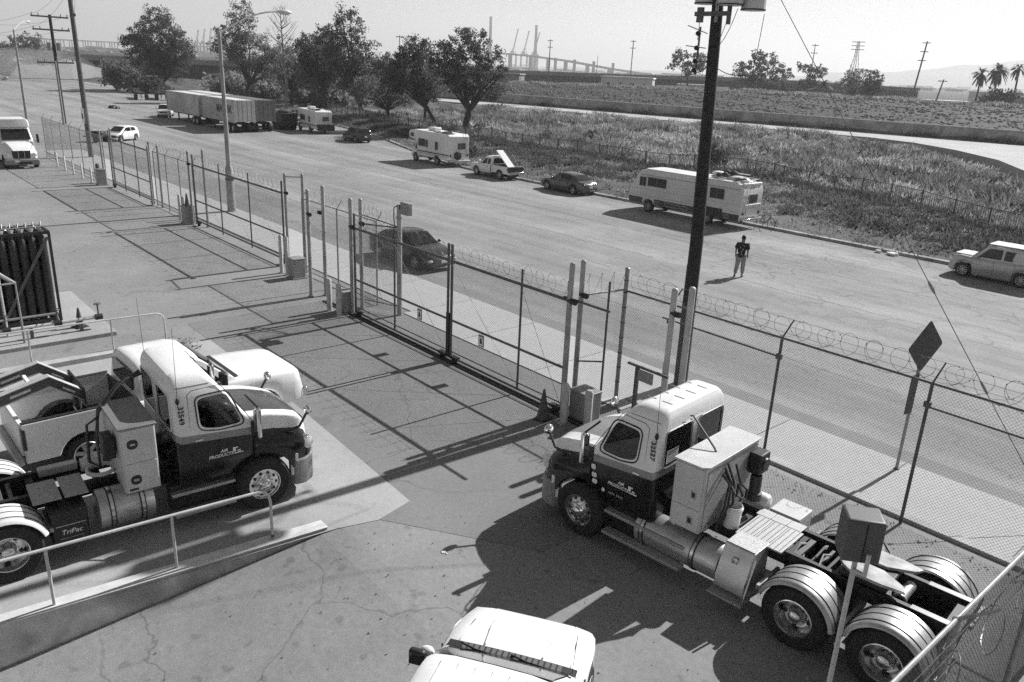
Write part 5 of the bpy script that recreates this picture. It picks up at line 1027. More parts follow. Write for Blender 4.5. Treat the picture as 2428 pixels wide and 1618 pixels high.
# bicycle leaning behind the motorhome
bk = thing('bicycle', 'bicycle leaning behind the cream motorhome', 'bicycle', (-24.35, 40.55, 0), R(-20))
for x in (-.5, .5):
    w = obj('wheel', MB().torus((x, 0, .34), .32, .018, 'y', 28, 6), rubber, bk); m = MB()
    for k in range(10): a = 2*math.pi*k/10; m.cyl((x, 0, .34), (x+.31*math.cos(a), 0, .34+.31*math.sin(a)), .003, n=3)
    obj('spokes', m, galv, w)
m = MB()
for a, b_ in (((-.5, .34), (-.05, .32)), ((-.05, .32), (-.18, .82)), ((-.5, .34), (-.16, .75)), ((-.05, .32), (.36, .72)), ((-.16, .76), (.34, .82)), ((.32, .86), (.5, .34))): m.cyl((a[0], 0, a[1]), (b_[0], 0, b_[1]), .018, n=6)
obj('frame', m, black, bk); obj('saddle', MB().ball((-.2, 0, .88), (.13, .06, .03), 10, 5), black, bk); obj('handlebar', MB().tube([(.3, -.28, .98), (.32, 0, .94), (.3, .28, .98)], .013, 5), galv, bk)

# ---------------- containers on chassis
def container(label, x0, x1, y0, y1, mat, letters=None, S=1):
    z0, z1 = 1.08, 3.45; t = thing('shipping_container', label, 'container', ((x0+x1)/2, (y0+y1)/2, 0), 0, 'container trailers'); a = (x1-x0)/2; b = (y1-y0)/2
    def corr(n, L0, w):   # corrugated profile
        pts = []; k = n
        for i in range(k): u = -L0+2*L0*i/k; d = 2*L0/k; pts += [(u+d*.1, w), (u+d*.4, w), (u+d*.5, w-.03), (u+d*.9, w-.03)]
        return pts
    sd = corr(34, a-.12, b-.01); ring = [(x, -y) for x, y in sd]+[(x, y) for x, y in sd[::-1]]
    obj('shell', MB().prism(ring, 'z', z0+.1, z1-.08), mat, t, smooth=False)
    obj('roof', MB().box(-a+.05, a-.05, -b+.03, b-.03, z1-.078, z1-.03), white2 if mat is contm else mat, t)
    for sx in (-1, 1):
        for sy in (-1, 1): obj('corner_post', MB().box(sx*a-.07, sx*a+.07, sy*b-.07, sy*b+.07, z0, z1), mat, t, bev=.01)
        obj('end_wall', MB().box(sx*a-.04, sx*a+.04, -b+.08, b-.08, z0+.1, z1-.05), mat, t)
        obj('side_rail', MB().box(-a+.07, a-.07, sx*b-.05, sx*b+.05, z1-.1, z1), mat, t); obj('side_rail', MB().box(-a+.07, a-.07, sx*b-.05, sx*b+.05, z0, z0+.12), mat, t)
    for y in (-.7, -.25, .25, .7): obj('lock_rod', MB().cyl((a+.06, y*b, z0+.1), (a+.06, y*b, z1-.1), .02, n=6), galvd, t)
    if letters: text_on(letters, 1.15, t, (.35*a, -b-.012, 2.35), (1, 0, 0), (0, 0, 1), M('faded_letters', .04, .6, var=.3, scale=3), 'lettering', bold=.02)
    c = thing('chassis_trailer', 'black chassis trailer under the '+label, 'trailer', ((x0+x1)/2, (y0+y1)/2, 0), 0, 'container chassis')
    for s in (1, -1): obj('beam', MB().box(-a, a, s*.4-.06, s*.4+.06, .85, 1.07), black, c); obj('landing_leg', MB().box(-a*.55-.07, -a*.55+.07, s*.6-.07, s*.6+.07, .03, .95), black, c)
    for x in (a-1.0, a-2.1):
        for s in (1, -1): w = obj('wheel', MB().lathe(tyre_prof(.46, .45, .26), o=(x, s*(b-.26), .46), axis='y', n=24), rubber, c); obj('rim', MB().lathe([(0, .16), (.2, .15), (.26, .21)], o=(x, s*(b-.26), .46), axis='y', n=20) if s > 0 else MB().lathe([(0, -.16), (.2, -.15), (.26, -.21)], o=(x, s*(b-.26), .46), axis='y', n=20), galvl, w)
        obj('axle', MB().cyl((x, -b+.2, .46), (x, b-.2, .46), .07, n=8), black, c)
    return t
cb = M('pale_container_paint', .34, .5, var=.08, scale=1.2, dirt=.2)
container('pale shipping container left of the lettered one', -107.2, -96.7, 35.7, 37.85, contm)
container('pale shipping container with large dark letters', -95.6, -86.4, 35.75, 37.9, contm, 'MAERSK')
container('dark shipping container beside the lettered one', -97.0, -86.9, 38.35, 40.5, contd)
container('pale shipping container hidden behind the leftmost one', -108.5, -98.2, 38.4, 40.5, contm)
for k, lb in enumerate(('nearer empty black chassis trailer by the far bushes', 'farther empty black chassis trailer by the far bushes')):
    t = thing('empty_chassis', lb, 'trailer', (-152+.7*k, 46+3.2*k, 0), R(-12), 'empty chassis trailers'); obj('beam', MB().box(-4.5, 4.5, -.5, .5, .95, 1.2), black, t, bev=.02); obj('bolster', MB().box(-4.4, -4.1, -1.1, 1.1, 1.0, 1.15), black, t); obj('bolster', MB().box(4.1, 4.4, -1.1, 1.1, 1.0, 1.15), black, t)
    for x in (2.6, 3.8):
        for s_ in (1, -1): obj('wheel', MB().lathe(tyre_prof(.5, .45, .28), o=(x, s_*.85, .5), axis='y', n=20), rubber, t)
    for s_ in (1, -1): obj('landing_leg', MB().box(-2.6, -2.45, s_*.5-.07, s_*.5+.07, .02, .95), black, t)
t = thing('dump_trailer', 'dark trailer parked between container and far camper van', 'trailer', (-90.2, 43.2, 0), R(-5))
obj('box', MB().box(-1.6, 1.6, -1, 1, .5, 1.9), black, t, bev=.05); [obj('wheel', MB().cyl((x, -1.1, .4), (x, 1.1, .4), .4, n=16), rubber, t) for x in (-.6, .5)]; obj('junk', MB().ball((.2, 0, 2.0), (1.0, .8, .35), 9, 5), M('tarp', .05, .8, var=.6, scale=6), t)
# white highway tractor at the left edge, nose toward the camera
hw_ = thing('highway_tractor', 'white highway tractor facing the camera at the left edge', 'truck', (-65.0, 11.3, 0), R(-3)); S = .92; hw_.scale = (S,)*3
m = MB(); zs = [(.9, -.15, 1.1), (1.8, -.15, 1.12), (1.95, -.25, 1.1), (2.75, -.85, 1.02), (2.95, -1.0, .98), (3.05, -1.3, .85)]; m.loft([[(x, y, z) for x, y in rrect(xf+3.2, 2*hw2, .12, (xf-3.2)/2, 0, 4)] for z, xf, hw2 in zs]); obj('cab', m, white, hw_, ang=40)
m = MB(); m.loft([[(x, y, z) for x, y in rrect(3.3+a, 2*b_, .12, (-1.3-3.3-a)/2+.0, 0, 3)] for z, a, b_ in ((2.9, 0, 1.05), (3.3, -.3, 1.0), (3.45, -.6, .9))]); obj('roof_fairing', m, white2, hw_, ang=40)
m = MB(); m.loft([[(cx, y*k, z+.01) for y in np.linspace(-1, 1, 7)] for cx, k, z in ((-.235, .95, 1.98), (-.55, .92, 2.38), (-.82, .88, 2.72))], cap=False, closed=False); o = obj('windscreen', m, glassm, hw_); o.location.x = .03
m = MB(); secs = [(-.2, 1.85, 1.0, 1.12), (.4, 1.72, .85, 1.12), (.9, 1.5, .7, 1.08), (1.15, 1.3, .6, .9)]; m.loft([[(x, y, z) for y, z in ((0, zt+.03), (w*.8, zt), (w, zt-.2), (f, 1.15), (f, .75), (-f, .75), (-f, 1.15), (-w, zt-.2), (-w*.8, zt))] for x, zt, w, f in secs]); obj('hood', m, white, hw_, ang=40)
g = obj('grille', MB().prism([(-.55, .78), (.55, .78), (.62, 1.32), (-.62, 1.32)], 'x', 1.14, 1.2), blackp, hw_, bev=.02)
for y in (-.2, .2): obj('grille_bar', MB().box(1.2, 1.215, y-.015, y+.015, .8, 1.32), alu, g)
obj('bumper', MB().box(.95, 1.3, -1.15, 1.15, .3, .72), plastic, hw_, bev=.08, seg=3); obj('bumper_mouth', MB().box(1.3, 1.306, -.3, .6, .36, .52), black, hw_); obj('number_plate', MB().box(1.3, 1.315, -.5, -.2, .5, .64), paper, hw_)
for s in (1, -1):
    obj('headlamp', MB().ball((1.0, s*.92, 1.0), (.16, .15, .11), 12, 7), lamp_glass, hw_); obj('door_mirror', MB().box(-.2, -.08, min(s*1.3, s*1.48), max(s*1.3, s*1.48), 1.75, 2.4), blackp, hw_, bev=.04); obj('mirror_arm', MB().cyl((-.15, s*1.05, 1.9), (-.15, s*1.35, 1.9), .02, n=6), black, hw_)
    obj('wheel', MB().lathe(tyre_prof(.52, .3, .29), o=(.3, s*1.0, .52), axis='y', n=28), rubber, hw_); obj('wheel', MB().lathe(tyre_prof(.52, .6, .29), o=(-4.2, s*.95, .52), axis='y', n=28), rubber, hw_)
    obj('side_window', MB().prism(round_poly([(-.55, 2.0), (-1.3, 2.0), (-1.3, 2.6), (-.85, 2.6)], .08), 'y', *sorted((s*1.04, s*1.085))), glass, hw_)
    obj('side_fairing', MB().box(-3.2, -.4, min(s*.95, s*1.1), max(s*.95, s*1.1), .4, .95), white, hw_, bev=.05)
for y in (-.75, -.2, 0, .2, .75): obj('cab_lamp', MB().ball((-.93, y, 2.93), (.05, .05, .03), 8, 5), M('tail_lamp', .06, .15), hw_)
obj('frame', MB().box(-6, 1, -.45, .45, .7, .95), black, hw_)
t = thing('parked_trailer', 'dark box trailer end at the left edge behind the white tractor', 'trailer', (-103.2, 15.0, 0), R(0)); obj('box', MB().box(-6, 1.2, -1.3, 1.2, 1.0, 3.75), contd, t, bev=.03); obj('frame', MB().box(-6, 1.2, -.5, .5, .7, 1), black, t); [obj('wheel', MB().cyl((x, -1.2, .5), (x, 1.2, .5), .5, n=18), rubber, t) for x in (-.4, -1.6)]
t = thing('utility_trailer', 'small flat trailer frame behind the white hatchback', 'trailer', (-80.6, 20.6, 0), R(50)); obj('frame', MB().tube([(-1.2, -.6, .5), (.9, -.6, .5), (1.8, 0, .5), (.9, .6, .5), (-1.2, .6, .5), (-1.2, -.6, .5)], .05, 6), black, t); obj('engine', MB().box(-.8, .4, -.5, .5, .45, .95), black, t, bev=.08); [obj('wheel', MB().cyl((0, s*.75-.08, .3), (0, s*.75+.08, .3), .3, n=16), rubber, t) for s in (1, -1)]
for (x, y, r, lb) in ((-126.5, 34.7, .8, 'dark heap of rubbish on the dusty shoulder far left'), (-225, 37, 2.0, 'far parked pale car at the left edge of the road')):
    if r < 1:
        m = MB(); [m.ball((random.uniform(-.9, .9), random.uniform(-.4, .4), .1), (random.uniform(.2, .5), .3, random.uniform(.15, .4)), 7, 4) for _ in range(9)]; t = thing('rubbish_heap', lb, 'rubbish', (x, y, 0)); obj('heap', m, black, t)
    else: car(lb, 'car', (x, y), 100, paint=silver, **SED)
# ================================================================== POLES, SIGNS, RACK, PERSON
def curve_pts(a, b, sag, n=14):
    a, b = Vector(a), Vector(b); return [a.lerp(b, i/n)-Vector((0, 0, sag*4*(i/n)*(1-i/n))) for i in range(n+1)]
t = thing('utility_pole', 'dark wooden utility pole carrying transformers in front of the motorhome', 'utility pole', (-12.15, 17.1, 0))
m = MB(); m.tube([(0, 0, -.2), (-.02, 0, 4), (-.2, 0, 9), (-.36, 0, 13.3)], [.185, .17, .14, .115], 18); obj('pole', m, wood, t)
for (dx, dy, z0, r, s) in ((-.32, .0, 9.72, .27, 1), (.5, -.18, 9.66, .29, 1), (.78, .35, 9.58, .28, 1)):
    m = MB(); m.lathe([(0, z0), (r*.92, z0), (r, z0+.03), (r, z0+.95), (r*1.06, z0+.97), (r*1.06, z0+1.02), (r*.8, z0+1.1), (0, z0+1.12)], o=(dx-.25, dy, 0), n=24); c = obj('transformer', m, M('transformer_grey', .5, .5, var=.1), t)
    obj('bushing', MB().cyl((dx-.25, dy, z0+1.1), (dx-.25, dy, z0+1.4), .05, n=10), polem, c); obj('base_rim', MB().lathe([(r*1.01, z0), (r*1.04, z0), (r*1.04, z0+.03), (r*1.01, z0+.03)], o=(dx-.25, dy, 0), n=24), black, c)
text_on('15', .2, t, (-.57, -.29, 10.02), (1, 0, 0), (0, 0, 1), ink, 'lettering')
obj('crossbeam', MB().box(-.72, .28, -.22, -.12, 9.44, 9.54), galvd, t, bev=.01); obj('hanger', MB().box(.2, .26, -.2, -.1, 9.25, 9.68), galvd, t); obj('hanger', MB().box(-.66, -.52, -.2, -.1, 9.3, 9.64), galvd, t)
obj('riser', MB().cyl((-.12, -.16, 9.3), (-.14, -.16, 11), .04, n=8), galv, t)
m = MB(); m.tube([(-.52, -.18, 8.1), (-.52, -.18, 9.2)], .025, 6); obj('insulator_rack', m, galvd, t)
for z in (8.2, 8.42, 8.72, 9.05): obj('insulator', MB().ball((-.55, -.2, z), (.07, .07, .06), 8, 6), black, t); obj('insulator_pin', MB().cyl((-.35, -.1, z), (-.85, -.25, z+.4*(z-8.6)), .012, n=5), galvd, t)
for (a, b, sg) in (((.3, -.2, 9.6), (-.1, -.15, 8.65), .12), ((.42, -.1, 9.6), (-.1, -.1, 8.75), .2), ((.85, .35, 9.5), (.7, .4, 8.1), .12), ((-.7, 0, 9.6), (-.55, -.2, 8.9), .05), ((-.1, -.1, 8.35), (.6, .3, 8.15), .1)):
    obj('drop_cable', MB().tube(curve_pts(a, b, sg), .009, 4), black, t)
obj('ground_rod', MB().cyl((-.16, -.1, 1.7), (-.12, -.14, 3.4), .012, n=5), galvd, t)
t = thing('guy_wire', 'guy wire with insulators running down right from the utility pole', 'guy wire')
A = Vector((-12.55, 17.1, 12.1)); B = Vector((-2.9, 17.0, 0)); obj('wire', MB().cyl(A, B, .009, n=5), galvd, t)
for k, r in ((.655, .035), (.80, .03)): p = A.lerp(B, k); d = (B-A).normalized(); obj('strain_insulator', MB().tube([p-d*.14, p-d*.05, p+d*.05, p+d*.14], [.02, r, r, .02], 8), galv, t)
obj('anchor', MB().cyl(B, B+Vector((0, 0, .12)), .05, n=8), galvd, t)
# diamond road sign seen from behind
t = thing('road_sign', 'diamond road sign seen from behind beyond the right fence', 'road sign', (-6.13, 17.05, 0), R(-12))
m = MB().cyl((0, 0, 0), (.0, 0, 3.2), .035, n=8); obj('post', m, galv, t); dp = round_poly([(0, -.58), (.58, 0), (0, .58), (-.58, 0)], .07)
obj('plate', MB().prism([(y, z+2.93) for y, z in dp], 'x', .036, .042), signback, t, bev=.001); obj('bolt', MB().ball((-.0, 0, 3.05), (.045, .045, .06), 8, 5), black, t)
obj('lower_plate', MB().box(.036, .041, -.24, .02, 1.4, 2.3), signback, t, bev=.001); obj('sticker', MB().box(.03, .0355, -.2, -.08, 1.45, 1.85), galvd, t); obj('foot', MB().cyl((0, 0, .031), (0, 0, .06), .06, n=10), galvd, t)
# street light with curved arm
def street_light(label, x, y, h, arm, r=.13, mat=None, sleeve=True, base=None):
    t = thing('street_light', label, 'street light', (x, y, 0)); mt = mat or polem
    obj('pole', MB().tube([(0, 0, -.1), (0, 0, h)], [r, r*.55], 12), mt, t)
    if sleeve: obj('sleeve', MB().tube([(0, 0, 0), (0, 0, 2.3), (0, 0, 2.45)], [r*1.5, r*1.35, r*1.0], 12), mt, t); obj('band', MB().cyl((0, 0, 1.7), (0, 0, 1.82), r*1.55, n=12), blackp, t)
    ax, ay, az = arm; pts = [Vector((0, 0, h-.05))+Vector((ax*u, ay*u, az*math.sin(u*math.pi/2))) for u in np.linspace(0, 1, 10)]
    obj('arm', MB().tube(pts, .045, 8), galvl, t); e = pts[-1]; d = Vector((ax, ay, 0)).normalized()
    obj('lamp_head', MB().tube([e-d*.1, e+d*.1, e+d*.45, e+d*.7], [.05, .13, .15, .04], 10), galvl, t)
    return t
street_light('tall concrete street light with a curved arm over the street', -42.4, 17.0, 9.1, (0.0, 3.3, 1.25), r=.15)
street_light('far street light standing next to the crossarm pole', -99.6, 22.0, 6.6, (2.5, 3.2, 1.2), r=.13, sleeve=False)
street_light('far left street light at the edge of the frame', -107.5, 20.0, 9.6, (-2.0, 1.8, 1.0), r=.16, sleeve=False)
t = thing('wooden_pole', 'bare wooden pole with a small white notice left of the hatchback', 'pole', (-69.2, 16.9, 0)); obj('pole', MB().tube([(0, 0, -.2), (-.5, 0, 14)], [.2, .15], 14), woodl, t)
o = obj('notice', MB().box(-.35, .35, -.26, -.24, 2.6, 3.7), white, t, bev=.01); obj('notice_mark', MB().box(-.18, .16, -.268, -.261, 2.9, 3.3), ink, o); obj('peg', MB().box(.1, .45, -.05, .05, 10.2, 10.4), woodl, t)
t = thing('crossarm_pole', 'dark wooden pole with two crossarms on the far left', 'utility pole', (-101, 22.4, 0)); obj('pole', MB().tube([(0, 0, -.2), (-.25, 0, 11.2)], [.2, .15], 12), wood, t)
for z in (10.9, 9.6, 6.3): obj('crossarm', MB().box(-.2, -.06, -2.0, 2.0, z, z+.16), wood, t, T=Matrix.Rotation(R(18), 4, 'Z')); [obj('insulator', MB().cyl((-.13, yy, z+.16), (-.13, yy, z+.4), .05, n=6), woodl, t, T=Matrix.Rotation(R(18), 4, 'Z')) for yy in (-1.9, -1.2, 1.2, 1.9)]
for yy in (-.45, .5): obj('transformer', MB().cyl((-.1, yy, 7.6), (-.1, yy, 8.4), .26, n=14), galv, t)
for k, (z, sy) in enumerate(((11.2, 1.9), (11.2, -1.9), (9.9, 1.9), (9.9, -1.9))):
    w = thing('power_line', ['upper right', 'upper left', 'lower right', 'lower left'][k]+' power line running off the crossarm pole', 'power line'); obj('wire', MB().tube(curve_pts((-101, 22.4+sy, z), (-69.5, 17.2+sy*.1, 13.4-.4*k), .6), .012, 4), black, w); obj('far_wire', MB().tube(curve_pts((-101, 22.4+sy, z), (-150, 21+sy, z), .8), .012, 4), black, w)
# box lamp on thin pole near the camera
t = thing('box_lamp', 'dark square box lamp on a thin pole in front of the right tractor', 'lamp', (-2.74, 7.1, 0), R(38))
obj('pole', MB().cyl((0, 0, 0), (0, 0, 3.72), .026, n=12), galvl, t); obj('housing', MB().box(-.19, .17, -.17, .15, 3.72, 4.18), M('lamp_housing', .075, .5, var=.08), t, bev=.03, seg=3); obj('housing_seam', MB().box(-.005, .005, -.176, -.171, 3.74, 4.16), MATS['seam'], t); obj('bracket', MB().tube([(0, -.02, 3.55), (.05, -.2, 3.62), (.05, -.2, 3.85)], .022, 8), galvl, t); obj('knuckle', MB().ball((0, 0, 3.7), (.06, .06, .05), 10, 6), black, t)

# ---------------- gas cylinder rack
t = thing('cylinder_rack', 'tall dark rack of gas cylinders at the left edge', 'gas cylinder rack', (-27.1, 4.1, .12)); H = 2.72
cyl_me = None
m = MB(); m.lathe([(0, .12), (.11, .12), (.118, .16), (.118, H-.3), (.1, H-.16), (.05, H-.06), (.035, H-.02), (.035, H+.02), (0, H+.02)], n=14); cyl_me = mesh_of('gas_cylinder', m, cylm)
m = MB(); m.cyl((0, 0, H), (0, 0, H+.1), .022, n=8); m.cyl((-.05, 0, H+.06), (.06, 0, H+.06), .016, n=6); m.cyl((0, 0, H+.1), (0, 0, H+.14), .035, n=8); val_me = mesh_of('valve', m, brass)
for i in range(4):
    for j in range(7):
        c = obj('gas_cylinder', cyl_me, None, t, loc=(-.38+i*.255, -.79+j*.262, 0)); obj('valve', val_me, None, c).rotation_euler = (0, 0, random.uniform(0, 6))
for x in (-.54, .54):
    for y in (-.96, .96): obj('frame_post', MB().box(x-.035, x+.035, y-.035, y+.035, 0, H+.06), cylm, t, bev=.005)
for z in (.04, H-.02):
    for x in (-.54, .54): obj('frame_bar', MB().box(x-.03, x+.03, -.92, .92, z, z+.09), cylm, t)
    for y in (-.96, .96): obj('frame_bar', MB().box(-.5, .5, y-.03, y+.03, z, z+.09), cylm, t)
obj('brace', MB().loft([[(.585, y-.05, z), (.585, y+.05, z), (.6, y+.05, z), (.6, y-.05, z)] for y, z in ((-.55, .15), (.9, H-.1))]), galvd, t)
obj('manifold', MB().tube([(.45, -.9, H+.2), (.45, .9, H+.2)], .02, 6), galv, t); [obj('pigtail', MB().tube([(.45, y, H+.2), (.3, y+.03, H+.32), (.1, y, H+.1)], .01, 5), brass, t) for y in np.linspace(-.8, .8, 9)]
t = thing('pipe_manifold', 'low pipe run with valves in front of the cylinder rack', 'pipes', (-25.2, 3.6, .12))
obj('pipe', MB().tube([(0, -2.4, .35), (0, 2.3, .35)], .05, 10), galvl, t); obj('pipe', MB().tube([(-.5, -2.4, .5), (-.5, 1.2, .5), (-.5, 1.25, .1)], .035, 8), galv, t)
for y in (-.9, -.2, 1.1, 2.2): v = obj('valve', MB().cyl((0, y-.1, .35), (0, y+.1, .35), .09, n=12), black, t); obj('stem', MB().cyl((0, y, .35), (0, y, .75), .025, n=8), galvd, v); obj('hand_wheel', MB().torus((0, y, .75), .09, .014, 'z', 16, 5), black, v)
for y in (-1.8, .4, 1.7): obj('support', MB().box(-.06, .06, y-.04, y+.04, 0, .3), galvd, t)
for y in (-1.5, -1.1, -.6): obj('regulator', MB().ball((-.45, y, .75), (.12, .1, .16), 9, 6), black, t)
t = thing('pipe_guard', 'pale square pipe guard frame before the cylinder rack', 'guard rail', (-24.9, 3.2, .12))
obj('frame', MB().tube([(0, .55, 0), (0, .55, 1.75), (-.02, -1.5, 1.7)], .035, 8), galv, t); obj('frame', MB().tube([(-.9, .3, 0), (-.9, .3, 1.9), (-.0, .55, 1.75)], .035, 8), galvl, t); obj('frame', MB().tube([(-1.1, .1, 1.95), (-.1, .48, 1.76)], .03, 8), galv, t)
t = thing('weed_tuft', 'dark weed growing at the end of the far pipe railing', 'weed', (-22.3, 7.2, 0)); m = MB()
for _ in range(160): a = random.uniform(0, 6.28); r = random.uniform(.02, .45); x, y = r*math.cos(a)*1.5, r*math.sin(a); s = random.uniform(.04, .1); z = random.uniform(0, .22); m.add([(x, y, z), (x+s, y+s*.4, z+.05), (x+.2*s, y+s, z+.07)], [(0, 1, 2)])
obj('leaves', m, foliage_d, t)

# ---------------- person walking away across the street
def skin_mesh(name, verts, edges, radii, mat, parent, root=0, sub=2):
    me = bpy.data.meshes.new(name); me.from_pydata(verts, edges, []); o = bpy.data.objects.new(name, me); COL.objects.link(o)
    s = o.modifiers.new('skin', 'SKIN'); s.use_smooth_shade = True
    for i, r in enumerate(radii): v = me.skin_vertices[0].data[i]; v.radius = r if isinstance(r, tuple) else (r, r); v.use_root = (i == root)
    b = o.modifiers.new('sub', 'SUBSURF'); b.levels = sub; b.render_levels = sub
    dg = bpy.context.evaluated_depsgraph_get(); dg.update(); me2 = bpy.data.meshes.new_from_object(o.evaluated_get(dg)); bpy.data.objects.remove(o)
    me2.materials.clear(); me2.materials.append(mat); me2.polygons.foreach_set('use_smooth', [True]*len(me2.polygons)); return obj(name, me2, None, parent)
pt = thing('person', 'person in black shirt and pale trousers walking away across the street', 'person', (-18.5, 29.3, 0), R(112))   # local x = facing
J = dict(pel=(0, 0, .93), sp=(.0, 0, 1.15), ch=(.0, 0, 1.36), nk=(.0, 0, 1.5), hd=(.03, 0, 1.62), hd2=(.03, 0, 1.72), ls=(0, .19, 1.42), le=(-.02, .25, 1.15), lw=(.06, .25, .92), lh=(.08, .245, .84), rs=(0, -.19, 1.42), re=(-.04, -.25, 1.15), rw=(.04, -.25, .92), rh=(.07, -.245, .84),
         lhip=(0, .1, .88), lk=(.02, .13, .5), la=(-.14, .15, .12), lt=(-.02, .17, .05), rhip=(0, -.1, .88), rk=(.07, -.11, .48), ra=(.08, -.11, .09), rt=(.22, -.12, .035))
K = list(J); ix = {k: i for i, k in enumerate(K)}
E_ = [('pel', 'sp'), ('sp', 'ch'), ('ch', 'nk'), ('nk', 'hd'), ('hd', 'hd2'), ('ch', 'ls'), ('ls', 'le'), ('le', 'lw'), ('lw', 'lh'), ('ch', 'rs'), ('rs', 're'), ('re', 'rw'), ('rw', 'rh'), ('pel', 'lhip'), ('lhip', 'lk'), ('lk', 'la'), ('la', 'lt'), ('pel', 'rhip'), ('rhip', 'rk'), ('rk', 'ra'), ('ra', 'rt')]
rad = dict(pel=.13, sp=.125, ch=.14, nk=.058, hd=.088, hd2=.075, ls=.06, le=.042, lw=.03, lh=.036, rs=.06, re=.042, rw=.03, rh=.036, lhip=.085, lk=.058, la=.038, lt=.035, rhip=.085, rk=.058, ra=.038, rt=.035)
bodyo = skin_mesh('body', [J[k] for k in K], [(ix[a], ix[b]) for a, b in E_], [rad[k] for k in K], skin, pt)
for s, w in ((1, 'l'), (-1, 'r')):
    h = Vector(J[w+'h']); m = MB()
    for k, (dx, L_) in enumerate(((.03, .07), (.012, .08), (-.008, .075), (-.026, .06))): m.tube([h+Vector((dx, 0, -.01)), h+Vector((dx+.004, s*-.004, -.045)), h+Vector((dx+.012, s*-.012, -.045-L_*.5))], [.009, .0085, .006], 6)
    m.tube([h+Vector((.035, 0, .03)), h+Vector((.055, 0, -.005)), h+Vector((.055, -s*.004, -.035))], [.01, .009, .007], 6); obj('fingers', m, skin, pt)
def sub_skin(name, ks, es, rr, mat): i2 = {k: i for i, k in enumerate(ks)}; return skin_mesh(name, [J[k] if k in J else EX[k] for k in ks], [(i2[a], i2[b]) for a, b in es], [rr[k] for k in ks], mat, pt)
EX = dict(hem=(-.01, 0, .84), lsl=(-.01, .255, 1.2), rsl=(-.02, -.255, 1.2), nk2=(0, 0, 1.47), lcf=(-.12, .148, .15), rcf=(.08, -.11, .12))
sub_skin('shirt', ['hem', 'pel', 'sp', 'ch', 'nk2', 'ls', 'lsl', 'rs', 'rsl'], [('hem', 'pel'), ('pel', 'sp'), ('sp', 'ch'), ('ch', 'nk2'), ('ch', 'ls'), ('ls', 'lsl'), ('ch', 'rs'), ('rs', 'rsl')], dict(hem=(.16, .23), pel=(.16, .225), sp=(.155, .215), ch=(.16, .22), nk2=.075, ls=.1, lsl=.095, rs=.1, rsl=.095), cloth)
sub_skin('trousers', ['pel', 'lhip', 'lk', 'lcf', 'rhip', 'rk', 'rcf'], [('pel', 'lhip'), ('lhip', 'lk'), ('lk', 'lcf'), ('pel', 'rhip'), ('rhip', 'rk'), ('rk', 'rcf')], dict(pel=.16, lhip=.13, lk=.098, lcf=.085, rhip=.13, rk=.098, rcf=.085), pants)
for s, (a, b) in enumerate((('la', 'lt'), ('ra', 'rt'))): A_, B_ = Vector(J[a]), Vector(J[b]); obj('shoe', MB().tube([A_+Vector((-.08, 0, -.06)), A_+Vector((-.03, 0, -.045)), (A_+B_)/2+Vector((0, 0, -.03)), B_+Vector((.02, 0, -.005)), B_+Vector((.06, 0, -.01))], [.035, .05, .05, .042, .02], 10), shoem, pt)
obj('hair', MB().ball((.015, 0, 1.71), (.105, .09, .11), 14, 9), hairm, pt)
for s in (1, -1): obj('ear', MB().ball((.03, s*.086, 1.66), (.02, .012, .03), 8, 5), skin, pt); obj('eye', MB().ball((.118, s*.032, 1.665), (.008, .012, .008), 6, 4), ink, pt)
obj('nose', MB().ball((.13, 0, 1.64), (.02, .014, .022), 8, 5), skin, pt); obj('mouth', MB().ball((.118, 0, 1.595), (.008, .024, .006), 8, 4), shoem, pt)
bp_ = obj('backpack', MB().ball((-.2, -.02, 1.2), (.1, .17, .24), 12, 9), cloth, pt); obj('pack_strap', MB().tube([(-.3, -.1, 1.3), (-.31, -.02, 1.12), (-.25, -.08, 1.02)], .012, 5), M('pale_strap', .35), bp_); obj('pack_strap', MB().tube([(-.28, .05, 1.36), (-.29, .0, 1.3)], .014, 5), MATS['pale_strap'], bp_)
# scraps on the ground
for (x, y, lb) in ((-17.2, 40.3, 'crumpled white litter at the far kerb'), (-9.6, 7.2, 'small white scrap of paper on the foreground asphalt')):
    t = thing('litter', lb, 'litter', (x, y, 0)); m = MB(); s = .5 if y > 30 else .06
    for _ in range(7): a, b = random.uniform(-s, s), random.uniform(-s*.5, s*.5); m.ball((a, b, s*.15), (s*.4, s*.25, s*.15), 6, 4)
    obj('scrap', m, paper, t)
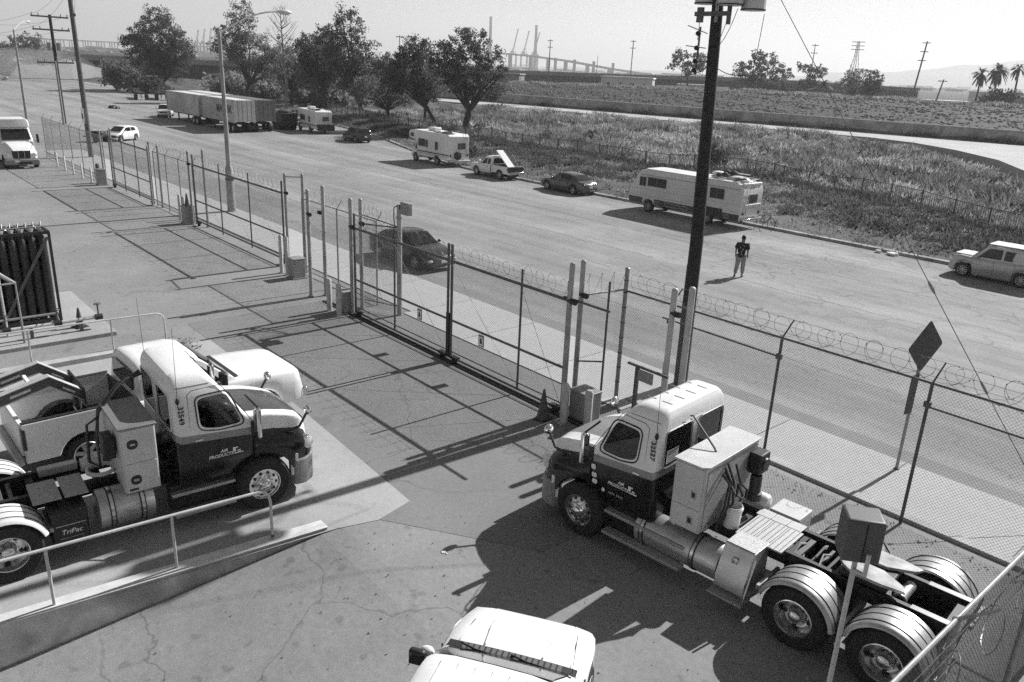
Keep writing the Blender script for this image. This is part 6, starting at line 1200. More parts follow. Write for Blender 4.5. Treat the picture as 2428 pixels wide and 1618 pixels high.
# ================================================================== VEGETATION
def leaf_cloud(centers, radii, n_each, size, flat=.8):
    """random leaf quads (as tri pairs) scattered in clumps"""
    c = np.repeat(np.asarray(centers), n_each, axis=0); r = np.repeat(np.asarray(radii), n_each)
    d = rng.normal(size=c.shape); d /= np.linalg.norm(d, axis=1)[:, None]; p = c+d*(r*rng.random(len(c))**.5)[:, None]*np.array([1, 1, flat])
    s = size*(.6+.8*rng.random(len(c))); u = rng.normal(size=c.shape); u /= np.linalg.norm(u, axis=1)[:, None]; w = np.cross(u, rng.normal(size=c.shape)); w /= np.linalg.norm(w, axis=1)[:, None]
    a = u*s[:, None]; b = w*(s*.55)[:, None]; V = np.stack([p-a, p+b*.9, p+a, p-b*.9], 1).reshape(-1, 3); F = np.arange(len(V)).reshape(-1, 4); return V, F
def tree(name, label, base, blobs, n_clump, n_leaf, size, trunk_r, mat, bmat=None, clump_r=1.0, fork=.35, group=None, bare=0, lean=(0, 0)):
    t = thing(name, label, 'tree', base, 0, group); bx, by, bz = base; cs = []; tot = sum(b[3]*b[4]*b[5] for b in blobs)
    for (x, y, z, rx, ry, rz) in blobs:
        for _ in range(max(3, int(n_clump*rx*ry*rz/tot))):
            d = rng.normal(size=3); d /= np.linalg.norm(d); q = d*(.35+.65*rng.random()**.6); cs.append((x+q[0]*rx, y+q[1]*ry, z+q[2]*rz))
    cs = np.array(cs); V, F = leaf_cloud(cs, clump_r*(.5+.9*rng.random(len(cs))), n_leaf, size); np_obj('crown', V, F, mat, t)
    top = np.mean([b[2] for b in blobs]); cx = np.mean([b[0] for b in blobs]); cy = np.mean([b[1] for b in blobs]); hz = max(min(b[2]-b[5] for b in blobs), .25*top)
    m = MB(); f = Vector((cx*.4+lean[0], cy*.4+lean[1], hz*.9)); m.tube([(0, 0, -.4), (.0, .0, hz*.35), (f.x*.6, f.y*.6, hz*.7), f], [trunk_r*1.25, trunk_r, trunk_r*.85, trunk_r*.75], 9)
    sel = rng.choice(len(cs), min(len(cs), 16), replace=False)
    for i in sel:
        e = Vector(cs[i]); mid = f.lerp(e, .5)+Vector((random.uniform(-.4, .4), random.uniform(-.4, .4), .3)); m.tube([f-Vector((0, 0, .3)), mid, e], [trunk_r*.5, trunk_r*.25, trunk_r*.08], 5)
    obj('trunk', m, bmat or bark, t); return t
G1 = 'trees along the far kerb'
tree('shade_tree', 'broad dark tree with a thick trunk behind the camper, right of the row', (-77.4, 60.1, .4), [(0, 0, 7.6, 3.3, 3.3, 3.6), (1.6, 2.6, 6.8, 2.2, 2.4, 3.0), (-1.2, -2.0, 8.0, 2.2, 2.4, 2.8), (.2, 0, 10.6, 2.0, 2.0, 1.5), (1.5, 3.4, 4.6, 1.2, 1.5, 1.5)], 361, 36, 0.145, .42, foliage_d, clump_r=0.69, group=G1)
tree('shade_tree', 'leaning dark tree just left of the broad one behind the camper', (-82.9, 59.4, .3), [(-2.2, -2.8, 7.0, 2.5, 2.6, 2.6), (-1.5, -1.6, 9.0, 1.8, 2.0, 1.8), (-.4, -.3, 5.2, 1.8, 2.2, 1.9), (-3.0, -4.2, 5.0, 1.6, 1.8, 1.8)], 298, 35, 0.145, .3, foliage_d, clump_r=0.65, group=G1)
tree('low_tree', 'low spreading tree with forked pale limbs under the row', (-94.9, 60.5, .1), [(-1.0, -2.4, 4.2, 2.8, 3.0, 2.0), (.5, 2.0, 4.0, 2.2, 3.0, 1.8)], 189, 31, 0.136, .22, foliage, clump_r=0.69, group=G1)
tree('shade_tree', 'tallest airy tree in the middle of the row', (-103.2, 61.2, .6), [(-.8, -1.6, 11.4, 2.2, 2.6, 3.2), (-.9, -2.4, 7.6, 3.0, 3.4, 2.6), (.6, 1.0, 6.2, 2.6, 3.0, 2.6), (-1.8, -4.0, 9.8, 1.8, 2.2, 2.2), (.2, 1.6, 9.2, 1.4, 1.6, 1.6), (-.6, -1.0, 4.4, 2.4, 2.8, 1.8)], 472, 31, 0.145, .32, foliage_d, clump_r=0.65, group=G1)
tree('shade_tree', 'round dense tree between the tall airy one and the bare one', (-110.5, 59.6, .9), [(0, -.4, 6.6, 3.2, 3.8, 2.8), (-.5, -2.2, 8.4, 2.4, 2.6, 2.0), (0, 1.6, 4.4, 2.8, 3.2, 1.8)], 361, 35, 0.155, .3, foliage_d, clump_r=0.74, group=G1)
tree('tall_tree', 'tall thin tree with sparse crown beside the street light', (-137.8, 59.4, 1.1), [(-.2, -.2, 12.0, 2.2, 2.6, 3.6), (.4, 1.2, 7.6, 3.0, 4.2, 3.2), (-.8, -2.2, 8.6, 2.6, 3.0, 3.0), (1.4, 4.4, 5.2, 2.2, 2.8, 2.6)], 330, 35, 0.175, .34, foliage, clump_r=0.83, group=G1)
tree('shade_tree', 'leafy tree half hidden behind the street light pole', (-126.5, 62.0, .8), [(0, 0, 6.4, 3.0, 3.6, 3.0), (-.4, 1.4, 4.2, 3.0, 3.4, 2.0)], 267, 31, 0.165, .3, foliage, clump_r=0.83, group=G1)
tree('big_tree', 'large round dark tree on the left above the container trailers', (-175.6, 57.9, .2), [(-.2, -.4, 10.0, 4.6, 5.6, 4.6), (1.0, 2.6, 7.4, 3.6, 4.0, 3.6), (-.8, -3.4, 8.4, 3.2, 3.6, 3.4), (0, 0, 14.2, 2.6, 3.2, 1.9), (.6, 1.0, 4.4, 3.6, 4.4, 2.2)], 519, 36, 0.204, .55, foliage_d, clump_r=1.01, group=G1)
tree('far_tree', 'hazy pale tree at the left edge behind the lamp post', (-255.4, 48.9, .1), [(0, 0, 6.0, 4.4, 6.4, 4.2), (0, 2.2, 8.8, 2.6, 3.6, 2.4), (0, -3.4, 5.0, 3.4, 4.4, 3.2)], 210, 23, 0.318, .4, foliage, clump_r=1.01)
tree('shade_tree', 'pale leafy tree filling the gap right of the tall airy one', (-98.5, 62.5, .4), [(0, -.5, 5.6, 2.6, 3.2, 2.4), (-.4, .8, 7.4, 1.8, 2.0, 1.6), (.4, 1.4, 3.4, 2.2, 2.8, 1.4)], 255, 32, 0.143, .24, foliage, clump_r=0.67, group=G1)
tree('shade_tree', 'pale leafy tree between leaning tree and low spreading tree', (-90.0, 63.0, .4), [(0, 0, 5.0, 2.4, 3.0, 2.0), (0, .4, 6.6, 1.6, 1.8, 1.4)], 195, 32, 0.143, .22, foliage, clump_r=0.67, group=G1)
tree('shade_tree', 'leafy tree right behind the bare tree', (-118.5, 63.5, .8), [(0, 0, 6.8, 3.0, 3.6, 3.0), (0, .6, 9.4, 2.0, 2.4, 1.8), (0, -1.4, 4.0, 2.8, 3.2, 1.8)], 315, 32, 0.168, .28, foliage, clump_r=0.78, group=G1)
for i, (x, y, r) in enumerate(((-238, 42, 4.5), (-240, 30, 5), (-243, 18, 4), (-246, 52, 4), (-252, 8, 6))): tree('slope_tree', ['nearest', 'second', 'third', 'fourth', 'last'][i]+' hazy tree counted from the viaduct on the far left slope' if i else 'hazy tree lowest on the far left slope by the viaduct', (x, y, 1.0), [(0, 0, r*.7, r*.6, r, r*.6)], 60, 22, .4, .25, foliage, clump_r=1.1, group='trees on the far left slope')
# bare tree
t = thing('bare_tree', 'tall bare tree with thin pale branches in the row', 'tree', (-117.2, 56.4, .3), 0, G1); m = MB(); m.tube([(0, 0, -.3), (.1, .3, 4), (0, .0, 9), (-.1, -.1, 14.6)], [.24, .2, .13, .03], 8)
for k in range(46):
    z = random.uniform(5.5, 14); a = random.uniform(0, 6.28); L_ = (15.4-z)*.34+.4; p = Vector((0, 0, z)); e = p+Vector((L_*math.cos(a), L_*math.sin(a), L_*random.uniform(.6, 1.3))); mid = p.lerp(e, .5)+Vector((0, 0, -.12)); m.tube([p, mid, e], [.05, .035, .012], 5)
    for q in range(3): f = p.lerp(e, random.uniform(.4, .9)); m.tube([f, f+Vector((random.uniform(-.5, .5), random.uniform(-.5, .5), random.uniform(.3, .8)))], [.02, .008], 4)
obj('trunk', m, barkl, t); V, F = leaf_cloud([(random.uniform(-1.2, 1.2), random.uniform(-1.4, 1.4), random.uniform(4, 11)) for _ in range(24)], [.5]*24, 9, .22); np_obj('crown', V, F, foliage_p, t)
def bush(label, base, r, mat, n=60, nl=24, size=.3, name='bush', group='bushes beyond the street'):
    t = thing(name, label, 'bush', base, 0, group); cs = [(random.gauss(0, r[0]*.45), random.gauss(0, r[1]*.45), abs(random.gauss(r[2]*.5, r[2]*.3))) for _ in range(n)]; V, F = leaf_cloud(cs, [max(r)*.25]*n, nl, size); np_obj('leaves', V, F, mat, t)
    m = MB(); [m.tube([(0, 0, -.1), Vector(c)*.6, c], [.06, .04, .01], 4) for c in cs[:8]]; obj('stems', m, bark, t); return t
bush('dark round bush left of the big tree', (-182.9, 51.8, .3), (3.0, 3.4, 4.6), foliage, 90, 26, .4)
bush('low dark shrubs beyond the empty chassis trailers', (-172, 54.0, .2), (4, 4, 2.2), foliage_d, 60, 22, .4)
bush('dark brush behind the camper van at the kerb', (-60.5, 45.6, .2), (2.4, 1.6, 1.1), foliage_d, 60, 22, .2)
for i, (x, y, s, lb) in enumerate(((-122, 67, 1, 'hedge of broad pale leaves behind the container trailers'), (-134, 69, 1.1, 'hedge of broad pale leaves behind the tall thin tree'), (-147, 68, 1.1, 'hedge of broad pale leaves left of the tall thin tree'), (-160, 66, 1.1, 'hedge of broad pale leaves right of the big tree'))): bush(lb, (x, y, .5), (5.5*s, 3.5, 3.2), foliage_p, 110, 24, .42, 'hedge')
for i, (x, y, s, lb) in enumerate(((-41.0, 59.0, 1.0, 'round dark shrub just right of the utility pole beyond the iron fence'), (-24.2, 54.9, .35, 'small dark shrub at the iron fence behind the verge'))): bush(lb, (x, y, .3), (1.1*s, 1.2*s, 1.7*s), foliage_d, 50, 24, .2)
# far trees beyond the levee
G2 = 'trees beyond the levee'
tree('eucalyptus', 'far eucalyptus left of the utility pole above the viaduct', (-163.5, 214.9, 3.2), [(-2, -2, 10.5, 3.0, 3.0, 1.9), (2.5, 2, 9.5, 3.2, 3.0, 2.6), (-3.5, -3, 7.6, 2.4, 2.4, 1.8), (1, .5, 7.0, 4, 3, 2)], 136, 17, 0.347, .35, foliage_d, clump_r=0.86, group=G2)
tree('eucalyptus', 'largest far tree right of the utility pole', (-140.2, 219.0, 3.0), [(-3.5, -2.5, 6.5, 4.0, 3.5, 3.6), (1, .5, 8.8, 4.0, 3.5, 3.4), (-1.5, -1, 11.2, 2.6, 2.6, 1.8), (5, 3, 6.6, 3.2, 3, 3.0), (0, 0, 4.0, 5.5, 4, 2.2)], 252, 19, 0.347, .45, foliage_d, clump_r=0.94, group=G2)
tree('eucalyptus', 'far tree with open crown right of the largest one', (-123.2, 217.6, 3.0), [(-2, -1, 8.6, 1.8, 1.8, 1.5), (1.2, .6, 7.0, 3.0, 2.6, 2.4), (0, 0, 4.0, 3.4, 2.8, 2.0)], 115, 17, 0.318, .3, foliage_d, clump_r=0.78, group=G2)
tree('far_tree', 'far round tree beside the lattice pylon', (-108.0, 214.4, 3.0), [(0, 0, 5.8, 4.0, 3.4, 3.2), (-2.5, -1.4, 4.2, 2.6, 2.4, 2.2)], 126, 14, 0.289, .3, foliage, clump_r=0.78, group=G2)
tree('far_tree', 'dense dark far tree right of the pylon', (-99.8, 207.2, 3.0), [(0, 0, 5.0, 2.2, 2.2, 3.0), (-1.2, -.6, 3.4, 2.0, 2.0, 2.0)], 115, 19, 0.289, .3, foliage_d, clump_r=0.70, group=G2)
tree('far_tree', 'low dark far tree under the open crowned one', (-130.5, 214.0, 3.2), [(0, 0, 2.8, 3.4, 2.6, 2.4)], 73, 17, 0.289, .25, foliage_d, clump_r=0.70, group=G2)
def palm(label, base, h, r, n=34, shaggy=False):
    t = thing('palm_tree', label, 'palm', base, 0, 'far palm trees'); obj('trunk', MB().tube([(0, 0, -.5), (.2, 0, h*.5), (0, .1, h)], [.3, .22, .2], 7), bark, t); m = MB()
    for k in range(n):
        a = random.uniform(0, 6.28); e = random.uniform(-1.1, 1.2) if not shaggy else random.uniform(-1.4, 1.1); L_ = r*random.uniform(.7, 1.1); d = Vector((math.cos(a)*math.cos(e), math.sin(a)*math.cos(e), math.sin(e))); s = Vector((-math.sin(a), math.cos(a), 0)); o = Vector((0, .1, h)); p1 = o+d*L_*.55; p2 = o+d*L_-Vector((0, 0, L_*.3)); w = r*.13
        m.add([o, p1+s*w, p1-s*w, p2+s*w*.8, p2-s*w*.8, p2+d*r*.2-Vector((0, 0, r*.2))], [(0, 1, 2), (1, 3, 4, 2), (3, 5, 4)])
    obj('fronds', m, foliage_d, t, smooth=False); return t
palm('left palm of the far group by the right edge', (-82.0, 225.6, 3), 8.6, 2.3, 60, True); palm('middle palm of the far group by the right edge', (-78.6, 226.8, 3), 9.4, 2.7, 80, True); palm('right palm of the far group at the right edge', (-71.4, 218.6, 3), 9.8, 2.0, 44); palm('short bushy palm below the largest far tree', (-117.5, 214.0, 3.2), 3.4, 3.0, 60)
bush('dark brush under the far palms', (-72.6, 213.0, 3.5), (4.5, 3, 3.6), foliage_d, 80, 20, .5); bush('dark far brush between pylon and leaning pole', (-94, 210, 3.2), (4, 2.5, 1.6), foliage_d, 50, 18, .5)
# ---------- grass and weeds: nobody could count these
def blades(name, label, pts, hmin, hmax, w, mat, spread=.25, per=5):
    P = np.repeat(np.asarray(pts), per, axis=0); n = len(P); P = P+np.c_[rng.normal(0, spread, n), rng.normal(0, spread, n), np.zeros(n)]; h = hmin+(hmax-hmin)*rng.random(n)**1.5; a = rng.random(n)*6.283; l = rng.normal(0, .6, (n, 2))*h[:, None]; ww = w*(.5+rng.random(n))
    d = np.c_[np.cos(a), np.sin(a)]*ww[:, None]; V = np.stack([np.c_[P[:, :2]-d, P[:, 2]-.03], np.c_[P[:, :2]+d, P[:, 2]-.03], np.c_[P[:, :2]+l, P[:, 2]+h]], 1).reshape(-1, 3); F = np.arange(len(V)).reshape(-1, 3)
    o = np_obj(name, V, F, mat); tag(o, label, 'grass', kind='stuff'); return o
def noise2(x, y): return math.sin(x*.21+1.3*math.sin(y*.13))*math.sin(y*.27+1.7*math.sin(x*.09))+.5*math.sin(x*.63+y*.31)*math.sin(y*.71-x*.2)
def scatter(n, xr, f0, f1, keep):
    out = []
    while len(out) < n:
        x = random.uniform(*xr); y = lerp(f0(x), f1(x), random.random())
        if random.random() < keep(x, y): out.append((x, y, terr(x, y)))
    return out
blades('verge_weeds', 'low weeds covering the verge between far kerb and iron fence', scatter(9000, (-100, 2), lambda x: yc(x)+.3, lambda x: yf(x), lambda x, y: .75+.5*noise2(x*1.7, y*1.7)), .05, .22, .07, verge_grass, .3, 5)
blades('dry_grass', 'tall dry grass filling the low ground behind the iron fence', scatter(11000, (-112, 0), lambda x: yf(x)+.6, lambda x: yp(x)-1, lambda x, y: .45+.8*noise2(x, y)), .12, .5, .07, drygrass, .32, 6)
blades('green_brush', 'darker brush patches among the dry grass', scatter(5500, (-112, 0), lambda x: yf(x)+1.5, lambda x: yp(x)-3, lambda x, y: 1.0 if noise2(x, y) < -.25 else .05), .3, 1.1, .1, foliage, .35, 7)
def mounds(name, label, pts, mat, nb, w):
    V = []
    for (x, y, z, r, h) in pts:
        n = int(nb*r*r); d = rng.normal(size=(n, 3)); d[:, 2] = np.abs(d[:, 2]); d /= np.linalg.norm(d, axis=1)[:, None]; o = d*np.array([r, r, h])*(.55+.45*rng.random((n, 1)))+np.array([x, y, z]); t_ = o+d*np.array([.3, .3, .35])*(.5+rng.random((n, 1)))+rng.normal(0, .08, (n, 3)); sd = np.cross(d, rng.normal(size=(n, 3))); sd /= np.linalg.norm(sd, axis=1)[:, None]; sd *= w*(.5+rng.random((n, 1))); V.append(np.stack([o-sd, o+sd, t_], 1).reshape(-1, 3))
    V = np.concatenate(V); o = np_obj(name, V, np.arange(len(V)).reshape(-1, 3), mat); tag(o, label, 'grass', kind='stuff')
def mpts(n, cond, r0, r1): return [(x, y, z-.1, random.uniform(r0, r1), random.uniform(.35, .95)) for x, y, z in scatter(n, (-112, 0), lambda x: yf(x)+1.2, lambda x: yp(x)-2, cond)]
mounds('scrub_mounds', 'pale lumpy scrub on the low ground beyond the iron fence', mpts(520, lambda x, y: .5+.7*noise2(x*.7, y*.7), .6, 1.9), drygrass, 75, .07)
mounds('dark_mounds', 'dark lumpy shrubs between the pale scrub', mpts(190, lambda x, y: 1 if noise2(x*.7, y*.7) < 0 else .15, .5, 1.6), foliage_d, 90, .08)
mounds('verge_mounds', 'leafy low weeds on the dark part of the verge', [(x, y, z-.1, random.uniform(.25, .7), random.uniform(.08, .22)) for x, y, z in scatter(1500, (-95, 0), lambda x: lerp(yc(x), yf(x), .3), lambda x: yf(x), lambda x, y: .6+.8*noise2(x*2.1, y*2.3))], foliage_d, 130, .05)
blades('verge_clumps', 'dark weed clumps along the foot of the iron fence', scatter(1700, (-90, -6), lambda x: yf(x)-1.6, lambda x: yf(x)+.6, lambda x, y: 1), .1, .45, .08, foliage_d, .3, 7)
blades('levee_scrub', 'pale scrub along the top of the levee slope', scatter(1500, (-180, 20), lambda x: yl(x)-7, lambda x: yl(x)+1, lambda x, y: 1.0 if noise2(x*.8, y*2) > .2 else .03), .3, .9, .22, foliage_p, .6, 8)
blades('wall_weeds', 'dark weeds at the foot of the flood wall', [(x, yw(x)-.3-random.random()*.5, 1.05) for x in [random.choice([-118, -103, -96, -88, -80, -70, -62, -50, -44, -40, -35])+random.gauss(0, 1.2) for _ in range(240)]], .2, 1.2, .12, foliage_d, .2, 5)
blades('fence_litter_weeds', 'dry leaves and weeds along the foot of the right fence', [(random.uniform(-8, -2.2), 14.75-abs(random.gauss(0, .22)), .01) for _ in range(45)], .01, .04, .02, foliage_d, .08, 4)
gp = [(random.uniform(-11, -3), random.uniform(2, 14), 0) for _ in range(420)]+[(random.uniform(-40, -12), random.uniform(8.5, 14), .006) for _ in range(260)]
gv = []; 
for (x, y, z) in gp: z = yard_z(x, y)+.006; r = random.uniform(.008, .028); a = random.uniform(0, 6.28); gv += [(x+r*math.cos(a), y+r*math.sin(a), z), (x+r*math.cos(a+2.1), y+r*math.sin(a+2.1), z), (x+r*math.cos(a+4.2)*.6, y+r*math.sin(a+4.2)*.6, z+r*.7)]
o = np_obj('yard_grit', gv, np.arange(len(gv)).reshape(-1, 3), M('grit', .07, .9, var=.7, scale=3)); tag(o, 'bits of grit and dry leaves lying about the yard', 'grit', kind='stuff')
# riprap stones on the levee face
ico = MB().ball((0, 0, 0), 1, 5, 3); base_v = np.array(ico.v); base_f = [f for f in ico.f]
pts = []
while len(pts) < 9000:
    x = random.uniform(-170, 20); t_ = random.random(); y = lerp(yw(x)+.8, yl(x)-2, t_); pts.append((x, y, terr(x, y), random.uniform(.1, .3)))
V = []; F = []; nb = len(base_v)
for k, (x, y, z, r) in enumerate(pts): V.append(base_v*np.array([r*random.uniform(.8, 1.5), r*random.uniform(.8, 1.3), r*.7])*(1+.25*rng.normal(size=(nb, 1)).clip(-1, 1))+np.array([x, y, z])); F += [tuple(i+k*nb for i in f) for f in base_f]
o = np_obj('riprap', np.concatenate(V), F, rockm); tag(o, 'dark riprap stones covering the face of the levee', 'rocks', kind='stuff')
# iron picket fence
fpts = [(x, yf(x)) for x in list(np.arange(-112, -33, 2.44))+[-33.0, -30.6, -28.2, -25.8, -23.4, -21.0, -18.6, -16.2, -13.8, -11.4, -9, -6.6]]
f = thing('iron_fence', 'long dark iron picket fence running along the top of the verge', 'fence'); ironm = M('iron_paint', .07, .5, var=.2)
m = MB(); m.box(-.04, .04, -.04, .04, -.2, 1.12); pm = mesh_of('post', m, ironm); pk_ = MB()
for (x, y) in fpts: obj('post', pm, None, f, loc=(x, y, terr(x, y)))
for (x0, y0), (x1, y1) in zip(fpts[:-1], fpts[1:]):
    z0, z1 = terr(x0, y0), terr(x1, y1)
    for h in (1.02, .15): obj('rail', MB().cyl((x0, y0, z0+h), (x1, y1, z1+h), .026, n=6), ironm, f)
    n = 16
    for i in range(1, n): k = i/n; x, y, z = lerp(x0, x1, k), lerp(y0, y1, k), lerp(z0, z1, k); pk_.add([(x-.012, y-.012, z+.08), (x+.012, y-.012, z+.08), (x, y+.014, z+.08), (x-.012, y-.012, z+1.04), (x+.012, y-.012, z+1.04), (x, y+.014, z+1.04)], [(0, 1, 4, 3), (1, 2, 5, 4), (2, 0, 3, 5)])
o = obj('pickets', pk_, ironm, f, smooth=False); o['kind'] = 'stuff'
# ================================================================== FAR BACKGROUND
vt = thing('freeway_viaduct', 'long low freeway viaduct beyond the levee and trees', 'viaduct'); VP = [(-262, 30, 5.6), (-253, 62, 5.9), (-247, 96, 5.7), (-243, 150, 6.0), (-240, 208, 6.5), (-211, 254, 7.0), (-185, 273, 7.6), (-160, 288, 7.3), (-128, 300, 6.8)]
def ribbon(off0, off1, z0, z1):
    rings = []
    for i, p in enumerate(VP):
        a = Vector(VP[max(0, i-1)][:2]); b = Vector(VP[min(len(VP)-1, i+1)][:2]); d = (b-a).normalized(); n = Vector((-d.y, d.x)); q = Vector(p[:2]); A_, B_ = q+n*off0, q+n*off1; rings.append([(A_.x, A_.y, p[2]+z0), (B_.x, B_.y, p[2]+z0), (B_.x, B_.y, p[2]+z1), (A_.x, A_.y, p[2]+z1)])
    return MB().loft(rings)
obj('deck', ribbon(-6, 6, -1.1, -.62), farconc, vt); obj('girder_with_shade', ribbon(-5.0, 5.0, -3.3, -1.102), M('underdeck_shade', .06, .9), vt)  # girder deepened and darkened so its colour holds the shadow under the deck
for o_ in (-6, 5.7): obj('parapet', ribbon(o_, o_+.3, -.618, .25), farconc, vt)
for i in range(len(VP)-1):
    for k in np.linspace(0, 1, 4)[:-1]:
        p = Vector(VP[i]).lerp(Vector(VP[i+1]), k); obj('pier', MB().box(p.x-2.2, p.x+2.2, p.y-1.0, p.y+1.0, -1, p.z-3.302), M('underdeck_shade', .06, .9), vt)  # piers share the dark tone that paints the under-deck shadow
mb = MB(); mb.loft([[(-240, y, -.4), (-250, y, 5.2), (-275, y, 5.4), (-290, y, -.4)] for y in (-250, -60, 20, 58)]); o = struct(obj('embankment', mb, hillm, smooth=False))
t = thing('abutment', 'pale sloping abutment under the left end of the viaduct', 'abutment'); m = MB(); m.add([(-236, 56, .2), (-246, 78, .6), (-253, 72, 4.9), (-248, 58, 5.0)], [(0, 1, 2, 3)]); m.add([(-236, 56, .2), (-248, 58, 5.0), (-249, 34, 5.0), (-238, 30, .2)], [(0, 1, 2, 3)]); obj('slope', m, farconc, t, smooth=False)
tk = thing('dust_cloud', 'thin pale dust hanging in front of the abutment', 'dust', (-226, 44, 3.2)); tk['kind'] = 'stuff'
m = MB().ball((0, 0, 0), (9, 15, 4.2), 16, 10); o = obj('dust', m, None, tk); dm = bpy.data.materials.new('dust_air'); dm.use_nodes = True; n = dm.node_tree; n.nodes.clear(); v_ = n.nodes.new('ShaderNodeVolumePrincipled'); v_.inputs['Density'].default_value = .035; v_.inputs['Color'].default_value = (.9, .9, .9, 1); ou = n.nodes.new('ShaderNodeOutputMaterial'); n.links.new(v_.outputs[0], ou.inputs['Volume']); o.data.materials.clear(); o.data.materials.append(dm)
# far utility poles
def far_pole(label, x, y, z0, z1, lean=(0, 0), arms=1, r=.2):
    t = thing('far_pole', label, 'utility pole', (x, y, z0), 0, 'far utility poles'); h = z1-z0; obj('pole', MB().tube([(0, 0, -.5), (lean[0], lean[1], h)], [r, r*.7], 6), farsteel, t)
    for k in range(arms): z = h-.5-2.2*k; obj('crossarm', MB().box(lean[0]*z/h-1.0, lean[0]*z/h+1.0, -.08, .08, z, z+.2), farsteel, t, T=Matrix.Rotation(R(35), 4, 'Z'))
far_pole('far pole left of the utility pole, right one', -197.2, 226.1, 3, 18.6, arms=2); far_pole('far pole above the viaduct near the port cranes', -218.1, 206.0, 3, 17.7, arms=2); far_pole('tall leaning far pole near the right edge', -99.6, 229.3, 3, 19.1, lean=(1.2, .4), arms=3, r=.25)
far_pole('thin far pole above the largest far tree', -135, 238, 3, 18.5, arms=2, r=.15); far_pole('short leaning pole on the levee by the palms', -84.5, 208, 4, 9.6, lean=(.8, .4), arms=1); far_pole('thin far pole behind the broad tree', -186, 122, 2, 14.5, arms=1, r=.15); far_pole('thin lamp post on the viaduct, left', -224, 237, 6, 13.5, arms=0, r=.12); far_pole('thin lamp post on the viaduct, middle', -196, 266, 6.5, 14, arms=0, r=.12); far_pole('thin lamp post on the viaduct, right', -150, 291, 6.5, 14, arms=0, r=.12); far_pole('thin light pole on the levee crest', -133, 172, 4.5, 12, arms=0, r=.1)
# pylon
t = thing('lattice_pylon', 'far steel lattice pylon on the right', 'pylon', (-409, 801.5, 0)); m = MB(); h = 46
for sx in (-1, 1):
    for sy in (-1, 1): m.tube([(sx*5, sy*5, 0), (sx*1.4, sy*1.4, h*.7), (sx*.8, sy*.8, h)], .32, 4)
for k in range(9): z0 = h*k/10; w0 = lerp(5, 1.2, min(1, z0/(h*.7))); z1 = h*(k+1)/10; w1 = lerp(5, 1.2, min(1, z1/(h*.7))); m.cyl((-w0, -w0, z0), (w1, -w1, z1), .18, n=3); m.cyl((w0, -w0, z0), (-w1, -w1, z1), .18, n=3)
obj('tower', m, farsteel, t)
for z in (38, 41.5, 45): obj('cross_arm', MB().box(-6, 6, -.4, .4, z, z+.7), farsteel, t, T=Matrix.Rotation(R(25), 4, 'Z'))
# chimneys, port cranes, bridge
for (x, y, z, r, lb) in ((-1547, 1267, 115, 3.6, 'left one of two tall port chimneys'), (-1477, 1348, 101, 3.6, 'right one of two tall port chimneys')):
    t = thing('chimney', lb, 'chimney', (x, y, 0), 0, 'port chimneys'); obj('stack', MB().tube([(0, 0, 0), (0, 0, z)], [r*1.3, r*.8], 12), farsteel, t); obj('rim', MB().cyl((0, 0, z-3), (0, 0, z+.5), r*.95, n=12), farsteel, t)
def crane(label, x, y, H, rz, boom_up=True, s=1.0):
    t = thing('port_crane', label, 'crane', (x, y, 0), R(rz), 'port cranes'); m = MB()
    for a in (-9*s, 9*s):
        for b in (-6*s, 6*s): m.box(a-1.2, a+1.2, b-1.2, b+1.2, 0, 45*s)
    m.box(-11*s, 11*s, -7*s, 7*s, 40*s, 45*s); m.box(-9*s, 9*s, -7*s, 7*s, 12*s, 14*s); obj('portal', m, farsteel, t)
    e = (12*s, 0, H) if boom_up else (45*s, 0, 48*s); m = MB(); m.tube([(-3*s, -3*s, 44*s), (e[0], -2*s, e[2])], 1.4*s, 4); m.tube([(-3*s, 3*s, 44*s), (e[0], 2*s, e[2])], 1.4*s, 4)
    for k in np.linspace(.1, 1, 8): p = Vector((-3*s, 0, 44*s)).lerp(Vector(e), k); m.box(p.x-.6, p.x+.6, -3*s, 3*s, p.z-.6, p.z+.6)
    obj('boom', m, farsteel, t); obj('apex', MB().tube([(-8*s, 0, 45*s), (2*s, 0, 66*s), (8*s, 0, 45*s)], 1.2*s, 4), farsteel, t); obj('house', MB().box(-8*s, 2*s, -4*s, 4*s, 45.2*s, 51*s), farsteel, t)
for k, (x, y, H, lb) in enumerate(((-1890, 1637, 113, 'left one of three raised port cranes'), (-1868, 1661, 109, 'middle one of three raised port cranes'), (-1847, 1684, 106, 'right one of three raised port cranes'))): crane(lb, x, y, H, 60)
for k in range(5): crane(['first', 'second', 'third', 'fourth', 'fifth'][k]+' from left of five hazy cranes behind the big tree', -2337+5*k, 873+16*k, 66+k*3, 20, s=.75)
for k in range(4): t = thing('lamp_mast', ['first', 'second', 'third', 'fourth'][k]+' short stack from left along the far port bridge', 'stack', (-1085+26*k, 1040+22*k, 0), 0, 'short port stacks'); obj('mast', MB().cyl((0, 0, 0), (0, 0, 26-1.5*k), 2.6, n=10), farsteel, t)
br = thing('far_bridge', 'hazy port bridge sloping down behind the viaduct', 'bridge'); BP = [(-1260, 830, 30), (-1160, 950, 31), (-1113, 1006, 28), (-1070, 1051, 23), (-1014, 1105, 13), (-960, 1150, 6)]
m = MB(); m.loft([[(x-5, y-5, z-2.2), (x+5, y+5, z-2.2), (x+5, y+5, z), (x-5, y-5, z)] for x, y, z in BP]); obj('deck', m, farconc, br)
for i in range(len(BP)-1):
    for k in (0, .5): p = Vector(BP[i]).lerp(Vector(BP[i+1]), k); obj('pier', MB().box(p.x-2.5, p.x+2.5, p.y-2.5, p.y+2.5, 0, p.z-2.21), farconc, br)
gt_ = thing('container_terminal', 'hazy row of pale yard gantries behind the big tree on the left', 'gantries'); gt_['kind'] = 'stuff'; m = MB()
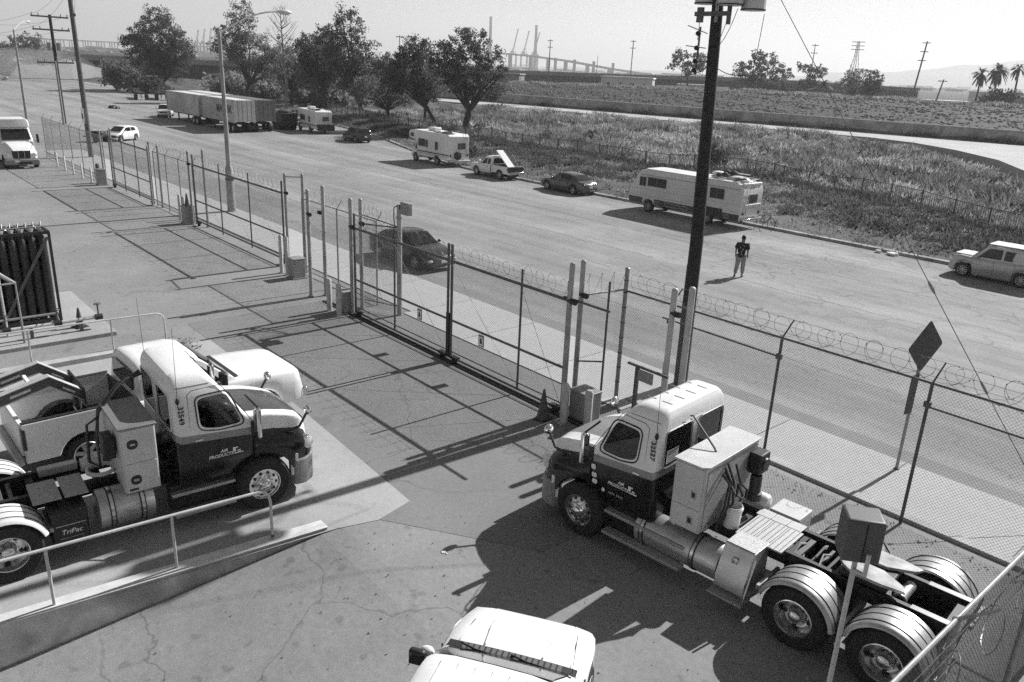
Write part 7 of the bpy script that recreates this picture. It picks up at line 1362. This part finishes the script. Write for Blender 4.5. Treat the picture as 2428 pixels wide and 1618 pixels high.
for k in range(22):
    a = R(169-.72*k); x, y = 2100*math.cos(a), 2100*math.sin(a); m.box(x-16, x+16, y-16, y+16, 20, 22); [m.box(x+q-.8, x+q+.8, y+q-.8, y+q+.8, 0, 20.5) for q in (-13, -4, 5, 13)]; m.box(x-14, x+14, y-12, y+12, 0, 5+2*((k*7) % 4))
obj('gantries', m, farconc, gt_)
# low buildings, tanks
for (x, y, z, sx, sy, sz, lb, mt) in ((-198, 226, 2.8, 9, 5, 3.2, 'pale flat storage tank in front of the viaduct', white2), (-176, 236, 2.8, 6, 4, 1.8, 'low pale shed right of the storage tank', white2), (-226, 190, 2.5, 8, 4, 3, 'grey box building left of the storage tank', farconc), (-250, 170, 2.5, 9, 4, 3.4, 'grey shed near the broad tree behind the levee', farconc), (-112, 262, 2.0, 14, 5, 1.6, 'long low white roof beyond the levee on the right', white2), (-98, 330, 2.0, 22, 7, 4.5, 'far white warehouse right of the pylon', white2), (-84, 300, 2.0, 16, 6, 3.6, 'far pale warehouse near the leaning pole', farconc), (-118, 214, 3.0, 3, 3, 2.6, 'small gabled hut under the far trees', farconc)):
    t = thing('far_building', lb, 'building', (x, y, z), R(35), 'low buildings beyond the levee'); obj('wall', MB().box(-sx, sx, -sy, sy, -1, sz), mt, t)
    m = MB(); m.prism([(-sx-.4, sz+.002), (sx+.4, sz+.002), (0, sz+sz*.35)] if sx < 4 else [(-sx-.4, sz+.002), (sx+.4, sz+.002), (sx+.2, sz+.4), (-sx-.2, sz+.4)], 'y', -sy-.4, sy+.4); obj('roof', m, white2 if mt is white2 else farconc, t)
    for q in np.linspace(-sx*.7, sx*.7, 4): obj('opening', MB().box(q-.5, q+.5, -sy-.03, -sy-.005, .2, min(1.6, sz*.7)), farsteel, t)
# distant low port skyline and hills
m = MB(); rr = random.Random(3)
sk = thing('port_sheds', 'hazy strip of far port sheds and stacked boxes along the horizon', 'port sheds'); sk['kind'] = 'stuff'
for k in range(120): a = R(rr.uniform(108, 172)); d = rr.uniform(1400, 3200); x, y = d*math.cos(a), d*math.sin(a); w = rr.uniform(8, 40); h = rr.uniform(3, 9); m.box(x-w, x+w, y-8, y+8, -2, h)
for k in range(160): a = R(rr.uniform(108, 172)); d = rr.uniform(900, 2600); x, y = d*math.cos(a), d*math.sin(a); m.ball((x, y, 1), (rr.uniform(5, 16), rr.uniform(4, 9), rr.uniform(3, 6)), 7, 4)
obj('sheds', m, farsteel, sk)
HP = [(-6000, 2600, 20), (-4200, 3600, 15), (-3000, 4100, 18), (-2564, 4292, 30), (-2191, 4494, 66), (-1849, 4645, 100), (-1668, 4713, 128), (-1541, 4756, 158), (-1200, 4850, 200), (-700, 4950, 250), (200, 5100, 260)]
m = MB(); rings = []
for i in range(len(HP)-1):
    for k in np.linspace(0, 1, 7)[:-1]: p = Vector(HP[i]).lerp(Vector(HP[i+1]), k); z = p.z+6*math.sin(p.x*.013)+4*math.sin(p.x*.031+1); q = Vector((p.x, p.y, 0)); d = q.normalized(); rings.append([tuple(q-d*900+Vector((0, 0, -3))), tuple(q-d*450+Vector((0, 0, z*.45))), tuple(q+Vector((0, 0, z))), tuple(q+d*700+Vector((0, 0, -3)))])
m.loft(rings, cap=False, closed=False); struct(obj('hills', m, hillm))
# ================================================================== HAZE
if True:
    hz = MB().box(-6200, 900, -700, 6200, -4.5, 260); o = obj('haze', hz, None, smooth=False); tag(o, 'pale even summer haze filling the air', 'haze', kind='stuff')
    m = bpy.data.materials.new('haze_air'); m.use_nodes = True; n = m.node_tree; n.nodes.clear(); vo = n.nodes.new('ShaderNodeVolumePrincipled'); vo.inputs['Density'].default_value = HAZE; vo.inputs['Color'].default_value = (.95, .95, .95, 1); vo.inputs['Anisotropy'].default_value = .3
    ou = n.nodes.new('ShaderNodeOutputMaterial'); n.links.new(vo.outputs[0], ou.inputs['Volume']); o.data.materials.clear(); o.data.materials.append(m)
